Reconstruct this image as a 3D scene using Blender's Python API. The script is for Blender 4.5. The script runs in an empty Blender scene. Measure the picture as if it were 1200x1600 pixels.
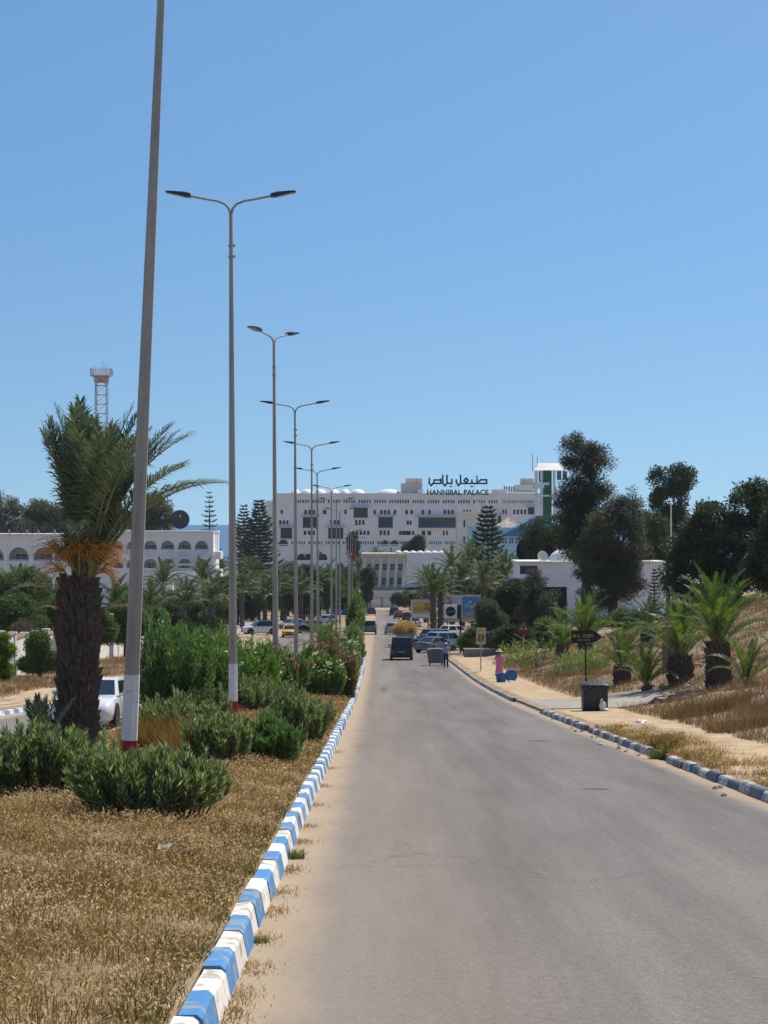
import bpy, bmesh, math, random
import numpy as np
from mathutils import Vector, Matrix

# ---------------------------------------------------------------- camera, sky, sun, exposure
scene = bpy.context.scene
COL = scene.collection
F = 3200.0            # focal length in photo pixels (photo 1200 x 1600)
VX, VY = 591.0, 819.0 # road's vanishing column, horizon row
CAMH = 2.2
cam_d = bpy.data.cameras.new('camera'); cam = bpy.data.objects.new('camera', cam_d); COL.objects.link(cam)
cam.location = (0, 0, CAMH); cam.rotation_euler = (math.radians(90), 0, 0)
cam_d.sensor_fit = 'HORIZONTAL'; cam_d.sensor_width = 36.0; cam_d.lens = 36.0 * F / 1200.0
cam_d.shift_x = (600 - VX) / 1200.0; cam_d.shift_y = (VY - 800) / 1200.0
cam_d.clip_start = 0.1; cam_d.clip_end = 80000.0
scene.camera = cam
SKY_0, SKY_K = 0.215, 1.85
SUN_EL, SUN_AZ = math.radians(58), math.radians(47)   # azimuth from +Y (view direction) towards +X (right)
world = bpy.data.worlds.new('World'); scene.world = world; world.use_nodes = True
wn = world.node_tree; wn.nodes.clear()
w_out = wn.nodes.new('ShaderNodeOutputWorld'); w_bg = wn.nodes.new('ShaderNodeBackground')
w_sky = wn.nodes.new('ShaderNodeTexSky'); w_sky.sky_type = 'NISHITA'; w_sky.sun_disc = False
w_sky.sun_elevation = SUN_EL; w_sky.sun_rotation = SUN_AZ
w_sky.altitude = 0; w_sky.air_density = 1.6; w_sky.dust_density = 0.4; w_sky.ozone_density = 3.0
w_bg.inputs[1].default_value = 0.111
# the clear blue of the photograph starts close above the horizon: look the sky up a little higher than the view ray
w_tc = wn.nodes.new('ShaderNodeTexCoord'); w_sp = wn.nodes.new('ShaderNodeSeparateXYZ'); w_mx = wn.nodes.new('ShaderNodeMath'); w_mx.operation = 'MAXIMUM'; w_mx.inputs[1].default_value = 0.0
w_ma = wn.nodes.new('ShaderNodeMath'); w_ma.operation = 'MULTIPLY_ADD'; w_ma.inputs[1].default_value = SKY_K; w_ma.inputs[2].default_value = SKY_0
w_cb = wn.nodes.new('ShaderNodeCombineXYZ'); w_nm = wn.nodes.new('ShaderNodeVectorMath'); w_nm.operation = 'NORMALIZE'
wn.links.new(w_tc.outputs['Generated'], w_sp.inputs[0]); wn.links.new(w_sp.outputs[2], w_mx.inputs[0]); wn.links.new(w_mx.outputs[0], w_ma.inputs[0])
wn.links.new(w_sp.outputs[0], w_cb.inputs[0]); wn.links.new(w_sp.outputs[1], w_cb.inputs[1]); wn.links.new(w_ma.outputs[0], w_cb.inputs[2]); wn.links.new(w_cb.outputs[0], w_nm.inputs[0]); wn.links.new(w_nm.outputs[0], w_sky.inputs[0])
w_hs = wn.nodes.new('ShaderNodeHueSaturation'); w_hs.inputs['Saturation'].default_value = 1.23
wn.links.new(w_sky.outputs[0], w_hs.inputs['Color']); wn.links.new(w_hs.outputs[0], w_bg.inputs[0]); wn.links.new(w_bg.outputs[0], w_out.inputs[0])
sun_d = bpy.data.lights.new('sun', 'SUN'); sun_o = bpy.data.objects.new('sun', sun_d); COL.objects.link(sun_o)
sun_d.energy = 4.5; sun_d.angle = math.radians(0.5); sun_d.color = (1.0, 0.915, 0.79)
sdir = Vector((math.sin(SUN_AZ)*math.cos(SUN_EL), math.cos(SUN_AZ)*math.cos(SUN_EL), math.sin(SUN_EL)))
sun_o.rotation_euler = sdir.to_track_quat('Z', 'Y').to_euler(); sun_o.location = sdir * 200
vs = scene.view_settings
vs.view_transform = 'Standard'; vs.look = 'None'; vs.gamma = 1.0; vs.use_curve_mapping = False; vs.exposure = 0.12

# ---------------------------------------------------------------- terrain functions
_dp = np.array([-60, 0, 40, 85, 115, 145, 165, 210, 258, 330, 403, 470, 600, 900, 1200], float)
_vp = np.array([-1.5, 2.2, 4.66, 7.42, 8.98, 10.2, 10.95, 12.45, 13.95, 16.05, 17.95, 19.3, 20.5, 23.0, 25.0])
_dg = np.arange(-60, 1201, 1.0); _vg = np.interp(_dg, _dp, _vp)
_pad = np.concatenate([_vg[0] - (np.arange(12, 0, -1)) * (_vg[1]-_vg[0]), _vg, _vg[-1] + np.arange(1, 13) * (_vg[-1]-_vg[-2])])
_vg = np.convolve(_pad, np.ones(25)/25, mode='valid')
def drop(d): return np.interp(d, _dg, _vg)
def road_z(d): return CAMH - drop(d)
def slope(d): return (road_z(d+1) - road_z(d-1)) / 2
def cs(d): return np.interp(d, [-60, 150, 200, 258, 400, 600, 1200], [0, 0, -0.35, -1.1, -2.3, -3.5, -4])
_ox = [-600, -120, -60, -21, -16, -12.76, -12.75, -6.75, -6.74, -5.5, -4, -2.4, -1.13, -1.12, 5.76, 5.77, 8.4, 9.5, 12.4, 16, 21, 30, 60, 600]
_oz = [3, 1.5, .6, .45, .22, .13, -.04, -.04, .15, .30, .36, .30, .165, -.04, -.04, .11, .14, .35, 1.0, 2.3, 4.2, 5.5, 6.5, 8]
def gz(X, d):
    X = np.asarray(X, float); d = np.asarray(d, float)
    x = X - cs(d)
    o = np.interp(x, _ox, _oz)
    k = np.interp(d, [-60, 30, 135, 175, 260, 350, 500], [1, 1, 1, .62, .4, .2, .1])
    dip = 1 - .72*np.clip(1 - np.abs(d - 78.5)/10.5, 0, 1)**.5 * np.clip((14 - x)/4, 0, 1)
    nz = (.10*np.sin(x*1.1 + d*.21) + .08*np.sin(x*.43 - d*.5 + 1.7) + .06*np.sin(x*1.9+d*.83)) * np.clip((x - 8.6)/2.5, 0, 1)
    o = np.where(x > 8.4, .14 + (o - .14 + nz)*k*dip, o)
    o = np.where(x < -14, o + .08*np.sin(x*.9 + d*.3), o)
    return road_z(d) + o
def at(px, d): return (px - VX) / F * d      # photo column -> X at depth d
def ppm(d): return F / d

# ---------------------------------------------------------------- helpers
def link(name, me, mats=None, parent=None, loc=(0,0,0), rot=(0,0,0), scale=(1,1,1)):
    o = bpy.data.objects.new(name, me); COL.objects.link(o)
    if me is not None and mats is not None and len(me.materials) == 0:
        for m in (mats if isinstance(mats, (list, tuple)) else [mats]): me.materials.append(m)
    o.location = loc; o.rotation_euler = rot; o.scale = scale
    if parent is not None: o.parent = parent
    return o
def tag(o, label, cat, group=None):
    o['label'] = label; o['category'] = cat
    if group: o['group'] = group
    return o
def thing(name, label, cat, loc=(0,0,0), rot=(0,0,0), group=None, scale=(1,1,1)):
    o = link(name, None, None, None, loc, rot, scale); o.empty_display_size = .2
    return tag(o, label, cat, group)
def struct(o): o['kind'] = 'structure'; return o
def mesh_np(name, V, faces, smooth=False, midx=None):
    """V (n,3); faces: array (m,k) or list of such arrays"""
    if not isinstance(faces, list): faces = [faces]
    faces = [np.asarray(f, np.int32) for f in faces if len(f)]
    me = bpy.data.meshes.new(name); V = np.asarray(V, np.float32)
    me.vertices.add(len(V)); me.vertices.foreach_set('co', V.ravel())
    lt = np.concatenate([np.full(len(f), f.shape[1], np.int32) for f in faces])
    li = np.concatenate([f.ravel() for f in faces])
    me.loops.add(len(li)); me.loops.foreach_set('vertex_index', li)
    me.polygons.add(len(lt)); ls = np.concatenate([[0], np.cumsum(lt)[:-1]]).astype(np.int32)
    me.polygons.foreach_set('loop_start', ls)
    if midx is not None: me.polygons.foreach_set('material_index', np.asarray(midx, np.int32))
    me.update(calc_edges=True); me.validate()
    me.polygons.foreach_set('use_smooth', np.full(len(me.polygons), bool(smooth)))
    return me
class MB:
    def __init__(s): s.v = []; s.f = []
    def add(s, vs_, fs_):
        n = len(s.v); s.v += [tuple(map(float, p)) for p in vs_]; s.f += [tuple(i+n for i in f) for f in fs_]; return s
    def box(s, x0, x1, y0, y1, z0, z1):
        return s.add([(x0,y0,z0),(x1,y0,z0),(x1,y1,z0),(x0,y1,z0),(x0,y0,z1),(x1,y0,z1),(x1,y1,z1),(x0,y1,z1)],
                     [(0,3,2,1),(4,5,6,7),(0,1,5,4),(1,2,6,5),(2,3,7,6),(3,0,4,7)])
    def quad(s, a, b, c, d): return s.add([a,b,c,d], [(0,1,2,3)])
    def frame(s, p0, p1):
        t = (Vector(p1)-Vector(p0)).normalized(); u = t.cross(Vector((0,0,1)))
        if u.length < 1e-4: u = t.cross(Vector((0,1,0)))
        u.normalize(); return u, t.cross(u).normalized()
    def tube(s, pts, rad, n=8, cap=True, phase=0.0):
        if not hasattr(rad, '__len__'): rad = [rad]*len(pts)
        pts = [Vector(p) for p in pts]; vs_ = []; fs_ = []
        u, w = s.frame(pts[0], pts[min(1, len(pts)-1)])
        for i, p in enumerate(pts):
            t = (pts[min(i+1, len(pts)-1)] - pts[max(i-1, 0)]).normalized()
            u = (u - t*u.dot(t)).normalized(); w = t.cross(u)
            for k in range(n):
                a = 2*math.pi*k/n + phase; vs_.append(p + (u*math.cos(a) + w*math.sin(a))*rad[i])
        for i in range(len(pts)-1):
            for k in range(n):
                a = i*n+k; b = i*n+(k+1)%n; fs_.append((a, b, b+n, a+n))
        if cap: fs_ += [tuple(range(n-1, -1, -1)), tuple(range((len(pts)-1)*n, len(pts)*n))]
        return s.add(vs_, fs_)
    def lathe(s, prof, n=16, c=(0,0,0), sx=1, sy=1):
        vs_ = []; fs_ = []
        for r, z in prof:
            for k in range(n):
                a = 2*math.pi*k/n; vs_.append((c[0]+r*sx*math.cos(a), c[1]+r*sy*math.sin(a), c[2]+z))
        for i in range(len(prof)-1):
            for k in range(n):
                a = i*n+k; b = i*n+(k+1)%n; fs_.append((a, b, b+n, a+n))
        fs_ += [tuple(range(n-1, -1, -1)), tuple(range((len(prof)-1)*n, len(prof)*n))]
        return s.add(vs_, fs_)
    def ell(s, c, r, n=10, m=6, noise=0, rng=None):
        prof = [(max(math.sin(math.pi*i/m), .02), -math.cos(math.pi*i/m)) for i in range(m+1)]
        k0 = len(s.v); s.lathe([(p[0], p[1]) for p in prof], n)
        for i in range(k0, len(s.v)):
            x, y, z = s.v[i]; q = 1 + (rng.uniform(-noise, noise) if noise else 0)
            s.v[i] = (c[0]+x*r[0]*q, c[1]+y*r[1]*q, c[2]+z*r[2]*q)
        return s
    def prism(s, poly, y0, y1):      # poly in XZ, extruded along Y
        n = len(poly)
        return s.add([(x, y0, z) for x, z in poly] + [(x, y1, z) for x, z in poly],
                     [tuple(range(n)), tuple(range(2*n-1, n-1, -1))] + [(i, i+n, (i+1)%n+n, (i+1)%n) for i in range(n)])
    def mesh(s, name, smooth=False, bevel=0):
        me = bpy.data.meshes.new(name); me.from_pydata(s.v, [], s.f)
        bm = bmesh.new(); bm.from_mesh(me); bmesh.ops.recalc_face_normals(bm, faces=bm.faces)
        if bevel: bmesh.ops.bevel(bm, geom=list(bm.edges), offset=bevel, segments=1, affect='EDGES', clamp_overlap=True)
        bm.to_mesh(me); bm.free()
        if smooth:
            me.polygons.foreach_set('use_smooth', np.ones(len(me.polygons), bool)); me.set_sharp_from_angle(angle=math.radians(42))
        return me
    def build(s, name, m, parent=None, smooth=False, bevel=0, loc=(0,0,0), rot=(0,0,0), scale=(1,1,1)):
        return link(name, s.mesh(name, smooth, bevel), m, parent, loc, rot, scale)
def copy_tree(o, parent=None, loc=None, rot=None, scale=None):
    c = o.copy(); COL.objects.link(c); c.parent = parent
    if loc is not None: c.location = loc
    if rot is not None: c.rotation_euler = rot
    if scale is not None: c.scale = scale
    for ch in KIDS(o): copy_tree(ch, c)
    return c
def KIDS(o): return list(o.children)

# ---------------------------------------------------------------- materials
def lin(r, g, b):
    f = lambda c: (c/255)/12.92 if c <= 10 else ((c/255+.055)/1.055)**2.4
    return (f(r), f(g), f(b))
def nt(name):
    m = bpy.data.materials.new(name); m.use_nodes = True; t = m.node_tree; return m, t, t.nodes['Principled BSDF'], t.links.new
def pm(name, c1, c2=None, scale=6, rough=.8, bump=0, metal=0, detail=4, spec=.3, coord='Object', stretch=(1,1,1), lo=.35, hi=.65):
    m, t, b, L = nt(name); N = t.nodes.new
    b.inputs['Roughness'].default_value = rough; b.inputs['Metallic'].default_value = metal; b.inputs['Specular IOR Level'].default_value = spec
    if c2 is None: c2 = tuple(x*.82 for x in c1)
    tc = N('ShaderNodeTexCoord'); mp = N('ShaderNodeMapping'); mp.inputs['Scale'].default_value = stretch
    no = N('ShaderNodeTexNoise'); no.inputs['Scale'].default_value = scale; no.inputs['Detail'].default_value = detail; no.inputs['Roughness'].default_value = .62
    L(tc.outputs[coord], mp.inputs[0]); L(mp.outputs[0], no.inputs[0])
    rp = N('ShaderNodeValToRGB'); rp.color_ramp.elements[0].position = lo; rp.color_ramp.elements[1].position = hi
    rp.color_ramp.elements[0].color = (*c2, 1); rp.color_ramp.elements[1].color = (*c1, 1)
    L(no.outputs[0], rp.inputs[0]); L(rp.outputs[0], b.inputs['Base Color'])
    if bump:
        bp = N('ShaderNodeBump'); bp.inputs['Strength'].default_value = bump; bp.inputs['Distance'].default_value = .02
        L(no.outputs[0], bp.inputs['Height']); L(bp.outputs[0], b.inputs['Normal'])
    return m
def lm(name, ca, cb, trans=.3, cc=None, rough=.5, spec=.35, patch=None):
    """leaf material, colour varies from leaf to leaf; light shines through"""
    m, t, b, L = nt(name); N = t.nodes.new
    g = N('ShaderNodeNewGeometry'); rp = N('ShaderNodeValToRGB')
    rp.color_ramp.elements[0].color = (*ca, 1); rp.color_ramp.elements[1].color = (*cb, 1)
    if cc: e = rp.color_ramp.elements.new(.93); e.color = (*cb, 1); rp.color_ramp.elements[-1].color = (*cc, 1)
    L(g.outputs['Random Per Island'], rp.inputs[0])
    if patch:   # plants of one kind differ from spot to spot
        no = N('ShaderNodeTexNoise'); no.inputs['Scale'].default_value = patch[0]; no.inputs['Detail'].default_value = 5; L(g.outputs['Position'], no.inputs[0])
        mr = N('ShaderNodeMapRange'); mr.inputs[1].default_value = .38; mr.inputs[2].default_value = .62; L(no.outputs[0], mr.inputs[0])
        mm = N('ShaderNodeMix'); mm.data_type = 'RGBA'; mm.blend_type = 'MULTIPLY'; L(mr.outputs[0], mm.inputs[0]); L(rp.outputs[0], mm.inputs[6]); mm.inputs[7].default_value = (*patch[1], 1)
        class _O: outputs = [mm.outputs[2]]
        rp = _O
    L(rp.outputs[0], b.inputs['Base Color'])
    b.inputs['Roughness'].default_value = rough; b.inputs['Specular IOR Level'].default_value = spec
    tr = N('ShaderNodeBsdfTranslucent'); mx = N('ShaderNodeMixShader'); mx.inputs[0].default_value = trans
    hs = N('ShaderNodeHueSaturation'); hs.inputs['Value'].default_value = 1.5; hs.inputs['Saturation'].default_value = 1.25
    L(rp.outputs[0], hs.inputs['Color']); L(hs.outputs[0], tr.inputs[0])
    L(b.outputs[0], mx.inputs[1]); L(tr.outputs[0], mx.inputs[2]); L(mx.outputs[0], t.nodes['Material Output'].inputs[0])
    return m
M = {}
def glassy(name, c, rough=.08):
    m, t, b, L = nt(name); b.inputs['Base Color'].default_value = (*c, 1); b.inputs['Roughness'].default_value = rough; b.inputs['Specular IOR Level'].default_value = .6
    tc = t.nodes.new('ShaderNodeTexCoord'); no = t.nodes.new('ShaderNodeTexNoise'); no.inputs['Scale'].default_value = 1.5
    bp = t.nodes.new('ShaderNodeBump'); bp.inputs['Strength'].default_value = .03
    L(tc.outputs['Object'], no.inputs[0]); L(no.outputs[0], bp.inputs['Height']); L(bp.outputs[0], b.inputs['Normal'])
    return m
def carpaint(name, c, metal=.0, rough=.22):
    m, t, b, L = nt(name); N = t.nodes.new
    tc = N('ShaderNodeTexCoord'); no = N('ShaderNodeTexNoise'); no.inputs['Scale'].default_value = 3; no.inputs['Detail'].default_value = 5
    rp = N('ShaderNodeValToRGB'); dirt = (.32, .26, .19)
    rp.color_ramp.elements[0].color = (*c, 1); rp.color_ramp.elements[1].color = (*[a*.8+q*.2 for a, q in zip(c, dirt)], 1)
    rp.color_ramp.elements[0].position = .45; rp.color_ramp.elements[1].position = .8
    L(tc.outputs['Object'], no.inputs[0]); L(no.outputs[0], rp.inputs[0]); L(rp.outputs[0], b.inputs['Base Color'])
    b.inputs['Metallic'].default_value = metal; b.inputs['Roughness'].default_value = rough; b.inputs['Coat Weight'].default_value = .35; b.inputs['Coat Roughness'].default_value = .06
    return m

# asphalt: sun-bleached, streaked along the driving direction, sand blown along the edges
def asphalt(name, left_edge, right_edge, sandL, sandR):
    m, t, b, L = nt(name); N = t.nodes.new
    def noise(scale, stretch, detail=5, rough=.6):
        mp = N('ShaderNodeMapping'); mp.inputs['Scale'].default_value = stretch
        no = N('ShaderNodeTexNoise'); no.inputs['Scale'].default_value = scale; no.inputs['Detail'].default_value = detail; no.inputs['Roughness'].default_value = rough
        L(geo.outputs['Position'], mp.inputs[0]); L(mp.outputs[0], no.inputs[0]); return no.outputs[0]
    def math_(op, a, c=None, clamp=False):
        q = N('ShaderNodeMath'); q.operation = op; q.use_clamp = clamp
        for i, s in enumerate((a, c)):
            if s is None: continue
            if isinstance(s, (int, float)): q.inputs[i].default_value = s
            else: L(s, q.inputs[i])
        return q.outputs[0]
    def mix(f, a, c, mode='MIX'):
        q = N('ShaderNodeMix'); q.data_type = 'RGBA'; q.blend_type = mode
        for i, s in zip((0, 6, 7), (f, a, c)):
            if isinstance(s, (int, float)): q.inputs[i].default_value = s
            elif isinstance(s, tuple): q.inputs[i].default_value = (*s, 1)
            else: L(s, q.inputs[i])
        return q.outputs[2]
    def ramp(f, p0, p1):
        q = N('ShaderNodeMapRange'); q.interpolation_type = 'SMOOTHSTEP'; L(f, q.inputs[0]); q.inputs[1].default_value = p0; q.inputs[2].default_value = p1; return q.outputs[0]
    geo = N('ShaderNodeNewGeometry'); sx = N('ShaderNodeSeparateXYZ'); L(geo.outputs['Position'], sx.inputs[0])
    grain = noise(55, (1, 1, 1), 3); streak = noise(1.1, (1, .025, 1), 4); blot = noise(.35, (1, .22, 1), 6, .65); pat = noise(3.5, (1, .5, 1), 6, .7)
    col = mix(ramp(streak, .32, .7), (.122, .109, .097), (.198, .176, .155))
    col = mix(math_('MULTIPLY', ramp(blot, .48, .7), .6), col, (.098, .088, .080))
    col = mix(math_('MULTIPLY', ramp(pat, .55, .8), .35), col, (.225, .198, .168))
    col = mix(.55, col, mix(ramp(grain, .3, .72), (.065, .058, .052), (.29, .26, .228)))
    # fine cracks, only here and there
    vo = N('ShaderNodeTexVoronoi'); vo.feature = 'DISTANCE_TO_EDGE'; vo.inputs['Scale'].default_value = .42; mpv = N('ShaderNodeMapping'); mpv.inputs['Scale'].default_value = (1, .55, 0)
    wob = N('ShaderNodeVectorMath'); wob.operation = 'MULTIPLY_ADD'; nw = N('ShaderNodeTexNoise'); nw.inputs['Scale'].default_value = 2.2; nw.inputs['Detail'].default_value = 6; L(geo.outputs['Position'], nw.inputs[0]); L(nw.outputs[1], wob.inputs[0]); wob.inputs[1].default_value = (.7, .7, .7); L(geo.outputs['Position'], wob.inputs[2])
    L(wob.outputs[0], mpv.inputs[0]); L(mpv.outputs[0], vo.inputs[0])
    crack = math_('MULTIPLY', math_('SUBTRACT', 1.0, ramp(vo.outputs[0], .002, .010)), ramp(noise(.16, (1, .5, 1), 3), .52, .62), True)
    col = mix(math_('MULTIPLY', crack, .6), col, (.055, .05, .045))
    stones = noise(17, (1, 1, 1), 4, .75)
    col = mix(.24, col, mix(ramp(stones, .36, .68), (.085, .076, .068), (.275, .245, .212)))
    gm = N('ShaderNodeMapRange'); gm.inputs[1].default_value = .36; gm.inputs[2].default_value = .64; gm.inputs[3].default_value = .84; gm.inputs[4].default_value = 1.20; L(noise(.95, (1, .012, 1), 4, .7), gm.inputs[0])
    gv = N('ShaderNodeCombineXYZ'); [L(gm.outputs[0], gv.inputs[i]) for i in range(3)]
    col = mix(1.0, col, gv.outputs[0], 'MULTIPLY')
    # sand
    edge = math_('ADD', math_('MULTIPLY', math_('SUBTRACT', noise(1.6, (1, .35, 1), 6, .7), .5), 1.3), math_('MULTIPLY', math_('SUBTRACT', grain, .5), .9))
    dl = math_('ADD', math_('SUBTRACT', sx.outputs[0], left_edge), math_('MULTIPLY', edge, sandL*.9))
    dr = math_('ADD', math_('SUBTRACT', right_edge, sx.outputs[0]), math_('MULTIPLY', edge, sandR*.9))
    sl = math_('SUBTRACT', 1.0, ramp(dl, sandL*.25, sandL*1.25)); sr = math_('SUBTRACT', 1.0, ramp(dr, sandR*.2, sandR*1.2))
    sand = math_('MAXIMUM', sl, sr, True)
    far = math_('MULTIPLY', math_('SUBTRACT', 1.0, ramp(math_('SUBTRACT', sx.outputs[0], left_edge), 0.2, 3.4)), .38)
    col = mix(far, col, (.30, .235, .168))
    col = mix(math_('MULTIPLY', sand, .85), col, mix(grain, (.34, .25, .16), (.50, .38, .25)))
    L(col, b.inputs['Base Color']); b.inputs['Roughness'].default_value = .85; b.inputs['Specular IOR Level'].default_value = .25
    bp = N('ShaderNodeBump'); bp.inputs['Strength'].default_value = .5; bp.inputs['Distance'].default_value = .008
    L(grain, bp.inputs['Height']); L(bp.outputs[0], b.inputs['Normal'])
    return m
M['asphalt'] = asphalt('bleached asphalt', -.94, 5.6, .52, .4)
M['asphaltL'] = asphalt('asphalt of the other carriageway', -12.6, -6.9, .7, .6)
M['soil'] = pm('dry earth and straw', (.40, .30, .19), (.22, .16, .092), .55, .95, .5, detail=9, spec=.1)
M['sand'] = pm('sandy paving', (.55, .41, .255), (.33, .235, .145), 1.6, .95, .5, detail=12, spec=.1, lo=.32, hi=.62, stretch=(1, .6, 1))
M['apron'] = pm('dusty concrete', (.40, .35, .29), (.30, .26, .21), .8, .9, .3, detail=8, spec=.15)
def kerbmat(name, paint, wear, thr):
    m, t, b, L = nt(name); N = t.nodes.new
    tc = N('ShaderNodeTexCoord'); oi = N('ShaderNodeObjectInfo'); ad = N('ShaderNodeVectorMath'); L(tc.outputs['Object'], ad.inputs[0]); L(oi.outputs['Random'], ad.inputs[1])
    sc = N('ShaderNodeVectorMath'); sc.operation = 'SCALE'; sc.inputs[3].default_value = 37; L(oi.outputs['Random'], sc.inputs[0]); L(sc.outputs[0], ad.inputs[1])
    no = N('ShaderNodeTexNoise'); no.inputs['Scale'].default_value = 5; no.inputs['Detail'].default_value = 9; no.inputs['Roughness'].default_value = .7; L(ad.outputs[0], no.inputs[0])
    rp = N('ShaderNodeValToRGB'); e = rp.color_ramp.elements
    e[0].position = thr; e[1].position = thr+.06; e[0].color = (*wear, 1); e[1].color = (*paint, 1)
    hv = N('ShaderNodeHueSaturation'); mr = N('ShaderNodeMapRange'); mr.inputs[3].default_value = .84; mr.inputs[4].default_value = 1.04; L(oi.outputs['Random'], mr.inputs[0]); L(mr.outputs[0], hv.inputs['Value'])
    L(no.outputs[0], rp.inputs[0]); L(rp.outputs[0], hv.inputs['Color']); L(hv.outputs[0], b.inputs['Base Color']); b.inputs['Roughness'].default_value = .7
    bp = N('ShaderNodeBump'); bp.inputs['Strength'].default_value = .35; bp.inputs['Distance'].default_value = .01; L(no.outputs[0], bp.inputs['Height']); L(bp.outputs[0], b.inputs['Normal'])
    return m
M['kw'] = kerbmat('white kerb paint', (.80, .77, .70), (.46, .39, .30), .42)
M['kb'] = kerbmat('blue kerb paint', (.065, .245, .52), (.27, .33, .37), .42)
M['kw2'] = kerbmat('worn white kerb paint', (.62, .59, .52), (.26, .23, .19), .47)
M['kb2'] = kerbmat('worn dark blue kerb paint', (.05, .115, .20), (.20, .18, .155), .48)
M['kerbbase'] = pm('kerb footing', (.36, .31, .25), None, 3, .95)
# ================================================================ SETTING
rows = np.concatenate([np.arange(-30, 140, 1.0), np.arange(140, 500, 4.0), np.arange(500, 1001, 25.0)])
cols = np.array(sorted(set([-600, -300, -160, -120, -90, -70, -60, -50, -42, -35, -30, -25, -21, -18.5, -16, -14.5, -13.4, -12.76, -12.75, -9.5, -6.75, -6.74, -6.2, -5.5, -4.7, -4,
    -3.2, -2.4, -1.7, -1.13, -1.12, 2, 5.76, 5.77, 6.4, 7.1, 7.8, 8.4] + [round(8.4+i*.55, 2) for i in range(1, 40)] + [31, 33, 36, 40, 46, 53, 60, 75, 100, 160, 300, 600])))
CC, RR = np.meshgrid(cols, rows); XX = CC + cs(RR); ZZ = gz(XX, RR)
nc = len(cols); nr = len(rows)
idx = np.arange(nr*nc).reshape(nr, nc)
quads = np.stack([idx[:-1, :-1], idx[:-1, 1:], idx[1:, 1:], idx[1:, :-1]], -1).reshape(-1, 4)
struct(link('ground', mesh_np('ground', np.stack([XX, RR, ZZ], -1).reshape(-1, 3), quads, smooth=False), M['soil']))
def strip(name, m, x0, x1, d0, d1, dz, step=1.0, nx=6, rel_ground=False, jag=0, seed=0):
    rng = np.random.default_rng(seed)
    ds = np.arange(d0, d1+.01, step); xs = np.linspace(x0, x1, nx)
    A, B = np.meshgrid(xs, ds); A = A.copy()
    if jag: A[:, -1] += rng.normal(0, jag, len(ds)); A[:, -1] = np.convolve(np.pad(A[:, -1], 1, mode='edge'), [.25, .5, .25], 'valid')
    X = A + cs(B); Z = (gz(X, B) if rel_ground else road_z(B)) + dz
    i = np.arange(len(ds)*nx).reshape(len(ds), nx)
    q = np.stack([i[:-1, :-1], i[:-1, 1:], i[1:, 1:], i[1:, :-1]], -1).reshape(-1, 4)
    return struct(link(name, mesh_np(name, np.stack([X, B, Z], -1).reshape(-1, 3), q), m))
strip('road', M['asphalt'], -.96, 5.62, -30, 470, 0)
strip('road', M['asphaltL'], -12.62, -6.88, -30, 470, 0)
strip('pavement', M['sand'], 5.75, 8.5, -30, 72, .012, 1.0, 7, True, .18, 1)
strip('pavement', M['sand'], 5.75, 8.7, 85, 175, .012, 1.0, 7, True, .15, 2)
strip('path', M['sand'], -16.4, -12.72, -30, 230, .012, 1.0, 6, True, 0, 3)
strip('driveway', M['apron'], 5.62, 11.2, 72, 85, .03, .5, 12, True, 0, 4)
strip('parking_area', M['apron'], -34, -12.7, 236, 345, .05, 4.0, 14, True, 0, 6)
# cross street where the road ends
strip('road', M['asphaltL'], -40, 45, 452, 474, .02, 2.0, 30)
# dark tar patches and seams in the asphalt
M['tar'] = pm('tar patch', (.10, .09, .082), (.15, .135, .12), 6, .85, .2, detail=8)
rngp = np.random.default_rng(5)
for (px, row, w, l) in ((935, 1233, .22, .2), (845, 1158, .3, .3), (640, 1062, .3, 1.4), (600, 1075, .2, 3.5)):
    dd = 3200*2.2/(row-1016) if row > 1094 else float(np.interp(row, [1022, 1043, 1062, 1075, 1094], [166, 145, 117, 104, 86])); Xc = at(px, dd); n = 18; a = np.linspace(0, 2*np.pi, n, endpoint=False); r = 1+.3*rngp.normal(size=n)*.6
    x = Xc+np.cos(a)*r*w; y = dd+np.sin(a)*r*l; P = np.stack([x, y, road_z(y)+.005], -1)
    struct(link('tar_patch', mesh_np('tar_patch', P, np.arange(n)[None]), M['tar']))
# the sea behind everything
m, t, b, L = nt('sea water'); b.inputs['Base Color'].default_value = (.012, .06, .16, 1); b.inputs['Roughness'].default_value = .25
no = t.nodes.new('ShaderNodeTexNoise'); no.inputs['Scale'].default_value = .05; no.inputs['Detail'].default_value = 6; tc = t.nodes.new('ShaderNodeTexCoord'); bp = t.nodes.new('ShaderNodeBump'); bp.inputs['Strength'].default_value = .6; bp.inputs['Distance'].default_value = 1
L(tc.outputs['Object'], no.inputs[0]); L(no.outputs[0], bp.inputs['Height']); L(bp.outputs[0], b.inputs['Normal'])
sea = MB(); sea.quad((-40000, 950, -23.6), (40000, 950, -23.6), (40000, 60000, -23.6), (-40000, 60000, -23.6))
struct(sea.build('sea', m))

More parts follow.
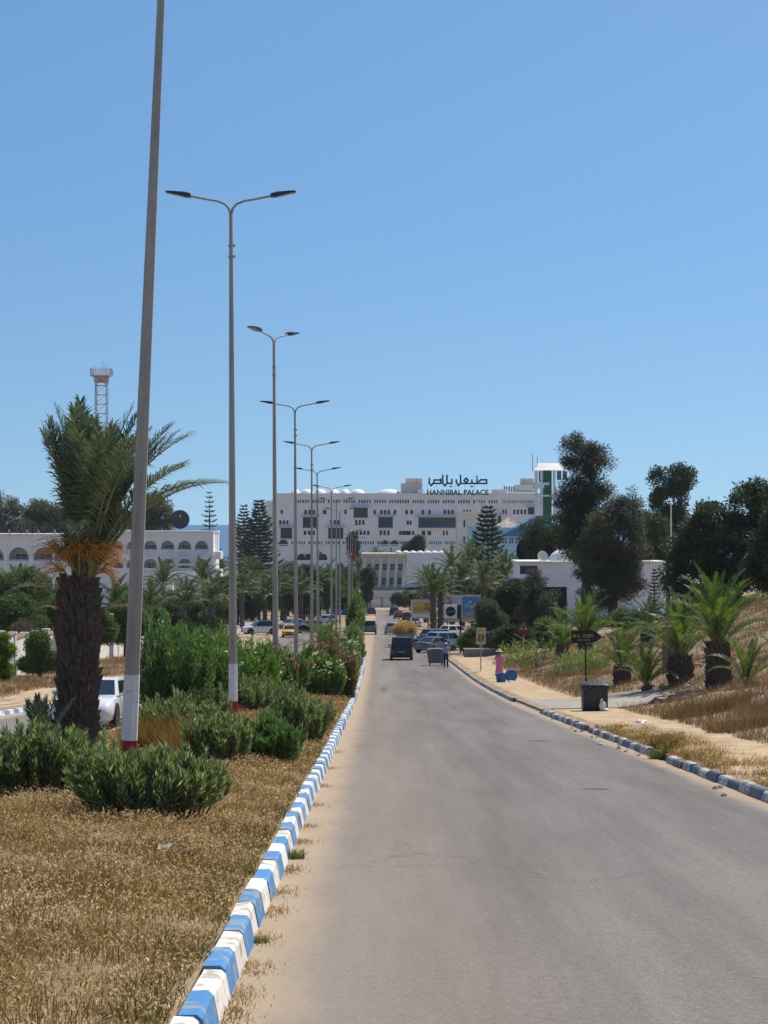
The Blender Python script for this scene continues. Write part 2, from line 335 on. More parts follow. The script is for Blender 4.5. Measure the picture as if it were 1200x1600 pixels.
# ---- kerbs: every block is a piece
def block_mesh(name, Lb, W, H, batter, seed):
    rng = random.Random(seed); b_ = MB(); g = .010; bt = .028
    j = lambda: rng.uniform(-.006, .006)
    y0, y1 = -Lb/2+g, Lb/2-g
    # road side is +X, slightly battered, rounded arris
    prof = [(0, -.12), (W, -.12), (W+batter*0, 0), (W-batter, H-bt), (W-batter-bt, H+j()), (0+.01, H+j()), (0, H-.02)]
    n = len(prof); ys = [y0, y0+.012, y1-.012, y1]
    vs_ = []
    for k, y in enumerate(ys):
        s_ = .985 if k in (0, 3) else 1.0
        vs_ += [((x-W/2)*s_+W/2 + j()*.5, y, z*s_ + (j()*.4 if z > 0 else 0)) for x, z in prof]
    fs_ = [tuple(range(n-1, -1, -1)), tuple(range(3*n, 4*n))]
    for k in range(3):
        for i in range(n): fs_.append((k*n+i, k*n+(i+1)%n, (k+1)*n+(i+1)%n, (k+1)*n+i))
    return b_.add(vs_, fs_).mesh(name)
def kerb(name, xin, mirror, d0, d1, Lb, H, mats, seed, gaps=(), missing=0.0, foot=True, jit=1.0):
    """xin = edge away from the road; mirror -1: road lies at -X"""
    rng = random.Random(seed); W = .18
    xa, xb = (xin, xin+W) if mirror > 0 else (xin-W, xin)
    base = strip(name, M['kerbbase'], xa+.03, xb-.03, d0, d1, -.015, 1.0, 2); base.name = name
    metas = {}
    for ci, mm in enumerate(mats):
        metas[ci] = []
        for k in range(3):
            me = block_mesh('kerb_block', Lb, W, H, .035, seed*10+ci*3+k); me.materials.append(mm); metas[ci].append(me)
    n = int((d1-d0)/Lb)
    for i in range(n):
        d = d0 + (i+.5)*Lb
        if any(a < d < c for a, c in gaps) or rng.random() < missing: continue
        s = math.atan(float(slope(d)))
        o = link('kerb_block', metas[i % 2][rng.randrange(3)], None, base)
        if mirror > 0: o.location = (float(xa+cs(d)) + rng.uniform(-.006, .006)*jit, d, float(road_z(d)) + rng.uniform(-.006, .004)*jit); o.rotation_euler = (s, 0, rng.uniform(-.004, .004)*jit)
        else: o.location = (float(xb+cs(d)) + rng.uniform(-.006, .006)*jit, d, float(road_z(d)) + rng.uniform(-.008, .004)*jit); o.rotation_euler = (-s, 0, math.pi + rng.uniform(-.006, .006)*jit)
    return base
kerb('kerb', -1.12, 1, 9.6, 252, .83, .20, (M['kb'], M['kw']), 1, jit=2.2)
kerb('kerb', 5.78, -1, 14, 71.5, 1.0, .15, (M['kb2'], M['kw2']), 2, gaps=((40.2, 42.6),), missing=.02, jit=4)
kerb('kerb', 5.78, -1, 86, 168, 1.0, .15, (M['kb2'], M['kw2']), 3, missing=.01, jit=2)
kerb('kerb', -12.78, 1, 44, 150, .9, .15, (M['kb'], M['kw']), 4)
kerb('kerb', -6.72, -1, 24, 150, .9, .18, (M['kb'], M['kw']), 5)

# ================================================================ grasses (stuff)
def blade_mesh(name, P, H, W, rng, lean=.35, seed_frac=0.0, seed_len=.03, two=True):
    n = len(P); az = rng.uniform(0, 2*np.pi, n); ln = np.abs(rng.normal(0, lean, n))
    dx = np.cos(az)*np.sin(ln); dy = np.sin(az)*np.sin(ln); dz = np.cos(ln)
    D = np.stack([dx, dy, dz], -1); fa = rng.uniform(0, np.pi, n); S = np.stack([np.cos(fa), np.sin(fa), np.zeros(n)], -1)
    Hn = H[:, None]; Wn = W[:, None]
    bend = np.stack([np.cos(az), np.sin(az), -.3*np.ones(n)], -1)*(Hn*np.abs(rng.normal(.18, .12, n))[:, None])
    tip = P + D*Hn + bend; mid = P + D*Hn*.55 + bend*.2
    if two:
        V = np.stack([P-S*Wn*.5, P+S*Wn*.5, mid+S*Wn*.4, mid-S*Wn*.4, tip], 1).reshape(-1, 3); k = np.arange(n)*5
        fq = np.stack([k, k+1, k+2, k+3], -1); ft = np.stack([k+3, k+2, k+4], -1)
        faces = [fq, ft]; nv = 5*n; midx = [0]*(2*n)
    else:
        V = np.stack([P-S*Wn*.5, P+S*Wn*.5, tip], 1).reshape(-1, 3); k = np.arange(n)*3
        faces = [np.stack([k, k+1, k+2], -1)]; nv = 3*n; midx = [0]*n
    if seed_frac:
        sel = np.where(rng.random(n) < seed_frac)[0]; rep = np.repeat(sel, 3)
        m_ = len(rep); t_ = rng.uniform(.72, 1.0, m_)[:, None]
        base = P[rep]*(1-t_) + tip[rep]*t_ + rng.normal(0, .006, (m_, 3))
        a2 = rng.uniform(0, 2*np.pi, m_); dn = np.stack([np.cos(a2)*.55, np.sin(a2)*.55, rng.uniform(-1.0, .5, m_)], -1); dn /= np.linalg.norm(dn, axis=1)[:, None]
        sl = rng.uniform(.6, 1.3, m_)[:, None]*seed_len; f2 = rng.uniform(0, np.pi, m_); sd = np.stack([np.cos(f2), np.sin(f2), np.zeros(m_)], -1)*sl*.19
        V2 = np.stack([base, base+dn*sl*.45+sd, base+dn*sl, base+dn*sl*.45-sd], 1).reshape(-1, 3); k2 = nv + np.arange(m_)*4
        V = np.concatenate([V, V2])
        f4 = np.stack([k2, k2+1, k2+2, k2+3], -1); faces = faces + [f4]; midx = list(midx) + [1]*m_
    return mesh_np(name, V, faces, midx=midx)
M['straw'] = lm('dry straw', (.15, .098, .038), (.43, .29, .115), .25, (.14, .14, .045), rough=.7, spec=.15, patch=(1.1, (.66, .63, .60)))
M['seed'] = lm('oat husks', (.42, .30, .15), (.86, .72, .47), .35, rough=.6, spec=.2, patch=(.9, (.72, .68, .62)))
M['brush'] = lm('brown brush', (.16, .108, .058), (.40, .28, .155), .2, (.13, .12, .045), rough=.8, spec=.1, patch=(.5, (.68, .64, .60)))
M['weed'] = lm('green weeds', (.07, .10, .03), (.16, .19, .06), .3, (.3, .24, .1), rough=.7, spec=.15)
rng = np.random.default_rng(7)
def scatter(n, x0, x1, d0, d1, rng, power=1.0, clump=0.0):
    d = d0 + (d1-d0)*rng.random(n)**power; x = rng.uniform(x0, x1, n)
    if clump:
        c = .5 + .5*np.sin(x*2.1 + 1.3*np.sin(d*1.1))*np.sin(d*1.7 + np.sin(x*1.3)*1.2) + .35*np.sin(x*5.3+d*3.1)*np.sin(d*4.3-x*2)
        keep = rng.random(n) < np.clip(c*clump + (1-clump), .04, 1); d = d[keep]; x = x[keep]
    return x, d
def grass(name, label, cat, x, d, hmin, hmax, w, mats, rng, sf=0, sl=.03, two=True, lean=.35):
    X = x + cs(d); P = np.stack([X, d, gz(X, d)-.01], -1); n = len(P)
    hv = .72 + .30*np.sin(x*1.7+d*.9)*np.sin(d*1.3-x) + .22*np.sin(x*4.1-d*2.3)*np.sin(d*3.7+x*1.9)
    H = rng.uniform(hmin, hmax, n)*hv
    me = blade_mesh(name, P, H, w*rng.uniform(.6, 1.3, n), rng, lean, sf, sl, two)
    o = link(name, me, mats); o['kind'] = 'stuff'; o['label'] = label; o['category'] = cat
    return o
def grass_w(x, d, hmin, hmax, w, **k): return x, d, hmin, hmax, w
# near median: dry wild oats
x, d = scatter(230000, -6.6, -1.16, 10.5, 36, rng, 1.0, .55)
vis = (x > -.215*d - .8); x, d = x[vis], d[vis]
grass('dry_grass', 'dry straw-coloured wild oat grass on the near end of the median', 'grass', x, d, .07, .28, .0062, [M['straw'], M['seed']], rng, .36, .034, True, .5)
x, d = scatter(130000, -6.6, -1.16, 36, 130, rng, 1.25, .4)
grass('dry_grass', 'golden dry grass on the median farther down the road', 'grass', x, d, .08, .26, .018, [M['straw'], M['seed']], rng, .15, .05, False, .45)
# greener weeds against the median kerb
x, d = scatter(9000, -1.5, -1.12, 10.5, 45, rng, 1.2, .9)
grass('weeds', 'low green-brown weeds growing along the inner edge of the median kerb', 'weeds', x, d, .05, .20, .009, [M['weed'], M['seed']], rng, .05, .03, True, .6)
# right bank
x, d = scatter(230000, 8.3, 27, 30, 150, rng, 1.2, .55)
keep = ~((d > 71) & (d < 86.5) & (x < 11.6)); x, d = x[keep], d[keep]
grass('dry_brush', 'brown dry brush covering the bank beside the right pavement', 'grass', x, d, .12, .52, .022, M['brush'], rng, 0, 0, False, .4)
x, d = scatter(60000, 5.8, 7.6, 18, 56, rng, 1.0, .95)
keep = rng.random(len(x)) < np.clip(1.25 - np.abs(x-6.2)/1.1, 0, 1); x, d = x[keep], d[keep]
grass('dry_grass', 'patchy straw-coloured grass growing along the right kerb', 'grass', x, d, .05, .26, .012, [M['straw'], M['seed']], rng, .15, .04, False, .5)
x, d = scatter(50000, -20, -15.6, 40, 200, rng, 1.2, .5)
grass('dry_grass', 'dry brown grass along the foot of the white garden wall', 'grass', x, d, .15, .5, .028, M['brush'], rng, 0, 0, False, .4)
x, d = scatter(26000, -60, -20.6, 60, 200, rng, 1.1, .4)
grass('dry_grass', 'dry scrub behind the white garden wall', 'grass', x, d, .15, .6, .05, M['brush'], rng, 0, 0, False, .4)
# dead weeds lying on the asphalt at the foot of the median kerb
px_, pd_ = [], []
for dd, nn, wd in ((12.3, 330, .26), (13.0, 260, .30), (14.1, 300, .34), (15.6, 240, .3), (17.2, 260, .3), (18.6, 220, .3), (20.5, 280, .3), (23.4, 300, .3), (25.5, 200, .3), (29, 200, .3), (33, 160, .3), (38, 160, .3), (44, 160, .3)):
    px_.append(-.93 + np.abs(rng.normal(0, wd*.33, nn))); pd_.append(dd + rng.normal(0, .22, nn))
x = np.concatenate(px_); d = np.concatenate(pd_); P = np.stack([x, d, road_z(d)], -1)
o = link('dead_weeds', blade_mesh('dead_weeds', P, rng.uniform(.015, .055, len(P)), .005*rng.uniform(.6, 1.3, len(P)), rng, 1.1, .1, .02, True), [M['straw'], M['seed']]); o['kind'] = 'stuff'; o['label'] = 'flattened dead weeds on the asphalt at the foot of the median kerb'; o['category'] = 'weeds'
def tuft(name, label, cat, X, d, r, h, n, m, w, rng, lean=.5):
    a = rng.uniform(0, 2*np.pi, n); rr = r*np.sqrt(rng.random(n)); x = X + rr*np.cos(a); y = d + rr*np.sin(a)
    zz = gz(x, y) if not (-.95 < X < 5.62) else road_z(y)
    P = np.stack([x-X, y-d, zz-float(gz(X, d))-.01], -1)
    o = link(name, blade_mesh(name, P, h*rng.uniform(.45, 1.1, n), w*rng.uniform(.6, 1.3, n), rng, lean, 0, .03, True), m, None, (X, d, float(gz(X, d))))
    return tag(o, label, cat)
tuft('weed_tuft', 'green weed tuft growing out of the broken part of the right kerb', 'weed', 5.70, 41.4, .22, .33, 420, M['weed'], .011, rng, .5)
tuft('weed_tuft', 'dry weed clump just behind the broken part of the right kerb', 'weed', 6.05, 43.5, .4, .42, 700, M['straw'], .011, rng, .4)
tuft('weed_tuft', 'small green weed at the foot of the median kerb on the asphalt', 'weed', -.87, 21.6, .10, .15, 200, M['weed'], .008, rng, .7)
tuft('weed_tuft', 'tiny green weed sprouting beside the nearer median kerb blocks', 'weed', -.89, 15.4, .06, .09, 110, M['weed'], .007, rng, .8)
tuft('dry_brush_clump', 'tall dry brush clump at the edge of the bank behind the black bin', 'brush', 9.6, 60, 1.3, .55, 2200, M['brush'], .013, rng, .6)
tuft('dry_brush_clump', 'dark dry brush clump on the bank right of the sand path', 'brush', 9.3, 50.5, 1.2, .5, 2000, M['brush'], .013, rng, .6)
tuft('dry_brush_clump', 'rusty dry brush clump on the bank below the small palm', 'brush', 11.2, 56, 1.5, .5, 2000, M['brush'], .013, rng, .5)
tuft('dry_grass_clump', 'pale straw clump between the oleander hedges on the median', 'grass', -3.9, 37.5, .8, .75, 2600, M['straw'], .014, rng, .45)
tuft('dry_grass_clump', 'straw clump at the foot of the low oleander by the second lamp post', 'grass', -3.2, 36.0, .6, .6, 1500, M['straw'], .012, rng, .5)
# ================================================================ vegetation builders
def leaves_np(C, D, Ln, Wd, rng, fold=.18):
    D = D/np.maximum(np.linalg.norm(D, axis=1), 1e-6)[:, None]
    R = rng.normal(size=D.shape); S = np.cross(D, R); S /= np.maximum(np.linalg.norm(S, axis=1), 1e-6)[:, None]; Nn = np.cross(S, D)
    Ln = Ln[:, None]; Wd = Wd[:, None]
    V = np.stack([C, C+D*Ln*.45+S*Wd*.5+Nn*Wd*fold, C+D*Ln, C+D*Ln*.45-S*Wd*.5+Nn*Wd*fold], 1).reshape(-1, 3)
    k = np.arange(len(C))*4
    return V, np.stack([k, k+1, k+2, k+3], -1)
def LF(name, ca, cb, tr=.3, cc=None, **k): M[name] = lm(name, ca, cb, tr, cc, **k)
LF('ole', (.065, .100, .042), (.270, .325, .140), .42, (.52, .47, .28))
LF('oledark', (.059, .112, .042), (.196, .287, .095), .38)
LF('olebright', (.081, .150, .040), (.206, .312, .088), .38)
LF('pinkish', (.084, .102, .042), (.180, .180, .072), .3, (.3, .14, .09))
LF('dark', (.026, .042, .022), (.088, .118, .050), .24)
LF('casu', (.032, .043, .026), (.099, .107, .058), .24, (.095, .08, .05))
LF('brownish', (.042, .049, .028), (.115, .120, .064), .26)
LF('mid', (.051, .084, .030), (.149, .209, .068), .3)
LF('olive', (.069, .083, .045), (.169, .181, .098), .25)
LF('bright', (.075, .125, .022), (.200, .270, .045), .4)
LF('reed', (.110, .150, .045), (.280, .330, .110), .4, (.5, .48, .3))
LF('conif', (.025, .049, .028), (.077, .119, .062), .12)
LF('dryb', (.090, .070, .050), (.200, .150, .110), .15)
LF('palmN', (.072, .099, .055), (.181, .217, .116), .25, rough=.42)
LF('palmG', (.061, .101, .029), (.165, .226, .061), .36, rough=.42)
LF('palmF', (.039, .065, .029), (.117, .156, .058), .28, rough=.45)
M['rachis'] = pm('palm rachis', (.30, .31, .13), (.16, .17, .07), 4, .6)
M['rachisdry'] = pm('dry palm rachis', (.32, .23, .13), (.17, .12, .07), 4, .7)
M['bark'] = pm('tree bark', (.13, .10, .08), (.06, .048, .038), 8, .95, .6, stretch=(1, 1, .3))
M['twig'] = pm('twigs', (.17, .125, .085), (.08, .06, .04), 8, .9)
M['palmbark'] = pm('palm boots', (.165, .128, .102), (.070, .053, .043), 9, .95, .7)
M['fruit'] = lm('orange date stalks', (.50, .28, .05), (.80, .53, .15), .35, rough=.6, spec=.2)
M['pet_w'] = lm('white petals', (.70, .70, .62), (.82, .80, .70), .4); M['pet_p'] = lm('pink petals', (.55, .16, .18), (.75, .34, .33), .4); M['pet_r'] = lm('red petals', (.55, .05, .09), (.68, .14, .17), .4); M['pet_y'] = lm('cream petals', (.66, .66, .34), (.80, .78, .50), .4)

def flowers_np(P, r, rng):
    n = len(P); V = []; nrm = rng.normal(size=(n, 3)); nrm[:, 2] = np.abs(nrm[:, 2])+.3; nrm[:, 1] -= .5; nrm /= np.linalg.norm(nrm, axis=1)[:, None]
    t = np.cross(nrm, rng.normal(size=(n, 3))); t /= np.linalg.norm(t, axis=1)[:, None]; s = np.cross(nrm, t)
    rr = (r*rng.uniform(.7, 1.3, n))[:, None]; ring = []
    for k in range(5):
        a = 2*math.pi*k/5; ring.append(P + (t*math.cos(a)+s*math.sin(a))*rr + nrm*rr*.35)
    V = np.stack([P]+ring, 1).reshape(-1, 3); k = np.arange(n)*6
    return V, np.concatenate([np.stack([k, k+1+i, k+1+(i+1) % 5], -1) for i in range(5)])
def oleander(label, X, d, w, l, h, nsh, nleaf, leafL, m, seed, bl=None, t0=.3, name='oleander_bush', group=None, flat=.35, z=None, cat='bush'):
    rng = np.random.default_rng(seed)
    z = float(gz(X, d)) if z is None else z
    root = thing(name, label, cat, (X, d, z), group=group)
    a = rng.uniform(0, 2*np.pi, nsh); r = np.sqrt(rng.random(nsh))
    lob = 1 + .2*np.sin(a*3+seed) + .15*np.sin(a*5+seed*2) + .1*rng.normal(size=nsh)
    bx, by = r*np.cos(a)*w*.36, r*np.sin(a)*l*.36
    tx, ty = r*lob*np.cos(a)*w*.5, r*lob*np.sin(a)*l*.5
    bump = 1 + .2*np.sin(tx*3.1/max(w, .1)*2+seed)*np.sin(ty*2.7/max(l, .1)*2+seed*.7)
    th = h*(1 - flat*r**2.2)*np.where(rng.random(nsh) < .18, rng.uniform(1.0, 1.22, nsh), rng.uniform(.62, 1.02, nsh))*bump
    B = np.stack([bx, by, gz(X+bx, d+by)-z-.03], -1); T = np.stack([tx, ty, th], -1)
    mid = (B+T)/2 + np.stack([bx*.12, by*.12, .08*th], -1)
    # foliage
    k = nsh*nleaf; si = np.repeat(np.arange(nsh), nleaf); t = t0 + (1-t0)*rng.random(k)**.75; tt = t[:, None]
    P = (1-tt)**2*B[si] + 2*tt*(1-tt)*mid[si] + tt**2*T[si]
    ax = 2*(1-tt)*(mid[si]-B[si]) + 2*tt*(T[si]-mid[si]); ax /= np.linalg.norm(ax, axis=1)[:, None]
    rd = rng.normal(size=(k, 3)); rd -= ax*np.sum(rd*ax, 1)[:, None]; rd /= np.maximum(np.linalg.norm(rd, axis=1), 1e-6)[:, None]
    sp = (1.25 - .75*tt)
    D = ax*.75 + rd*sp*.85; D[:, 2] += .12
    P = P + rng.normal(0, .012*h, (k, 3))
    V, Fq = leaves_np(P, D, leafL*rng.uniform(.65, 1.2, k), leafL*.21*rng.uniform(.8, 1.2, k), rng)
    V[:, 2] = np.maximum(V[:, 2], gz(X+V[:, 0], d+V[:, 1]) - z + .01)
    link('foliage', mesh_np('foliage', V, Fq), m, root)
    # stems (3-sided)
    ns = min(nsh, 170); q = np.linspace(0, .93, 5)[None, :, None]
    C = (1-q)**2*B[:ns, None] + 2*q*(1-q)*mid[:ns, None] + q**2*T[:ns, None]
    rad = (np.linspace(.012, .004, 5)*max(1, h/1.2))[None, :, None]
    ring = np.stack([C + rad*np.array([math.cos(g), math.sin(g), 0])[None, None] for g in (0, 2.1, 4.2)], 2)
    Vs = ring.reshape(-1, 3); fs_ = []
    base = np.arange(ns)*15
    for i in range(4):
        for g in range(3): fs_.append(np.stack([base+i*3+g, base+i*3+(g+1) % 3, base+i*3+3+(g+1) % 3, base+i*3+3+g], -1))
    link('stems', mesh_np('stems', Vs, np.concatenate(fs_)), M['twig'], root)
    if bl:
        for pm_, nb, rr in bl:
            ti = rng.choice(nsh, nb); c = T[ti]; fl = np.repeat(c, 6, 0) + rng.normal(0, rr*2.0, (nb*6, 3)) + np.array([0, -.02, .04])
            V, f3 = flowers_np(fl, rr, rng); link('blossoms', mesh_np('blossoms', V, f3), M[pm_], root)
    return root

def tree(label, X, d, h, blobs, m, seed, leafL=.32, nclump=46, lpc=110, cr=.62, name='tree', trunk_r=None, hang=0.0, aspect=.45, gap=.12, group=None, base_z=None, trunks=1, bark='bark'):
    """blobs: (dx, dy, zc, rx, ry, rz) in metres above the base"""
    rng = np.random.default_rng(seed); pr = random.Random(seed)
    z = float(gz(X, d)) - .05 if base_z is None else base_z
    root = thing(name, label, 'tree', (X, d, z), group=group)
    CL = []
    tot = sum((b_[3]*b_[5]) for b_ in blobs)
    for (dx, dy, zc, rx, ry, rz) in blobs:
        n = max(5, int(nclump*rx*rz/tot)); u = rng.normal(size=(n, 3)); u /= np.linalg.norm(u, axis=1)[:, None]
        rad = rng.uniform(.45, 1.0, n)**.6; rad[rng.random(n) < .12] *= 1.14
        CL.append(np.array([dx, dy, zc]) + u*rad[:, None]*np.array([rx, ry, rz]))
    CL = np.concatenate(CL); CL = CL[rng.random(len(CL)) > gap]
    n = len(CL); size = cr*rng.uniform(.55, 1.25, n)
    leafL = leafL*.78; cnt = (2.3*lpc*(size/cr)**1.5*rng.uniform(.6, 1.2, n)).astype(int) + 4; ci = np.repeat(np.arange(n), cnt); k = len(ci)
    g = rng.normal(size=(k, 3)); g /= np.linalg.norm(g, axis=1)[:, None]; g *= (rng.random(k)**.5)[:, None]
    P = CL[ci] + g*size[ci][:, None]*np.array([1.0, 1.0, .8])
    D = g*.8 + rng.normal(0, .55, (k, 3)); D[:, 2] += .15 - hang
    V, Fq = leaves_np(P, D, leafL*rng.uniform(.55, 1.25, k), leafL*aspect*rng.uniform(.7, 1.2, k), rng)
    V[:, 2] = np.maximum(V[:, 2], .05)
    link('crown', mesh_np('crown', V, Fq), m, root)
    tb = MB(); tr = trunk_r or h*.018 + .05
    ctr = CL.mean(0); ends = []
    for q in range(trunks):
        ox = (q-(trunks-1)/2)*tr*2.6; topz = min(ctr[2]+.1*h, h*.85)
        pts = [(ox*.4, 0, -.15), (ox, pr.uniform(-.05, .05), topz*.35), (ox*1.3+ctr[0]*.45+pr.uniform(-.15, .15), ctr[1]*.4, topz*.7), (ctr[0]*.8+ox, ctr[1]*.7, topz)]
        tb.tube(pts, [tr*1.25, tr, tr*.72, tr*.4], 8); ends.append(pts)
    for i in rng.choice(n, min(n, 16), replace=False):
        pts = ends[pr.randrange(trunks)]; f_ = pr.uniform(.35, .95); s0 = Vector(pts[1]).lerp(Vector(pts[2]), min(1, f_*1.2)) if f_ < .8 else Vector(pts[2]).lerp(Vector(pts[3]), .5)
        e = Vector(CL[i].tolist()); mdp = s0.lerp(e, .5) + Vector((0, 0, -.04*h + pr.uniform(0, .05)*h))
        tb.tube([s0, mdp, e], [tr*.42, tr*.28, tr*.10], 5)
    tb.build('trunk', M[bark], root, smooth=True)
    return root

def norfolk(label, X, d, h, rmax, seed, levels=16, base_z=None, z0=.12, m='conif', dens=1.0):
    rng = np.random.default_rng(seed); pr = random.Random(seed)
    z = float(gz(X, d)) - .1 if base_z is None else base_z
    root = thing('norfolk_pine', label, 'tree', (X, d, z))
    tb = MB(); tb.tube([(0, 0, -.2), (0.02*h*.2, 0, h*.5), (0, 0, h)], [h*.017+.04, h*.011+.02, .02], 8); tb.build('trunk', M['bark'], root, smooth=True)
    Pc, Dc, bt = [], [], MB()
    for i in range(levels):
        f = i/(levels-1); zz = h*(z0 + (1-z0)*f**.92); r = rmax*(1-f)**.8*(1 if i > 0 else .9) + .06*rmax; nb = 6 if f < .8 else 5
        r *= pr.uniform(.85, 1.1)
        for k in range(nb):
            a = 2*math.pi*k/nb + i*.7 + pr.uniform(-.2, .2); rr = r*pr.uniform(.75, 1.1); ca, sa = math.cos(a), math.sin(a)
            up = rr*(.10+.25*f); dz_ = lambda s: -rr*.10*math.sin(math.pi*s) + up*s*s
            bt.tube([(ca*rr*s, sa*rr*s, zz+dz_(s)) for s in (0, .5, 1)], [.02+.012*rr, .018, .008], 4)
            nn = int((16 + 16*rr)*dens); s = rng.uniform(.12, 1.02, nn)
            P = np.stack([ca*rr*s, sa*rr*s, zz + np.array([dz_(q) for q in s])], -1) + rng.normal(0, .03, (nn, 3))
            side = np.where(rng.random(nn) < .5, 1, -1)*rng.uniform(.5, 1.1, nn)
            D = np.stack([ca*.8 - sa*side, sa*.8 + ca*side, rng.uniform(.0, .7, nn)], -1); Pc.append(P); Dc.append(D)
    P = np.concatenate(Pc); D = np.concatenate(Dc); k = len(P); sc = rmax*.26
    V, Fq = leaves_np(P, D, sc*rng.uniform(.5, 1.15, k), sc*.22*rng.uniform(.7, 1.2, k), rng)
    link('crown', mesh_np('crown', V, Fq), M[m], root); bt.build('branches', M['bark'], root)
    return root

# ---- palms: fronds are pieces of their own sharing a few meshes
def frond_mesh(name, L, a0, bend, npair, leafl, seed, mats, vee=.55, segs=12, droop=.15, dens=1.0, w=.035, bare=.14):
    """rachis starts at origin in the XZ plane, leaning a0 from vertical and bending over by 'bend' radians"""
    rng = np.random.default_rng(seed); S = np.linspace(0, 1, 40); ang = a0 + bend*S**1.6
    xs = np.concatenate([[0], np.cumsum(np.sin(ang[:-1]))])*L/39; zs = np.concatenate([[0], np.cumsum(np.cos(ang[:-1]))])*L/39
    side = .06*L*rng.uniform(-1, 1)*S**2
    mb = MB(); ks = np.linspace(0, 39, segs).astype(int)
    mb.tube([(xs[i], side[i], zs[i]) for i in ks], [max(.004, L*.012*(1-.85*S[i])) for i in ks], 4)
    nr_ = len(mb.v); nf = len(mb.f)
    V = list(mb.v); faces4 = [f for f in mb.f if len(f) == 4]
    s = np.repeat(np.linspace(bare, .995, npair), 2); sd = np.tile([1, -1], npair); n = len(s)
    s = np.clip(s + rng.normal(0, .004, n), 0, 1)
    px_, pz_, py_, an = np.interp(s, S, xs), np.interp(s, S, zs), np.interp(s, S, side), np.interp(s, S, ang)
    T = np.stack([np.sin(an), 0*an, np.cos(an)], -1); Nn = np.stack([-np.cos(an), 0*an, np.sin(an)], -1); Y = np.stack([0*an, sd*1.0, 0*an], -1)
    fwd = np.interp(s, [0, .3, .8, 1], [.35, .55, .95, 2.4]) + rng.normal(0, .08, n); v_ = vee + rng.normal(0, .16, n)
    D = Y + T*fwd[:, None] + Nn*v_[:, None]; D /= np.linalg.norm(D, axis=1)[:, None]
    ll = leafl*np.interp(s, [0, .15, .45, .8, 1], [.35, .8, 1.0, .78, .38])*rng.uniform(.85, 1.12, n)
    P = np.stack([px_, py_, pz_], -1); wv = np.cross(D, Nn); wv /= np.linalg.norm(wv, axis=1)[:, None]
    ww = (w*rng.uniform(.8, 1.2, n))[:, None]; lln = ll[:, None]
    midp = P + D*lln*.55; tip = P + D*lln + np.array([0, 0, -1.0])*lln*(droop*rng.uniform(.4, 1.6, n))[:, None]
    Vl = np.stack([P-wv*ww*.35, P+wv*ww*.35, midp+wv*ww*.5, midp-wv*ww*.5, tip], 1).reshape(-1, 3); k = nr_ + np.arange(n)*5
    f4 = np.concatenate([np.array(faces4), np.stack([k, k+1, k+2, k+3], -1)]); f3 = np.stack([k+3, k+2, k+4], -1)
    me = mesh_np(name, np.concatenate([np.array(V), Vl]), [f4, f3], midx=[1]*len(faces4) + [0]*n + [0]*n)
    for m in mats: me.materials.append(m)
    return me
def frond_set(L, leafl, npair, seed, mats, angs, **k):
    return [frond_mesh('frond', L, a0, bd, npair, leafl, seed+i, mats, **k) for i, (a0, bd) in enumerate(angs)]
STD = [(.04, .4), (.10, .65), (.2, .85), (.33, 1.1), (.48, 1.3), (.68, 1.45), (.95, 1.4), (1.3, 1.0)]
FG = frond_set(3.0, .44, 66, 11, [M['palmG'], M['rachis']], STD, w=.030, vee=.85, droop=.18)
FF = frond_set(3.0, .52, 44, 31, [M['palmF'], M['rachis']], STD, w=.05, vee=.7, droop=.35)
def trunk_mesh(h, r0, r1, seed, boots=None, bl=.16):
    rng = random.Random(seed); mb = MB(); n = 7
    mb.tube([(0, 0, -.2)] + [(rng.uniform(-.02, .02)*r0, rng.uniform(-.02, .02)*r0, h*i/n) for i in range(n+1)], [r0*1.02] + [r0 + (r1-r0)*i/n for i in range(n+1)], 12)
    nb = boots if boots is not None else int(h/ (bl*.55))*11
    for i in range(nb):
        f = i/nb; z = h*f*.99; a = i*2.39996; r = r0+(r1-r0)*f; l = bl*rng.uniform(.7, 1.5); w = bl*.42*rng.uniform(.8, 1.2)
        ca, sa = math.cos(a), math.sin(a); o_ = r*.93; out = l*rng.uniform(.25, .6)
        p = lambda rad, tang, zz: (ca*rad - sa*tang, sa*rad + ca*tang, z+zz)
        mb.add([p(o_, -w, -l*.4), p(o_, w, -l*.4), p(o_+.02, w*.9, l*.3), p(o_+.02, -w*.9, l*.3), p(r+out*1.5, 0, l*.95), p(r+.3*bl, 0, -.25*l)],
               [(0, 1, 5), (1, 2, 4, 5), (3, 0, 5, 4), (2, 3, 4)])
    return mb.mesh('trunk')
def palm(label, X, d, th, r0, r1, sc, nf, fr, seed, name='palm_tree', a_lo=0, a_hi=7, group=None, base_z=None, boots=None, bl=.16, lean=0.0, az0=None):
    rng = random.Random(seed); z = float(gz(X, d)) if base_z is None else base_z
    root = thing(name, label, 'palm tree', (X, d, z), group=group)
    if th > .05: link('trunk', trunk_mesh(th, r0, r1, seed, boots, bl), M['palmbark'], root)
    for i in range(nf):
        f = i/(nf-1) if nf > 1 else 0; k = a_lo + f*(a_hi-a_lo); k = int(min(max(round(k + rng.uniform(-.6, .6)), 0), len(fr)-1))
        a = i*2.39996 + rng.uniform(-.3, .3); s_ = sc*rng.uniform(.82, 1.1); rr = r1*.45*(f**.6)
        link('frond', fr[k], None, root, (math.cos(a)*rr, math.sin(a)*rr, th - .12*th*f*.5), (rng.uniform(-.12, .12), rng.uniform(-.1, .1), a), (s_, s_, s_))
    return root
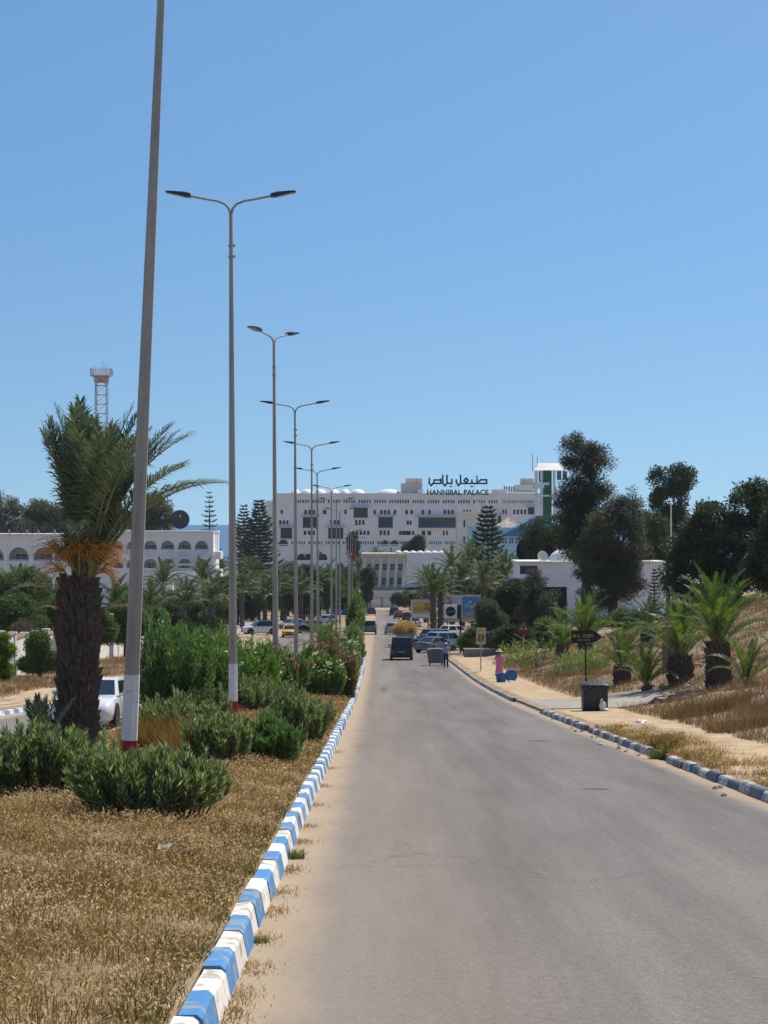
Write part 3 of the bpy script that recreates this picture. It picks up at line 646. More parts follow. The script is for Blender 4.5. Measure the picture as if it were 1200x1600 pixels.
# ================================================================ street lamps on the median
M['galv'] = pm('dull galvanised steel', (.42, .385, .325), (.30, .265, .215), 3, .6, .05, metal=.12, stretch=(2, 2, .22), detail=8)
def worn(name, c, chip, thr=.36, sc=7):
    m = pm(name, c, chip, sc, .75, .15, detail=9, lo=thr, hi=thr+.03); return m
M['lampwhite'] = worn('chipped white paint', (.74, .72, .70), (.22, .20, .19), .34); M['lampred'] = worn('chipped red paint', (.34, .022, .045), (.45, .30, .28), .33)
M['lamphead'] = pm('dark lamp housing', (.045, .05, .055), None, 5, .45); M['led'] = pm('lamp lens', (.35, .36, .36), None, 5, .2)
LH = 14.0
def lamp_meshes():
    r = lambda z: .132 - .082*z/LH
    p = MB(); p.tube([(0, 0, z) for z in (-.3, 1.46, 6, 10, LH)], [r(z) for z in (0, 1.46, 6, 10, LH)], 8, phase=.39)
    w = MB(); w.tube([(0, 0, .43), (0, 0, 1.46)], [r(.43)+.004, r(1.46)+.004], 8, phase=.39)
    rd = MB(); rd.tube([(0, 0, -.05), (0, 0, .43)], [r(0)+.005, r(.43)+.005], 8, phase=.39)
    cl = MB(); cl.tube([(0, 0, 0), (0, 0, .05)], [.085, .085], 8); cl.box(.05, .12, -.02, .02, -.01, .06)
    a = MB(); a.tube([(0, 0, LH-.1), (.05, 0, LH+.10), (.16, 0, LH+.23), (.36, 0, LH+.31), (.75, 0, LH+.38), (1.14, 0, LH+.46)], [.04, .036, .033, .032, .031, .03], 8)
    h = MB(); h.prism([(0, -.03), (.18, -.055), (.70, -.035), (.72, 0), (.55, .03), (.25, .06), (.02, .05)], -.14, .14)
    for k in range(5): h.box(.06+k*.05, .075+k*.05, -.11, .11, .04, .085)
    ld = MB(); ld.prism([(.20, -.062), (.66, -.042), (.66, -.038), (.20, -.056)], -.11, .11)
    hd = MB(); hd.box(-.05, .05, -r(.8)-.012, -r(.8)+.02, .62, .95)
    return [x_.mesh(n_, s_) for x_, n_, s_ in ((p, 'pole', False), (w, 'white_band', False), (rd, 'red_band', False), (cl, 'collar', False), (a, 'arm', True), (h, 'lamp_head', False), (ld, 'lens', False), (hd, 'hatch', False))]
LMS = lamp_meshes()
for me, k in zip(LMS, ('galv', 'lampwhite', 'lampred', 'galv', 'galv', 'lamphead', 'led', 'lampwhite')): me.materials.append(M[k])
def lamp(X, d, label, lean=0, rz=0, leany=0, detail=True):
    z = float(gz(X, d)); root = thing('street_lamp', label, 'street lamp', (X, d, z), (leany, lean, rz), 'double-armed lamps on the median')
    for k in (0, 1, 2): link(('pole', 'white_band', 'red_band')[k], LMS[k], None, root)
    if detail:
        link('collar', LMS[3], None, root, (0, 0, 12.75)); link('collar', LMS[3], None, root, (0, 0, 13.05)); link('hatch', LMS[7], None, root)
    for s in (0, 1):
        link('arm', LMS[4], None, root, (0, 0, 0), (0, 0, math.pi*s))
        hh = link('lamp_head', LMS[5], None, root, (1.1*(1-2*s), 0, LH+.452), (0, -.19, math.pi*s)); link('lens', LMS[6], None, hh)
LAMPS = [(32.2, 200, 'nearest street lamp leaning right, its top cut off by the frame', math.radians(2.46), 0),
 (56.9, 364.5, 'second street lamp from the camera, tall upright with both arms spread wide', -math.radians(.28), .02),
 (81.6, 431, 'third street lamp, whose short-looking arms are turned towards the camera', -math.radians(.62), math.radians(62)),
 (106.3, 463, 'fourth street lamp, first wide-armed one behind the turned lamp', -math.radians(.3), 0),
 (131, 487, 'fifth street lamp, rising left of the turquoise hotel sign', 0, .03),
 (155.7, 497, 'sixth street lamp, a little lower than the fifth beside it', -math.radians(.3), -.03),
 (180.5, 518, 'seventh street lamp, its arms just above the big hotel roofline', 0, .02),
 (205, 525.5, 'eighth street lamp, its arms level with the upper hotel windows', 0, 0),
 (230, 531, 'ninth street lamp, in front of the hotel windows', 0, .05),
 (290, 544.5, 'tenth street lamp, tallest of the small far cluster', 0, 0),
 (318, 548, 'eleventh street lamp, in the small far cluster', 0, .04),
 (345, 551, 'twelfth street lamp, in the small far cluster near the dark cypress', 0, 0),
 (375, 555.5, 'farthest street lamp, at the far end of the median', 0, .02)]
for i, (d_, px_, lab, ln, rz) in enumerate(LAMPS): lamp(at(px_, d_), d_, lab, ln, rz, 0, i < 6)

# ================================================================ median planting
def hedge(label, px, d, wpx, h, nsh, nl, leafL, m, seed, ratio=.9, **k):
    w = wpx/ppm(d); return oleander(label, at(px, d), d, w, w*ratio, h, nsh, nl, leafL, M[m], seed, **k)
hedge('clipped oleander hedge cut by the left edge of the picture, in front of the palm', 66, 26.2, 205, .70, 380, 46, .125, 'ole', 21, .8, t0=.3, flat=.12, name='oleander_hedge')
hedge('nearest clipped oleander bush on the median, rounded, right of the hedge', 232, 23.2, 232, .63, 400, 46, .125, 'ole', 22, .7, t0=.28, flat=.14, name='oleander_hedge')
hedge('small clipped oleander at the foot of the second lamp post', 342, 34.0, 98, .74, 200, 42, .125, 'ole', 23, .9, t0=.25, flat=.25)
hedge('small dark clipped oleander right of the second lamp post', 424, 35.0, 98, .72, 200, 42, .125, 'oledark', 24, .9, t0=.25, flat=.3)
hedge('clipped oleander nearest the kerb, right of the second lamp post', 470, 45, 86, .96, 230, 42, .13, 'ole', 25, 1.0, t0=.25, flat=.3)
hedge('low clipped oleander behind the second lamp post', 404, 62, 92, .95, 230, 42, .14, 'ole', 26, 1.0, t0=.25, flat=.25)
hedge('low straggly oleander left of the second lamp post', 272, 45, 125, .72, 240, 40, .13, 'ole', 27, 1.0, t0=.2, flat=.25)
hedge('low oleander behind the pale straw clump', 325, 60.5, 70, .75, 200, 40, .14, 'ole', 28, 1.0, t0=.2, flat=.25)
hedge('tall dark green oleander with a few white flowers on the median', 292, 62, 158, 2.55, 560, 56, .19, 'oledark', 29, 1.0, bl=[('pet_w', 18, .035)], t0=.14, flat=.34)
hedge('big green oleander just behind the second lamp post', 392, 70, 92, 2.0, 400, 50, .19, 'olebright', 30, 1.1, bl=[('pet_w', 5, .04)], t0=.14, flat=.35)
hedge('leafy bright oleander left of the third lamp post', 345, 78, 80, 2.5, 320, 50, .2, 'olebright', 31, 1.1, t0=.15, flat=.35)
hedge('oleander with red flowers at the foot of the third lamp post', 445, 80, 66, 1.75, 300, 50, .19, 'oledark', 32, 1.1, bl=[('pet_r', 16, .05), ('pet_p', 12, .045)], t0=.14, flat=.4)
hedge('oleander with cream-white flowers, nearest flowering bush to the kerb', 506, 83, 58, 1.65, 320, 48, .18, 'oledark', 33, 1.0, bl=[('pet_y', 40, .045)], t0=.1, flat=.45)
hedge('oleander with pink-red flowers hanging over the kerb', 538, 85, 36, 1.75, 240, 46, .17, 'pinkish', 34, 1.2, bl=[('pet_r', 26, .045), ('pet_p', 26, .045)], t0=.1, flat=.4)
hedge('oleander between the third and fourth lamp posts', 478, 92, 50, 1.7, 240, 46, .2, 'oledark', 35, 1.2, bl=[('pet_p', 8, .05)], t0=.1)
hedge('dusty pink flowering oleander behind the cream-flowered one', 515, 101, 50, 2.0, 300, 44, .19, 'pinkish', 36, 1.3, bl=[('pet_p', 46, .05)], t0=.1)
hedge('oleander dotted with white flowers above the pink ones', 541, 114, 44, 2.0, 280, 44, .2, 'ole', 37, 1.3, bl=[('pet_w', 36, .05)], t0=.1)
hedge('oleander with salmon flowers by the fifth lamp post', 500, 122, 40, 1.7, 220, 42, .2, 'pinkish', 38, 1.3, bl=[('pet_p', 26, .055)], t0=.1)
hedge('dark green oleander close to the kerb near the far end of the painted blocks', 549, 140, 36, 2.3, 300, 44, .24, 'oledark', 39, 1.6, bl=[('pet_p', 8, .05)], t0=.08)
hedge('dark oleander left of the sixth lamp post', 512, 150, 44, 2.2, 240, 42, .25, 'oledark', 40, 1.6, bl=[('pet_p', 8, .05)], t0=.08)
hedge('green oleander where the median narrows', 553, 178, 30, 2.2, 240, 42, .28, 'ole', 41, 2.2, bl=[('pet_w', 10, .06)], t0=.08)
hedge('tall leafy bush on the median near the far junction', 556, 225, 26, 4.6, 260, 44, .34, 'oledark', 42, 2.2, t0=.1, bl=[('pet_w', 14, .07)])
hedge('pale-tipped tall bush on the median beside the grey pickup', 559, 262, 22, 4.4, 240, 44, .36, 'mid', 43, 2.2, t0=.1, bl=[('pet_w', 20, .08)])
hedge('far bush at the end of the median', 562, 330, 18, 3.6, 200, 40, .4, 'oledark', 44, 3.0, t0=.1)

# ---- the big near palm
Xp, dp = at(119, 34.8), 34.8
NEAR = [(.01, .25), (.04, .35), (.08, .4), (.13, .48), (.18, .58), (.40, .85), (.52, 1.1), (.3, 1.9)]
FN = frond_set(2.95, .58, 84, 51, [M['palmN'], M['rachis']], NEAR, w=.024, vee=.42, droop=.3)
zP = float(gz(Xp, dp)); rootP = thing('palm_tree', 'big date palm with shaggy dark trunk and orange fruit stalks beside the leaning lamp', 'palm tree', (Xp, dp, zP))
tm = MB(); tm.tube([(0, 0, -.2), (.01, 0, .6), (-.02, 0, 1.4), (.02, 0, 2.3), (.05, 0, 3.15)], [.235, .24, .26, .28, .19], 14); tm.build('trunk', M['palmbark'], rootP)
bm_ = []
for k in range(4):
    r_ = random.Random(k); q = MB(); l = .30*r_.uniform(.85, 1.25); w = .065
    q.add([(-.03, -w, -l*.45), (-.03, w, -l*.45), (.02, w*1.1, .02), (.02, -w*1.1, .02), (.085, 0, -.06), (.05, w*.55, l*.55), (.05, -w*.55, l*.55), (.10+r_.uniform(0, .06), 0, l*.62)],
          [(0, 1, 4), (1, 2, 4), (3, 0, 4), (2, 5, 7, 4), (6, 3, 4, 7), (5, 6, 7), (2, 3, 6, 5)])
    me = q.mesh('leaf_base'); me.materials.append(M['palmbark']); bm_.append(me)
r_ = random.Random(5)
for i in range(280):
    f = i/280; z = .02 + 3.02*f; a = i*2.39996 + r_.uniform(-.12, .12); r = float(np.interp(z, [0, .6, 1.4, 2.3, 3.15], [.235, .24, .26, .28, .20]))
    s_ = r_.uniform(.75, 1.25)
    link('leaf_base', bm_[r_.randrange(4)], None, rootP, (math.cos(a)*r*.95 + (.05*f), math.sin(a)*r*.95, z), (r_.uniform(-.15, .15), r_.uniform(-.1, .22), a + r_.uniform(-.15, .15)), (s_, s_, s_))
for i in range(46):
    f = i/45; k = int(np.clip(round(f*4.0 + r_.uniform(-.6, .6)), 0, 4)); a = i*2.39996 + r_.uniform(-.25, .25); s_ = r_.uniform(.86, 1.06); k = min(k, 2) if math.cos(a) < -.25 else k
    link('frond', FN[k], None, rootP, (.12+math.cos(a)*.13*f, math.sin(a)*.13*f, 3.06-.16*f), (r_.uniform(-.08, .08), r_.uniform(-.06, .06) + .12*math.cos(a), a), (s_, s_, s_))
for az, k, s_, ty in ((.10, 6, 1.05, .0), (-.35, 5, .95, .02), (.45, 5, .98, 0), (2.7, 1, .98, .0), (3.3, 2, .95, -.04), (-1.45, 7, .72, .05), (3.0, 1, .9, .0), (.0, 5, 1.08, -.12), (-.2, 4, 1.05, .1), (.3, 4, 1.05, .15), (-.9, 3, 1.0, .1), (.8, 3, 1.0, .1), (-.05, 6, .95, -.08)):
    link('frond', FN[k], None, rootP, (.06+.1*math.cos(az), .1*math.sin(az), 2.98), (0, ty, az), (s_, s_, s_))
def bunch_mesh(seed):
    rng = np.random.default_rng(seed); q = MB()
    q.tube([(0, 0, 0), (.15, 0, .12), (.33, 0, .14)], [.018, .015, .012], 4)
    for i in range(40):
        a = rng.uniform(-.9, .9); up = rng.uniform(-.4, .9); l = rng.uniform(.2, .45); st = rng.uniform(.15, .34)
        d0 = Vector((math.cos(a)*math.cos(up), math.sin(a)*math.cos(up), math.sin(up))); p0 = Vector((st, 0, .13)); p1 = p0 + d0*l*.6; p2 = p0 + d0*l + Vector((0, 0, -.13*l/.3))
        q.tube([p0, p1, p2], [.0055, .005, .004], 3, cap=False)
    return q.mesh('fruit_stalk')
BM = [bunch_mesh(k) for k in range(3)]
for me in BM: me.materials.append(M['fruit'])
for i in range(16):
    a = -2.6 + 4.0*((i*.618) % 1.0); s_ = r_.uniform(.85, 1.15)
    link('fruit_stalk', BM[i % 3], None, rootP, (.06+math.cos(a)*.2, math.sin(a)*.17, 3.02 + r_.uniform(-.12, .5)), (0, r_.uniform(-.75, -.05), a), (s_, s_, s_))
FDRY = frond_mesh('dry_frond', 1.7, .9, 1.4, 40, .3, 88, [M['dryb'], M['rachisdry']], w=.018, droop=.4)
for a, zz, s_ in ((.1, 2.5, .62), (3.3, 2.85, .6), (-2.4, 2.6, .4), (2.5, 2.5, .5)):
    link('dry_frond', FDRY, None, rootP, (math.cos(a)*.3, math.sin(a)*.3, zz), (0, .25, a), (s_, s_, s_))
# young palm shoot beside the trunk
FS = frond_set(1.05, .24, 44, 61, [M['palmN'], M['rachis']], [(.03, .15), (.12, .2), (.25, .3)], w=.02, vee=.2, droop=.05)
palm('small upright palm shoot left of the big palm trunk', at(66, 33.6), 33.6, .08, .07, .06, 1.0, 9, FS, 62, name='palm_shoot', a_hi=2, boots=8, bl=.06)
# low palm on the median by the taxi
palm('small spreading palm on the median in front of the parked vehicles', at(505, 168), 168, .9, .3, .25, .95, 22, FG, 63, a_lo=2, a_hi=7)

# ================================================================ right bank palms
palm('largest young palm on the right bank, with a thick dark trunk', at(1122, 75), 75, 1.75, .40, .34, .95, 30, FG, 71, a_hi=5.8, bl=.2)
palm('bright green young palm left of the largest one on the bank', at(1063, 84), 84, 1.15, .46, .36, .90, 26, FG, 72, a_hi=6.2, bl=.2)
palm('low bushy palm with hardly any trunk on the bank', at(1011, 84), 84, .22, .2, .16, .62, 20, FG, 73, a_lo=1, a_hi=5.5, bl=.1)
palm('young palm with a short dark trunk right of the arrow sign', at(972, 92), 92, .75, .34, .28, .75, 22, FG, 74, a_lo=0, a_hi=6, bl=.18)
palm('small palm seedling at the right edge of the bank', at(1168, 70), 70, .1, .14, .12, .62, 13, FG, 75, a_lo=1, a_hi=5, bl=.08)
palm('leafy palm behind the arrow sign', at(915, 122), 122, 1.3, .35, .3, .95, 24, FG, 76, a_hi=6.5, bl=.2)
palm('leafy palm left of the arrow sign near the white building', at(878, 132), 132, 1.0, .35, .3, .9, 22, FG, 77, a_hi=6.5, bl=.2)
palm('shaded palm behind the bright green young palm', at(1012, 122), 122, .7, .35, .3, .75, 20, FF, 79, a_lo=1, a_hi=7, bl=.2)
def reeds(label, px, d, w, h, n, seed):
    rng = np.random.default_rng(seed); X = at(px, d); z = float(gz(X, d)); root = thing('reed_clump', label, 'reeds', (X, d, z))
    a = rng.uniform(0, 2*np.pi, n); r = np.sqrt(rng.random(n))*w/2; B = np.stack([r*np.cos(a), r*np.sin(a)*.7, np.zeros(n)], -1); B[:, 2] = gz(X+B[:, 0], d+B[:, 1]) - z - .03
    T = B*1.25 + np.stack([rng.normal(0, .12, n), rng.normal(0, .12, n), h*rng.uniform(.6, 1.05, n)], -1)
    nl = 13; si = np.repeat(np.arange(n), nl); t = rng.uniform(.15, 1, n*nl)[:, None]; P = B[si]*(1-t)+T[si]*t
    aa = rng.uniform(0, 2*np.pi, n*nl); D = np.stack([np.cos(aa)*.7, np.sin(aa)*.7, rng.uniform(.1, 1.1, n*nl)], -1)
    V, fq = leaves_np(P, D, rng.uniform(.25, .55, n*nl), rng.uniform(.03, .055, n*nl), rng); link('foliage', mesh_np('foliage', V, fq), M['reed'], root)
    mb = MB()
    for i in range(n): mb.tube([B[i], T[i]], [.012, .005], 3)
    mb.build('stems', M['rachis'], root)
reeds('sunlit green reeds behind the arrow sign post', 918, 108, 2.4, 1.35, 52, 81)
reeds('sunlit green reeds left of the arrow sign', 890, 113, 1.8, 1.2, 34, 82)
reeds('green reeds around the leaning bare stake', 838, 130, 2.2, 1.7, 44, 83)
reeds('green reeds behind the person in pink', 808, 141, 2.2, 1.7, 40, 84)

# ================================================================ big trees, right side
def T(label, px, d, top, m, seed, blobs, **k):
    """blobs given in photo pixels: (px, row, half width px, half height px)"""
    X = at(px, d); z = float(gz(X, d)) - .05 if k.get('base_z') is None else k['base_z']; q = ppm(d); B = []
    for (bx, by, rx, rz) in blobs: B.append(((bx-px)/q, 0, CAMH - (by-VY)/q - z, rx/q, max(rx, rz*.6)/q*.9, rz/q))
    return tree(label, X, d, CAMH - (top-VY)/q - z, B, M[m], seed, **k)
T('tall dark casuarina, highest tree on the right, its top split in two', 916, 190, 678, 'casu', 101, [(900, 712, 20, 32), (932, 725, 22, 34), (905, 775, 34, 34), (935, 790, 30, 40), (890, 790, 18, 30), (928, 850, 34, 46), (900, 840, 26, 36)], leafL=.36, nclump=330, lpc=95, cr=.78, hang=.25, aspect=.3, gap=.14, trunk_r=.42)
T('broad brownish casuarina in front of the white building', 958, 183, 765, 'brownish', 102, [(985, 800, 24, 34), (945, 840, 34, 42), (985, 860, 28, 40), (925, 880, 30, 34), (965, 905, 34, 26), (938, 925, 30, 24), (985, 918, 26, 24)], leafL=.36, nclump=290, lpc=95, cr=.78, hang=.3, aspect=.28, gap=.12, trunk_r=.4)
T('slim dark tree standing apart right of the tall casuarina', 1046, 255, 727, 'dark', 103, [(1030, 752, 16, 18), (1062, 748, 18, 20), (1044, 785, 26, 24), (1050, 830, 34, 36), (1030, 860, 30, 34)], leafL=.42, nclump=260, lpc=90, cr=.95, gap=.16)
T('huge dark domed tree filling the right edge behind the palms', 1140, 150, 755, 'dark', 104, [(1165, 795, 40, 38), (1110, 820, 40, 36), (1220, 800, 50, 50), (1085, 860, 40, 40), (1150, 860, 60, 50), (1215, 880, 60, 60), (1070, 905, 36, 34), (1125, 910, 44, 34), (1088, 830, 26, 28), (1190, 775, 24, 20), (1190, 840, 40, 40)], leafL=.34, nclump=420, lpc=95, cr=.72, gap=.03, trunk_r=.55)
T('dark rounded tree at the right edge above the dry bank', 1250, 128, 770, 'dark', 105, [(1240, 830, 50, 50), (1270, 880, 60, 60), (1210, 880, 40, 40)], leafL=.34, nclump=180, lpc=95, cr=.72, gap=.04)
T('dense green tree between the casuarinas and the domed tree', 1015, 225, 800, 'dark', 106, [(1012, 830, 34, 30), (1000, 880, 36, 34), (1035, 880, 30, 34)], leafL=.38, nclump=150, lpc=90, cr=.8, gap=.08)
T('dark leafy tree left of the tall casuarina above the white building', 853, 236, 806, 'dark', 107, [(848, 835, 30, 26), (868, 850, 26, 26), (835, 862, 22, 20), (850, 900, 30, 30)], leafL=.4, nclump=170, lpc=90, cr=.8, gap=.06)
norfolk('slim young cypress-like pine against the white wall', at(1022, 178), 178, 4.6, .75, 108, 14, m='dark', dens=1.6)
T('feathery dark tree covering the left corner of the white building', 838, 200, 885, 'casu', 109, [(836, 915, 14, 26), (848, 945, 22, 26), (824, 960, 18, 24)], leafL=.3, nclump=130, lpc=80, cr=.6, hang=.2, aspect=.25, gap=.12)
T('dense dark tree behind the yellow-green one near the parking', 800, 208, 900, 'dark', 110, [(800, 930, 26, 26), (815, 960, 26, 30), (785, 965, 26, 30)], leafL=.34, nclump=180, lpc=95, cr=.65, gap=.04)
T('grey-green round tree hanging over the right billboard', 763, 190, 930, 'olive', 111, [(762, 955, 17, 17), (775, 975, 18, 20), (757, 982, 14, 16)], leafL=.26, nclump=150, lpc=95, cr=.48, gap=.04)
T('yellow-green tree above the right billboard', 776, 262, 905, 'mid', 112, [(770, 922, 26, 14), (745, 925, 18, 10), (800, 925, 18, 14), (780, 950, 30, 24)], leafL=.4, nclump=130, lpc=90, cr=.7, gap=.06)
T('low dark shrub tree beside the parked cars', 730, 172, 985, 'mid', 113, [(731, 1003, 13, 18), (738, 1012, 10, 12)], leafL=.24, nclump=80, lpc=80, cr=.4, gap=.02)
T('dark hedge-like tree behind the small warning sign', 800, 168, 975, 'dark', 114, [(795, 998, 26, 20), (830, 1000, 26, 20), (860, 995, 20, 22)], leafL=.26, nclump=150, lpc=90, cr=.5, gap=.03)
T('bushy tree right of the warning sign', 860, 152, 968, 'mid', 115, [(858, 990, 18, 20), (876, 1000, 16, 18)], leafL=.24, nclump=90, lpc=90, cr=.45, gap=.03)
T('dark shrub mass at the foot of the white building', 985, 150, 930, 'mid', 116, [(940, 985, 26, 22), (985, 975, 30, 26), (1030, 985, 26, 22)], leafL=.24, nclump=150, lpc=90, cr=.5, gap=.04)
T('shrub behind the largest young palm', 1090, 125, 915, 'dark', 117, [(1080, 960, 34, 30), (1130, 950, 34, 34), (1040, 985, 24, 24)], leafL=.24, nclump=150, lpc=90, cr=.45, gap=.04)
for i, (px_, d_, th, sc, lab) in enumerate(((677, 235, 5.2, 1.15, 'palm whose trunk stands left of the pair between the billboards'), (688, 238, 5.0, 1.2, 'palm whose trunk stands right of the pair between the billboards'), (707, 285, 7.6, 1.3, 'tall palm behind the blue billboard'),
     (735, 300, 9.0, 1.4, 'tallest palm right of the low white building'), (722, 262, 6.6, 1.2, 'drooping palm above the blue billboard'), (757, 248, 5.6, 1.2, 'palm half hidden by the grey-green tree'), (665, 330, 6.4, 1.2, 'palm left of the billboard palms, farther back'), (790, 255, 6.6, 1.2, 'palm rising over the dense dark tree near the parking'))):
    palm(lab, at(px_, d_), d_, th, .34, .30, sc, 26, FF, 120+i, a_lo=1, a_hi=7, bl=.25, boots=60)
norfolk('large norfolk pine in front of the white block with a chimney', at(762, 330), 330, CAMH+(VY-793)/ppm(330) - float(gz(at(762, 330), 330)), 4.2, 130, 19, z0=.2)

# ================================================================ trees, left side and centre
norfolk('tall norfolk pine at the left end of the big hotel', at(405, 470), 470, CAMH+(VY-784)/ppm(470) - float(gz(at(405, 470), 470)), 5.2, 131, 24, z0=.25, dens=.8)
norfolk('smaller norfolk pine left of the tall one', at(381, 520), 520, CAMH+(VY-791)/ppm(520) - float(gz(at(381, 520), 520)), 4.0, 132, 20, z0=.3, dens=.8)
norfolk('thin norfolk pine behind the arcaded hotel wing', at(327, 450), 450, CAMH+(VY-770)/ppm(450) - float(gz(at(327, 450), 450)), 3.0, 133, 17, z0=.3, dens=.45)
norfolk('sparse norfolk pine behind the dark satellite dish', at(262, 440), 440, CAMH+(VY-759)/ppm(440) - float(gz(at(262, 440), 440)), 2.6, 134, 17, z0=.3, dens=.45)
T('dark pine behind the roof sign at the left edge', 12, 400, 770, 'olive', 140, [(5, 795, 26, 22), (25, 790, 14, 14), (-25, 800, 26, 26), (0, 822, 34, 12), (35, 822, 20, 10)], leafL=.6, nclump=130, lpc=80, cr=1.3, gap=.1, aspect=.4)
T('rounded olive tree left of the big palm crown', 66, 405, 777, 'olive', 141, [(62, 800, 20, 20), (85, 808, 18, 16), (50, 815, 20, 14), (75, 826, 30, 10)], leafL=.6, nclump=130, lpc=80, cr=1.2, gap=.1, aspect=.4)
T('olive-green tree right of the leaning lamp behind the arcaded hotel', 240, 410, 770, 'olive', 142, [(238, 792, 16, 20), (255, 805, 18, 16), (225, 808, 16, 16), (240, 825, 26, 10)], leafL=.6, nclump=130, lpc=80, cr=1.2, gap=.1, aspect=.4)
T('dark tree hidden by the big palm crown', 160, 415, 790, 'olive', 143, [(150, 810, 26, 18), (190, 812, 26, 16)], leafL=.6, nclump=110, lpc=80, cr=1.2, gap=.1)
LP = [(255, 275, 5.9, 1.3, 'palm in front of the arcaded hotel right of the leaning lamp'), (235, 205, 2.9, 1.25, 'low palm beside the leaning lamp'), (292, 232, 3.6, 1.25, 'drooping palm above the tall dark oleander'), (332, 240, 4.2, 1.3, 'palm left of the second lamp post'),
      (318, 300, 6.4, 1.35, 'palm below the balconies of the arcaded hotel'), (180, 215, 3.6, 1.2, 'palm hidden behind the big palm trunk'), (62, 152, 3.0, 1.25, 'arching palm left of the big palm'), (28, 195, 4.6, 1.3, 'palm at the left edge behind the garden wall'),
      (378, 285, 5.0, 1.3, 'palm right of the second lamp post'), (395, 330, 7.0, 1.4, 'palm below the tall norfolk pine'), (414, 300, 4.4, 1.2, 'small palm with dry fronds left of the third lamp post'), (445, 330, 6.0, 1.3, 'palm behind the yellow taxi'), (470, 300, 5.2, 1.3, 'palm between the third and fourth lamps'),
      (492, 345, 6.4, 1.3, 'palm left of the fifth lamp'), (512, 395, 7.2, 1.4, 'palm behind the sixth lamp'), (590, 545, 9.5, 1.7, 'palm in front of the arches of the big hotel'), (560, 500, 8.6, 1.6, 'palm left of the low white building'), (345, 420, 8.0, 1.4, 'palm right of the arcaded hotel'), (612, 552, 9.0, 1.7, 'second palm in front of the arches of the big hotel')]
for i, (px_, d_, th, sc, lab) in enumerate(LP): palm(lab, at(px_, d_), d_, th, .3, .26, sc, 26, FF, 150+i, a_lo=1, a_hi=7, bl=.25, boots=60)
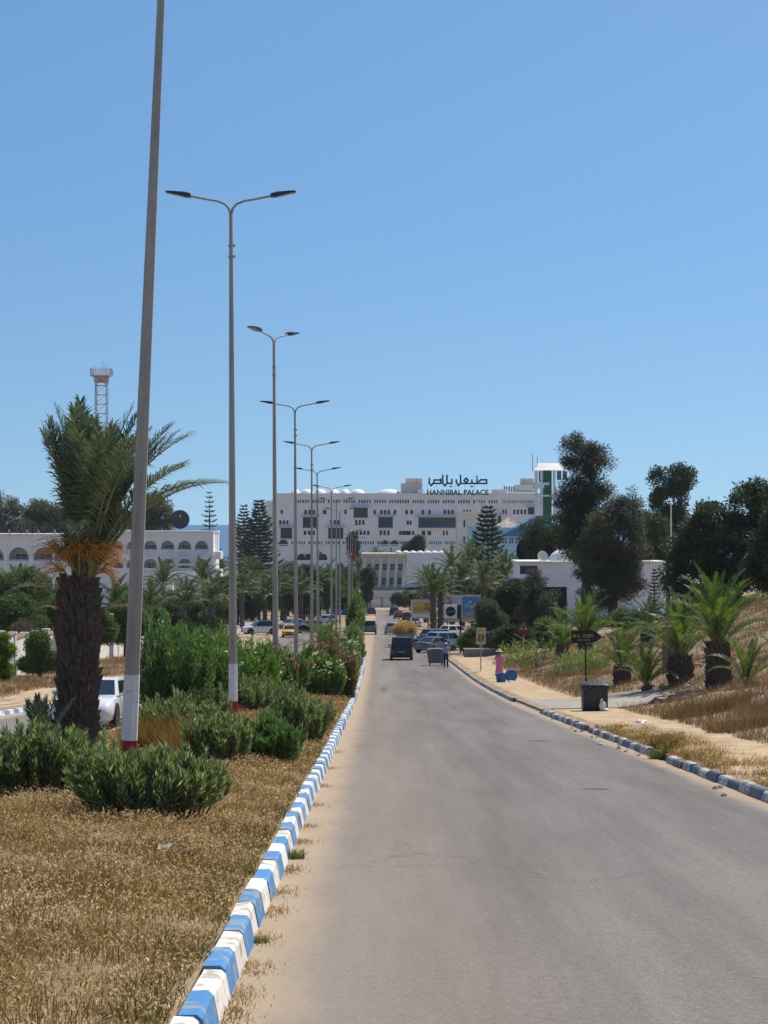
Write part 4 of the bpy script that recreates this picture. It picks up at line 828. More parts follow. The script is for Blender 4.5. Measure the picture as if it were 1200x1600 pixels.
LT = [('mid', 30, 150, 885, [(30, 915, 40, 28), (5, 930, 30, 30), (60, 945, 30, 26), (20, 965, 40, 26)], .26, 'broad green tree behind the garden wall at the left edge'),
      ('mid', 90, 172, 925, [(90, 950, 30, 26), (70, 970, 28, 22)], .26, 'green tree left of the big palm trunk'),
      ('dryb', 34, 122, 965, [(36, 990, 20, 22), (22, 1012, 18, 16), (52, 1020, 12, 14)], .16, 'leafless brown bush against the garden wall'),
      ('bright', 3, 104, 985, [(0, 1005, 14, 16), (-8, 1030, 18, 20), (14, 1018, 8, 8), (4, 1050, 14, 14)], .15, 'sunlit yellow-green bush at the left edge'),
      ('mid', 205, 225, 915, [(200, 945, 30, 26), (225, 960, 26, 24)], .3, 'tree behind the leaning lamp post'),
      ('dark', 275, 290, 925, [(275, 948, 34, 22), (310, 955, 30, 20)], .36, 'dark tree below the arcaded hotel'),
      ('dark', 352, 300, 905, [(352, 930, 24, 26), (345, 955, 26, 22)], .36, 'dark tree left of the tall norfolk pine'),
      ('dark', 392, 360, 872, [(388, 900, 26, 24), (410, 915, 22, 26), (372, 920, 18, 24)], .42, 'dark tree in front of the left end of the big hotel'),
      ('dark', 450, 385, 878, [(450, 905, 26, 26), (475, 915, 22, 24)], .42, 'dark round tree behind the fourth lamp'),
      ('mid', 500, 370, 890, [(500, 915, 26, 26), (520, 925, 20, 24)], .42, 'green tree behind the middle lamps'),
      ('dark', 470, 315, 905, [(455, 935, 20, 24), (480, 940, 24, 24)], .36, 'dark tree above the parked vehicles on the left'),
      ('dark', 538, 420, 880, [(535, 905, 20, 24), (552, 918, 16, 26)], .42, 'dark tree left of the far junction'),
      ('dark', 573, 430, 885, [(574, 905, 12, 18), (570, 925, 12, 16)], .42, 'dark tree in front of the low white building'),
      ('mid', 425, 335, 905, [(425, 932, 22, 24)], .36, 'green tree left of the third lamp'),
      ('dark', 640, 440, 925, [(632, 936, 20, 11), (655, 938, 18, 12)], .36, 'low trees at the far right of the junction'),
      ('dark', 655, 520, 838, [(653, 852, 9, 13), (640, 858, 8, 10)], .5, 'pair of dark cypresses in front of the big hotel wall'),
      ('mid', 700, 400, 905, [(698, 920, 16, 14), (715, 918, 16, 12)], .42, 'green tree behind the billboards'),
      ('mid', 196, 160, 935, [(196, 962, 22, 24), (186, 985, 18, 20)], .24, 'leafy bush in front of the garden wall behind the leaning lamp'),
      ('mid', 236, 178, 942, [(232, 968, 24, 22), (250, 988, 20, 18)], .24, 'green bush in front of the garden wall above the tall oleander'),
      ('dark', 268, 200, 940, [(268, 966, 22, 20), (280, 985, 20, 16)], .26, 'dark bush below the drooping palm by the garden wall'),
      ('mid', 152, 146, 945, [(150, 970, 22, 20), (165, 990, 16, 16)], .22, 'bush right of the big palm trunk by the garden wall'),
      ('mid', 62, 116, 975, [(60, 1008, 15, 20), (70, 1032, 16, 14), (48, 1038, 14, 12)], .2, 'green creeper bush over the garden wall'),
      ('mid', 30, 130, 930, [(20, 955, 34, 24), (45, 975, 26, 20)], .24, 'dense shrub behind the sunlit yellow-green bush'),
      ('dark', 302, 222, 935, [(300, 962, 20, 18), (318, 975, 18, 16)], .26, 'dark bush hiding the far end of the garden wall'),
      ('mid', 345, 248, 930, [(345, 955, 20, 20), (335, 975, 16, 14)], .28, 'leafy bush left of the second lamp post by the wall'),
      ('mid', 108, 132, 930, [(104, 955, 30, 24), (120, 985, 24, 20)], .22, 'bush behind the big palm trunk at the garden wall'),
      ('dark', 315, 262, 930, [(312, 952, 24, 18), (335, 958, 20, 16)], .32, 'dark tree in the garden below the arcaded hotel'),
      ('dark', 372, 300, 912, [(372, 938, 22, 22), (390, 948, 18, 18)], .32, 'dark tree right behind the second lamp post'),
      ('mid', 405, 345, 890, [(402, 918, 22, 24), (420, 925, 18, 20)], .36, 'green tree above the white crossover'),
      ('dark', 440, 350, 885, [(438, 912, 22, 24), (452, 930, 22, 22)], .36, 'dark spreading tree above the yellow taxi'),
      ('dark', 475, 345, 882, [(478, 905, 22, 22), (470, 930, 24, 20)], .36, 'dark spreading tree right of the yellow taxi'),
      ('mid', 520, 350, 888, [(520, 912, 22, 24), (505, 932, 22, 20)], .36, 'green spreading tree by the blue direction sign'),
      ('dark', 545, 372, 895, [(543, 920, 16, 24), (532, 938, 18, 18)], .36, 'dark tree behind the farthest lamps'),
      ('conif', 551, 470, 832, [(551, 848, 6, 15), (553, 858, 7, 12)], .4, 'slim dark cypress showing above the far lamps')]
for i, (m_, px_, d_, top, bl, lf, lab) in enumerate(LT): T(lab, px_, d_, top, m_, 180+i, bl, leafL=lf, nclump=130, lpc=(95 if m_ != 'dryb' else 45), cr=lf*2.0, gap=.05, aspect=(.45 if m_ != 'dryb' else .18))
# ================================================================ BUILDINGS
def zr(row, d): return CAMH - (row - VY)/ppm(d)
M['white'] = pm('weathered whitewash', (.86, .85, .835), (.76, .745, .72), .35, .9, .08, detail=8, stretch=(1, 1, .35), lo=.3, hi=.6)
M['white2'] = pm('bright whitewash', (.78, .77, .74), (.68, .66, .62), .4, .9, .05, detail=7)
M['cream'] = pm('cream render', (.70, .665, .58), (.58, .545, .47), .4, .9, .08, detail=7, stretch=(1, 1, .4))
M['roofw'] = pm('white roof lime', (.80, .79, .76), (.66, .64, .60), .3, .9)
M['pane'] = glassy('window glass', (.022, .026, .034)); M['paneblue'] = glassy('blue tinted glazing', (.018, .040, .066), .15)
M['panegrey'] = glassy('dusty window glass', (.11, .115, .125), .3)
M['terra'] = pm('terracotta', (.36, .22, .15), (.24, .14, .095), .8, .9); M['tile'] = pm('pale clay roof tiles', (.50, .40, .31), (.36, .28, .21), 1.2, .9)
M['sky_blue'] = pm('light blue paint', (.42, .70, .86), (.36, .62, .79), .5, .8); M['blue_roof'] = pm('blue metal roof', (.06, .22, .40), (.045, .18, .34), .5, .5, stretch=(6, 1, 1))
M['green'] = pm('green panel', (.01, .14, .055), (.008, .105, .042), .6, .6); M['teal'] = pm('dark teal letters', (.012, .07, .11), None, 2, .5)
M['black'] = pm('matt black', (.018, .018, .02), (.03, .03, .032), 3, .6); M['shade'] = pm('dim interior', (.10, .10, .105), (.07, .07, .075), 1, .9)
M['grey'] = pm('grey concrete', (.30, .285, .265), (.22, .21, .195), 1, .9, .2); M['steel'] = pm('painted steel', (.40, .40, .41), None, 3, .5, metal=.3)
M['redwhite'] = pm('rusty red steel', (.42, .17, .12), (.55, .5, .46), 1.5, .6); M['dish'] = pm('dark mesh dish', (.05, .045, .048), (.035, .03, .033), 3, .7)
M['awning'] = pm('pale awning', (.60, .58, .53), None, 2, .8); M['cream2'] = pm('yellowed beam', (.66, .60, .46), None, 2, .9)

def wall_open(mb, x0, x1, z0, z1, y, rects, depth, arches=()):
    """front wall plane at y (faces -Y) with real openings and reveals; arches (xc, hw, zb, zs) have a round head"""
    boxes = [(a, b_, c, e) for (a, b_, c, e) in rects] + [(xc-hw, xc+hw, zb, zs+hw) for (xc, hw, zb, zs) in arches]
    xs = sorted(set([x0, x1] + [round(v, 4) for r in boxes for v in r[:2] if x0 < v < x1])); zs = sorted(set([z0, z1] + [round(v, 4) for r in boxes for v in r[2:] if z0 < v < z1]))
    for i in range(len(xs)-1):
        run = None
        for j in range(len(zs)-1):
            cx, cz = (xs[i]+xs[i+1])/2, (zs[j]+zs[j+1])/2
            if any(r[0] < cx < r[1] and r[2] < cz < r[3] for r in boxes): continue
            mb.quad((xs[i], y, zs[j]), (xs[i+1], y, zs[j]), (xs[i+1], y, zs[j+1]), (xs[i], y, zs[j+1]))
    for (a, b_, c, e) in rects:
        mb.quad((a, y, c), (a, y+depth, c), (a, y+depth, e), (a, y, e)); mb.quad((b_, y, c), (b_, y, e), (b_, y+depth, e), (b_, y+depth, c))
        mb.quad((a, y, c), (b_, y, c), (b_, y+depth, c), (a, y+depth, c)); mb.quad((a, y, e), (a, y+depth, e), (b_, y+depth, e), (b_, y, e))
    for (xc, hw, zb, zs_) in arches:
        N_ = 12; pts = [(xc-hw*math.cos(math.pi*k/N_), zs_+hw*math.sin(math.pi*k/N_)) for k in range(N_+1)]
        for k in range(N_):
            (ax, az), (bx_, bz_) = pts[k], pts[k+1]
            mb.quad((ax, y, az), (bx_, y, bz_), (bx_, y, zs_+hw), (ax, y, zs_+hw)); mb.quad((ax, y, az), (ax, y+depth, az), (bx_, y+depth, bz_), (bx_, y, bz_))
        mb.quad((xc-hw, y, zb), (xc-hw, y+depth, zb), (xc-hw, y+depth, zs_), (xc-hw, y, zs_)); mb.quad((xc+hw, y, zb), (xc+hw, y, zs_), (xc+hw, y+depth, zs_), (xc+hw, y+depth, zb))
        mb.quad((xc-hw, y, zb), (xc+hw, y, zb), (xc+hw, y+depth, zb), (xc-hw, y+depth, zb))
def shell(mb, x0, x1, y0, y1, z0, z1):   # sides, back, top of a block whose front is built apart
    mb.quad((x0, y1, z0), (x0, y0, z0), (x0, y0, z1), (x0, y1, z1)); mb.quad((x1, y0, z0), (x1, y1, z0), (x1, y1, z1), (x1, y0, z1))
    mb.quad((x0, y1, z0), (x0, y1, z1), (x1, y1, z1), (x1, y1, z0)); mb.quad((x0, y0, z1), (x1, y0, z1), (x1, y1, z1), (x0, y1, z1))
def text(body, size, depth, m, parent, loc, name='lettering', rot=(math.pi/2, 0, 0), sx=1.0, align='CENTER', bold=0.0):
    cu = bpy.data.curves.new(name, 'FONT'); cu.body = body; cu.size = size; cu.extrude = depth; cu.align_x = align; cu.resolution_u = 3; cu.offset = bold
    tmp = bpy.data.objects.new(name+'_tmp', cu); COL.objects.link(tmp); dg = bpy.context.evaluated_depsgraph_get(); dg.update()
    me = bpy.data.meshes.new_from_object(tmp.evaluated_get(dg)); bpy.data.objects.remove(tmp); bpy.data.curves.remove(cu); me.materials.clear()
    return link(name, me, m, parent, loc, rot, (sx, 1, 1))

# ---------------- the big white hotel
D = 600.0; q = ppm(D); Y0 = D
hx = lambda px: at(px, D); hz = lambda r: zr(r, D)
gh = float(gz(0, D)) - 1.5
H = thing('hotel_building', 'huge white hotel with vaulted roof and large rooftop sign at the end of the road', 'building', (0, 0, 0))
c4 = lambda cx, cy: (360+cx/4.286, 680+cy/4.286); c5 = lambda cx, cy: (620+cx/4.286, 680+cy/4.286)
def rc(fn, a, b_, c, e):
    x0, r0 = fn(a, c); x1, r1 = fn(b_, e); return (hx(x0), hx(x1), hz(r1), hz(r0))
logg = [rc(c4, 485, 585, 548, 620), rc(c4, 825, 920, 485, 552), rc(c4, 990, 1088, 548, 620), rc(c4, 336, 413, 620, 692), rc(c4, 655, 755, 620, 692), rc(c5, 145, 405, 550, 620), rc(c5, 660, 700, 540, 590), rc(c5, 878, 922, 482, 530)]
wins = []
def group_w(fn, a, b_, c, e, n):
    for k in range(n):
        w = (b_-a)/n; wins.append(rc(fn, a+k*w+w*.2, a+(k+1)*w-w*.15, c, e))
for args in ((c4, 490, 570, 500, 530, 3), (c4, 612, 648, 500, 530, 1), (c4, 758, 782, 500, 530, 1), (c4, 953, 978, 500, 530, 1), (c4, 998, 1072, 500, 530, 3), (c4, 1088, 1115, 500, 530, 1), (c4, 1168, 1192, 500, 530, 1),
             (c4, 322, 392, 570, 598, 3), (c4, 662, 735, 568, 598, 3), (c4, 830, 902, 568, 600, 3), (c4, 485, 570, 641, 668, 3), (c4, 812, 935, 640, 668, 5), (c4, 994, 1070, 638, 670, 3), (c4, 1128, 1200, 641, 668, 3), (c4, 1180, 1200, 572, 600, 1), (c4, 330, 356, 500, 526, 1),
             (c5, 52, 78, 500, 530, 1), (c5, 86, 112, 500, 530, 1), (c5, 162, 188, 500, 530, 1), (c5, 206, 232, 500, 530, 1), (c5, 308, 386, 500, 530, 3), (c5, 440, 500, 500, 528, 3), (c5, 62, 102, 572, 600, 2), (c5, 10, 120, 641, 668, 5), (c5, 158, 236, 640, 670, 2), (c5, 304, 346, 640, 670, 2),
             (c5, 704, 740, 498, 530, 2), (c5, 776, 870, 498, 530, 4)): group_w(*args)
fri = []
for a, b_, n in ((445, 1200, 44),):
    for k in range(n):
        if k % 6 == 5: continue
        w = (b_-a)/n; fri.append(rc(c4, a+k*w+3, a+(k+1)*w-4, 432, 454))
for k in range(40):
    if k % 6 == 5: continue
    w = 680/40; fri.append(rc(c5, k*w+3, (k+1)*w-4, 434, 456))
for k in range(20): w = 215/20; fri.append(rc(c5, 705+k*w+2, 705+(k+1)*w-4, 434, 456))
for k in range(48):
    if k % 7 == 6: continue
    w = 790/48; fri.append(rc(c4, 405+k*w+3, 405+(k+1)*w-4, 710, 732))
for k in range(26):
    if k % 7 == 6: continue
    w = 395/26; fri.append(rc(c5, k*w+3, (k+1)*w-4, 710, 735))
arch = []
for cx_, hw_ in ((355, 30), (475, 28), (522, 28), (620, 28), (1035, 24), (1100, 24)):
    px, r = c4(cx_, 830 if cx_ in (475, 522, 620) else 735); a_ = (hx(px), hw_/4.286/q, hz(r)-.3, hz(r)+.35); arch.append(a_)
xL, xR = hx(430), hx(850); zt = hz(772)
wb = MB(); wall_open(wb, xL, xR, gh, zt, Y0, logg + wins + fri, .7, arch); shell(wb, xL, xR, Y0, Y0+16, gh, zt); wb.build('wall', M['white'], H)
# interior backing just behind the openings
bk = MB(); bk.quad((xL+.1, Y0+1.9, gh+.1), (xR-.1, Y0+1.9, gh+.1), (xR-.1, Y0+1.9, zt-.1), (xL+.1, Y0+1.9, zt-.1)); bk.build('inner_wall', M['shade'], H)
PW = {}
def pane(r, y, m, parent, name='window', frame=None, fw=.12):
    w = round(r[1]-r[0], 2); h = round(r[3]-r[2], 2); key = (w, h, m.name)
    if key not in PW:
        mb = MB(); mb.box(-w/2, w/2, 0, .06, -h/2, h/2); PW[key] = mb.mesh('pane'); PW[key].materials.append(m)
    o = link(name, PW[key], None, parent, ((r[0]+r[1])/2, y, (r[2]+r[3])/2))
    if frame is not None:
        f = MB(); f.box(-w/2, w/2, -.05, -.005, -fw/2, fw/2); f.box(-fw/2, fw/2, -.045, -.006, -h/2, h/2); f.build('frame', frame, o)
    return o
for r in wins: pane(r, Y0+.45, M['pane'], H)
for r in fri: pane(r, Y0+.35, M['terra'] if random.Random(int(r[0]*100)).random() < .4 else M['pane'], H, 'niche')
for r in arch: pane((r[0]-r[1], r[0]+r[1], r[2], r[3]+r[1]), Y0+.72, M['pane'], H, 'arched_window')
for r in logg:
    o = pane(r, Y0+.6, M['paneblue'], H, 'glazed_bay'); w = r[1]-r[0]; h = r[3]-r[2]
    f = MB()
    nm = max(2, int(w/2.2))
    for k in range(nm+1): f.box(-w/2+k*w/nm-.05, -w/2+k*w/nm+.05, -.06, -.005, -h/2, h/2)
    f.box(-w/2, w/2, -.055, -.006, -.06, .06); f.build('mullions', M['teal'], o)
    a_ = MB(); a_.prism([(-w/2-.6, h/2+.1), (w/2+.6, h/2+.1), (w/2+.5, h/2+.75), (-w/2-.5, h/2+.75)], -1.9, -.62); a_.build('awning', M['awning'], o)
    s_ = MB(); s_.box(-w/2-.3, w/2+.3, -1.3, -.61, -h/2-.3, -h/2-.02); s_.build('sill', M['white2'], o)
# eaves band, string courses
e_ = MB(); e_.box(xL-.2, xR, Y0-.35, Y0-.003, zt-.45, zt+.25); e_.build('cornice', M['white'], H)
for r in (788.5, 851, 853.5): e_ = MB(); e_.box(xL, xR, Y0-.14, Y0-.004, hz(r)-.12, hz(r)+.12); e_.build('string_course', M['white'], H)
# barrel vaults
for a, b_ in ((398, 463), (466, 556), (560, 640), (645, 730), (735, 800), (803, 900), (980, 1140)):
    x0, x1 = hx(c4(a, 0)[0]), hx(c4(b_, 0)[0]); hw_ = (x1-x0)/2; mb = MB()
    mb.ell(((x0+x1)/2, Y0+6, zt+.1), (hw_, 5.5, 1.5), 20, 10); mb.build('roof_vault', M['roofw'], H, smooth=True)
def hblock(name, a, b_, rt, rb, y0, y1, m='cream', fn=c5):
    x0, r0 = fn(a, rt); x1, r1 = fn(b_, rb); mb = MB(); mb.box(hx(x0), hx(x1), Y0+y0, Y0+y1, hz(r1), hz(r0)); return mb.build(name, M[m], H, bevel=.05)
hblock('roof_block', 28, 172, 320, 392, 1, 8, 'cream'); hblock('roof_block', 60, 172, 287, 319.5, 3, 9, 'cream'); hblock('parapet', 138, 178, 362, 392, .3, 5, 'white')
hblock('parapet', 636, 742, 362, 394, .3, 7, 'white'); hblock('roof_block', 690, 930, 380, 394, 2, 10, 'roofw'); hblock('roof_block', 800, 930, 330, 379.5, 3, 10, 'cream'); hblock('roof_block', 840, 925, 287, 329.5, 4, 10, 'cream')
mb = MB()
for k in range(5): mb.box(hx(c5(718+k*16, 0)[0]), hx(c5(728+k*16, 0)[0]), Y0+1.2, Y0+1.6, hz(c5(0, 380)[1]), hz(c5(0, 340+4*(k % 2))[1]))
mb.build('red_roof_unit', M['terra'], H)
# left stepped wing
wb = MB(); xl2 = hx(415)
w2 = [rc(c4, 310, 330, 415, 440)]
wall_open(wb, xl2, xL-.01, gh, hz(782), Y0+1.5, [], .5); shell(wb, xl2, xL-.01, Y0+1.5, Y0+14, gh, hz(782)); wb.build('wall', M['white'], H)
wb = MB(); r_ = rc(c4, 40, 78, 622, 665); wall_open(wb, hx(355), xl2-.01, gh, hz(820), Y0+2.5, [r_], .6); shell(wb, hx(355), xl2-.01, Y0+2.5, Y0+13, gh, hz(820)); wb.build('wall', M['white'], H); pane(r_, Y0+3.0, M['pane'], H)
mb = MB(); mb.lathe([(2.6, 0), (2.5, .9), (1.9, 1.9), (.9, 2.5), (.05, 2.7)], 20, (hx(419), Y0+6, hz(802))); mb.build('dome', M['roofw'], H, smooth=True)
# rooftop sign
S_ = MB(); k7 = lambda cx, cy: (hx(620+cx/7.5), hz(730+cy/7.5))
def stroke(pts, w=.5):
    for (a, b_) in zip(pts[:-1], pts[1:]):
        (x0, z0), (x1, z1) = k7(*a), k7(*b_); l = math.hypot(x1-x0, z1-z0); ux, uz = (x1-x0)/l, (z1-z0)/l; nx, nz = -uz*w/2, ux*w/2; ex, ez = ux*w*.45, uz*w*.45
        S_.prism([(x0-ex+nx, z0-ez+nz), (x1+ex+nx, z1+ez+nz), (x1+ex-nx, z1+ez-nz), (x0-ex-nx, z0-ez-nz)], Y0-.25, Y0-.05)
for st in ([(962, 168), (985, 148), (1052, 148), (1052, 190), (745, 190), (722, 216), (697, 172), (697, 150)], [(940, 140), (940, 190)], [(880, 152), (880, 190)], [(812, 128), (836, 155), (812, 182), (788, 155), (812, 128)], [(747, 97), (747, 190)],
           [(645, 142), (645, 190), (588, 190), (562, 218), (538, 186), (538, 97)], [(588, 97), (588, 190)], [(515, 142), (515, 190), (425, 190), (403, 216), (380, 186), (380, 132)], [(430, 190), (440, 150), (515, 150)]): stroke(st)
for cx, cy in ((937, 112), (877, 226), (632, 226)): stroke([(cx-7, cy), (cx+7, cy)], .42)
SG = thing('rooftop_sign', 'dark teal Arabic and Latin letters HANNIBAL PALACE standing on the hotel roof', 'sign', (0, 0, 0))
S_.build('arabic_lettering', M['teal'], SG)
tx = text('HANNIBAL PALACE', 1.7, .1, M['teal'], SG, (k7(712, 0)[0], Y0-.42, k7(0, 322)[1]), bold=.055)
bw = max(v.co.x for v in tx.data.vertices) - min(v.co.x for v in tx.data.vertices); tx.scale = ((k7(1072, 0)[0]-k7(350, 0)[0])/bw, (hz(730+262/7.5)-hz(730+322/7.5))/1.25, 1)
mb = MB()
for cx in (360, 470, 580, 690, 800, 910, 1020, 1068): mb.box(k7(cx, 0)[0]-.04, k7(cx, 0)[0]+.04, Y0-.04, Y0+.04, zt-.1, k7(0, 195)[1])
mb.box(k7(350, 0)[0], k7(1072, 0)[0], Y0-.03, Y0+.03, k7(0, 322)[1]-.12, k7(0, 322)[1]-.02); mb.build('sign_frame', M['steel'], SG)

# ---------------- white block with a chimney, right of the big hotel
d_ = 500.0; B = thing('white_block', 'plain cream-white block with a small chimney in front of the hotel', 'building')
x0, x1 = at(715, d_), at(778, d_); g0 = float(gz(x0, d_))-.5; mb = MB()
sl = [(at(724, d_), at(727, d_), zr(r+12, d_), zr(r, d_)) for r in (812, 838)]
wall_open(mb, x0, x1, g0, zr(801, d_), d_, sl, .4); shell(mb, x0, x1, d_, d_+12, g0, zr(801, d_)); mb.build('wall', M['cream'], B)
for r in sl: pane(r, d_+.25, M['pane'], B)
mb = MB(); mb.box(at(743.5, d_), at(749, d_), d_+1, d_+1.9, zr(801, d_), zr(784, d_)); mb.box(at(743, d_), at(749.5, d_), d_+.9, d_+2, zr(784, d_)+.01, zr(782.5, d_)); mb.build('chimney', M['cream'], B)
mb = MB(); mb.box(x0-.15, x1, d_-.12, d_+12, zr(801, d_)+.003, zr(799.5, d_)); mb.build('coping', M['roofw'], B)

# ---------------- low white building with slanted fins
d_ = 480.0; B = thing('low_building', 'low two-storey white building with slanted window fins at the end of the road', 'building')
x0, x1, x2 = at(566, d_), at(636, d_), at(718, d_); g0 = float(gz(x0, d_))-.5; zt_ = zr(868, d_); zb_ = zr(917, d_); rows_ = ((881, 891), (903, 913))
mb = MB(); rr = []
for (ra, rb) in rows_:
    for k in range(5): cx = 577.5 + k*12.2 - (0 if ra < 890 else 1.2); rr.append((at(cx-3.6, d_), at(cx+4.2, d_), zr(rb, d_), zr(ra, d_)))
wall_open(mb, x0, x1, g0, zt_, d_, rr, .8); shell(mb, x0, x2, d_, d_+14, g0, zt_); mb.build('wall', M['cream'], B)
for r in rr: pane(r, d_+.7, M['panegrey'], B, frame=M['white'], fw=.08)
for k in range(6):
    cx = 571 + k*12.2; xa = at(cx, d_); mb = MB()
    mb.add([(xa-.28, d_-.02, zt_-.4), (xa+.28, d_-.02, zt_-.4), (xa+.28, d_-.55, zt_-.5), (xa-.28, d_-.55, zt_-.5), (xa-.75, d_-.02, zb_), (xa-.19, d_-.02, zb_), (xa-.19, d_-2.0, zb_), (xa-.75, d_-2.0, zb_)], [(0, 1, 2, 3), (7, 6, 5, 4), (0, 4, 5, 1), (1, 5, 6, 2), (2, 6, 7, 3), (3, 7, 4, 0)])
    mb.build('fin', M['cream'], B)
mb = MB(); mb.box(x0-.2, x1-.1, d_-.6, d_+14, zt_+.004, zt_+.5); mb.build('roof_slab', M['cream2'], B)
mb = MB(); mb.add([(x1, d_-.05, zt_+.7), (x2, d_-.05, zt_+.7), (x2, d_-1.2, zb_), (x1-.9, d_-1.2, zb_), (x1, d_+13, zt_+.7), (x2, d_+13, zt_+.7)], [(3, 2, 1, 0), (0, 1, 5, 4)]); mb.add([(x1, d_-.05, zt_+.7), (x1-.9, d_-1.2, zb_), (x1, d_+.3, zb_)], [(0, 1, 2)]); mb.build('sloping_wall', M['white2'], B)
mb = MB(); mb.box(x0-1, x2+1, d_-4, d_-1.3, g0, zr(922, d_)); mb.build('terrace_wall', M['cream'], B)
r_ = random.Random(9)
for k in range(7):
    mb = MB(); xk = x1 + 1 + k*1.7; mb.ell((0, 0, 0), (.75, 1.2, .38), 10, 6); mb.build('skylight', M['roofw'], B, smooth=True, loc=(xk-3, d_+4, zt_+.75))

# ---------------- blue building with a blue sloping roof
d_ = 400.0; B = thing('blue_building', 'light blue building with a blue sloping roof right of the large norfolk pine', 'building')
x0, x1, x2 = at(735, d_), at(792, d_), at(850, d_); g0 = float(gz(x0, d_))-.5; zt_ = zr(824, d_)
rr = [(at(c_-3.5, d_), at(c_+3.5, d_), zr(849, d_), zr(840, d_)) for c_ in (788.5, 799, 809, 819)] + [(at(c_-3.5, d_), at(c_+3.5, d_), zr(876, d_), zr(866, d_)) for c_ in (788.5, 799, 809, 819)]
mb = MB(); wall_open(mb, x0, x2, g0, zt_, d_, rr, .4); shell(mb, x0, x2, d_, d_+12, g0, zt_); mb.build('wall', M['sky_blue'], B)
for r in rr: pane(r, d_+.3, M['panegrey'], B, frame=M['white2'], fw=.1)
mb = MB(); mb.prism([(at(783, d_), zr(838, d_)), (at(838, d_), zr(806, d_)), (at(862, d_), zr(806, d_)), (at(862, d_), zr(838, d_))], d_-.5, d_+11); mb.build('sloping_roof', M['blue_roof'], B)
mb = MB(); mb.box(at(735, d_)-.2, at(783, d_), d_-.25, d_+12, zt_+.003, zt_+.35); mb.build('coping', M['sky_blue'], B)
for r0 in (855, 882): mb = MB(); mb.box(at(783, d_), x2, d_-.12, d_-.003, zr(r0+2, d_), zr(r0, d_)); mb.build('string_course', M['white2'], B)
d_ = 440.0; B = thing('tiled_pavilion', 'pale clay hipped roof peeping over the blue building', 'building')
x0, x1 = at(772, d_), at(818, d_); g0 = float(gz(x0, d_))-.5; xm = (x0+x1)/2; ze = zr(824, d_); za = zr(810, d_); mb = MB(); mb.box(x0+.3, x1-.3, d_, d_+6, g0, ze); mb.build('wall', M['cream'], B)
mb = MB(); mb.add([(x0, d_-.4, ze+.003), (x1, d_-.4, ze+.003), (x1, d_+6.4, ze+.003), (x0, d_+6.4, ze+.003), (xm, d_+3, za)], [(0, 1, 4), (1, 2, 4), (2, 3, 4), (3, 0, 4), (3, 2, 1, 0)]); mb.build('roof', M['tile'], B)
mb = MB()
for a_, c_ in (((x0, d_-.4, ze), (xm, d_+3, za)), ((x1, d_-.4, ze), (xm, d_+3, za)), ((xm-.6, d_-.4, ze+.02), (xm, d_+3, za))): mb.tube([a_, c_], .13, 5)
mb.build('ridge_tiles', M['cream2'], B)
B = thing('rooftop_letters', 'white block letters seen beside the green tower', 'sign', (at(822, 445), 445, zr(815.5, 445)))
text('3DN', 1.9, .12, M['white2'], B, (0, 0, 0), sx=.85); mb = MB(); mb.box(-2.4, 2.4, -.06, .06, -.25, -.02); mb.box(-2.0, -1.9, -.05, .05, -12, -.25); mb.box(1.9, 2.0, -.05, .05, -12, -.25); mb.build('sign_frame', M['steel'], B)

# ---------------- green and white tower
d_ = 420.0; B = thing('tower', 'white framed tower with green panels and a bright white roof', 'tower')
X0, X1 = at(834, d_), at(889, d_); g0 = float(gz(X0, d_))-.5; A = lambda px: at(px, d_); Z = lambda r: zr(r, d_)
for px in (837.5, 846):
    mb = MB(); mb.box(A(px-2), A(px+2), d_-.3, d_+.3, g0, Z(735)); mb.build('column', M['white2'], B)
mb = MB(); mb.box(A(849.5), A(862), d_-.1, d_+4, g0, Z(735)); mb.build('green_panel', M['green'], B)
mb = MB(); mb.box(A(864), A(868), d_-.2, d_+.4, g0, Z(735)); mb.build('column', M['white2'], B)
mb = MB(); mb.box(A(834.5), A(850), d_-.6, d_+4, Z(763), Z(754)); mb.box(A(850.02), A(858), d_-.7, d_+.2, Z(758), Z(754)); mb.build('balcony', M['white2'], B)
mb = MB(); mb.box(A(837), A(868), d_-.5, d_-.31, Z(776), Z(773)); mb.build('beam', M['white2'], B)
mb = MB(); mb.box(A(868.1), A(893), d_+.3, d_+4, g0, Z(783)); mb.build('annex', M['white'], B)
for (a_, c_) in ((835.5, 840), (841.5, 847.5)): pane((A(a_), A(c_), Z(753), Z(736)), d_-.2, M['panegrey'], B)
for (a_, c_) in ((870, 877), (879, 886)): pane((A(a_), A(c_), Z(750), Z(736)), d_-.2, M['panegrey'], B)
mb = MB(); mb.add([(A(833), d_-.8, Z(735)), (A(849), d_-.8, Z(735)), (A(880), d_-.8, Z(735)), (A(885), d_+4, Z(729)), (A(876), d_+3, Z(723)), (A(842), d_+3, Z(723)), (A(833), d_+5, Z(734)), (A(888), d_+5.2, Z(735))],
   [(0, 1, 5), (1, 2, 4, 5), (2, 3, 4), (0, 5, 6), (6, 5, 4, 3, 7), (2, 7, 3), (0, 6, 7, 2, 1)]); mb.build('roof', M['roofw'], B)
for px, r in ((832.5, 708), (840, 713)): mb = MB(); mb.tube([(A(px), d_+1, Z(736)), (A(px), d_+1, Z(r))], .07, 5); mb.build('antenna', M['steel'], B)

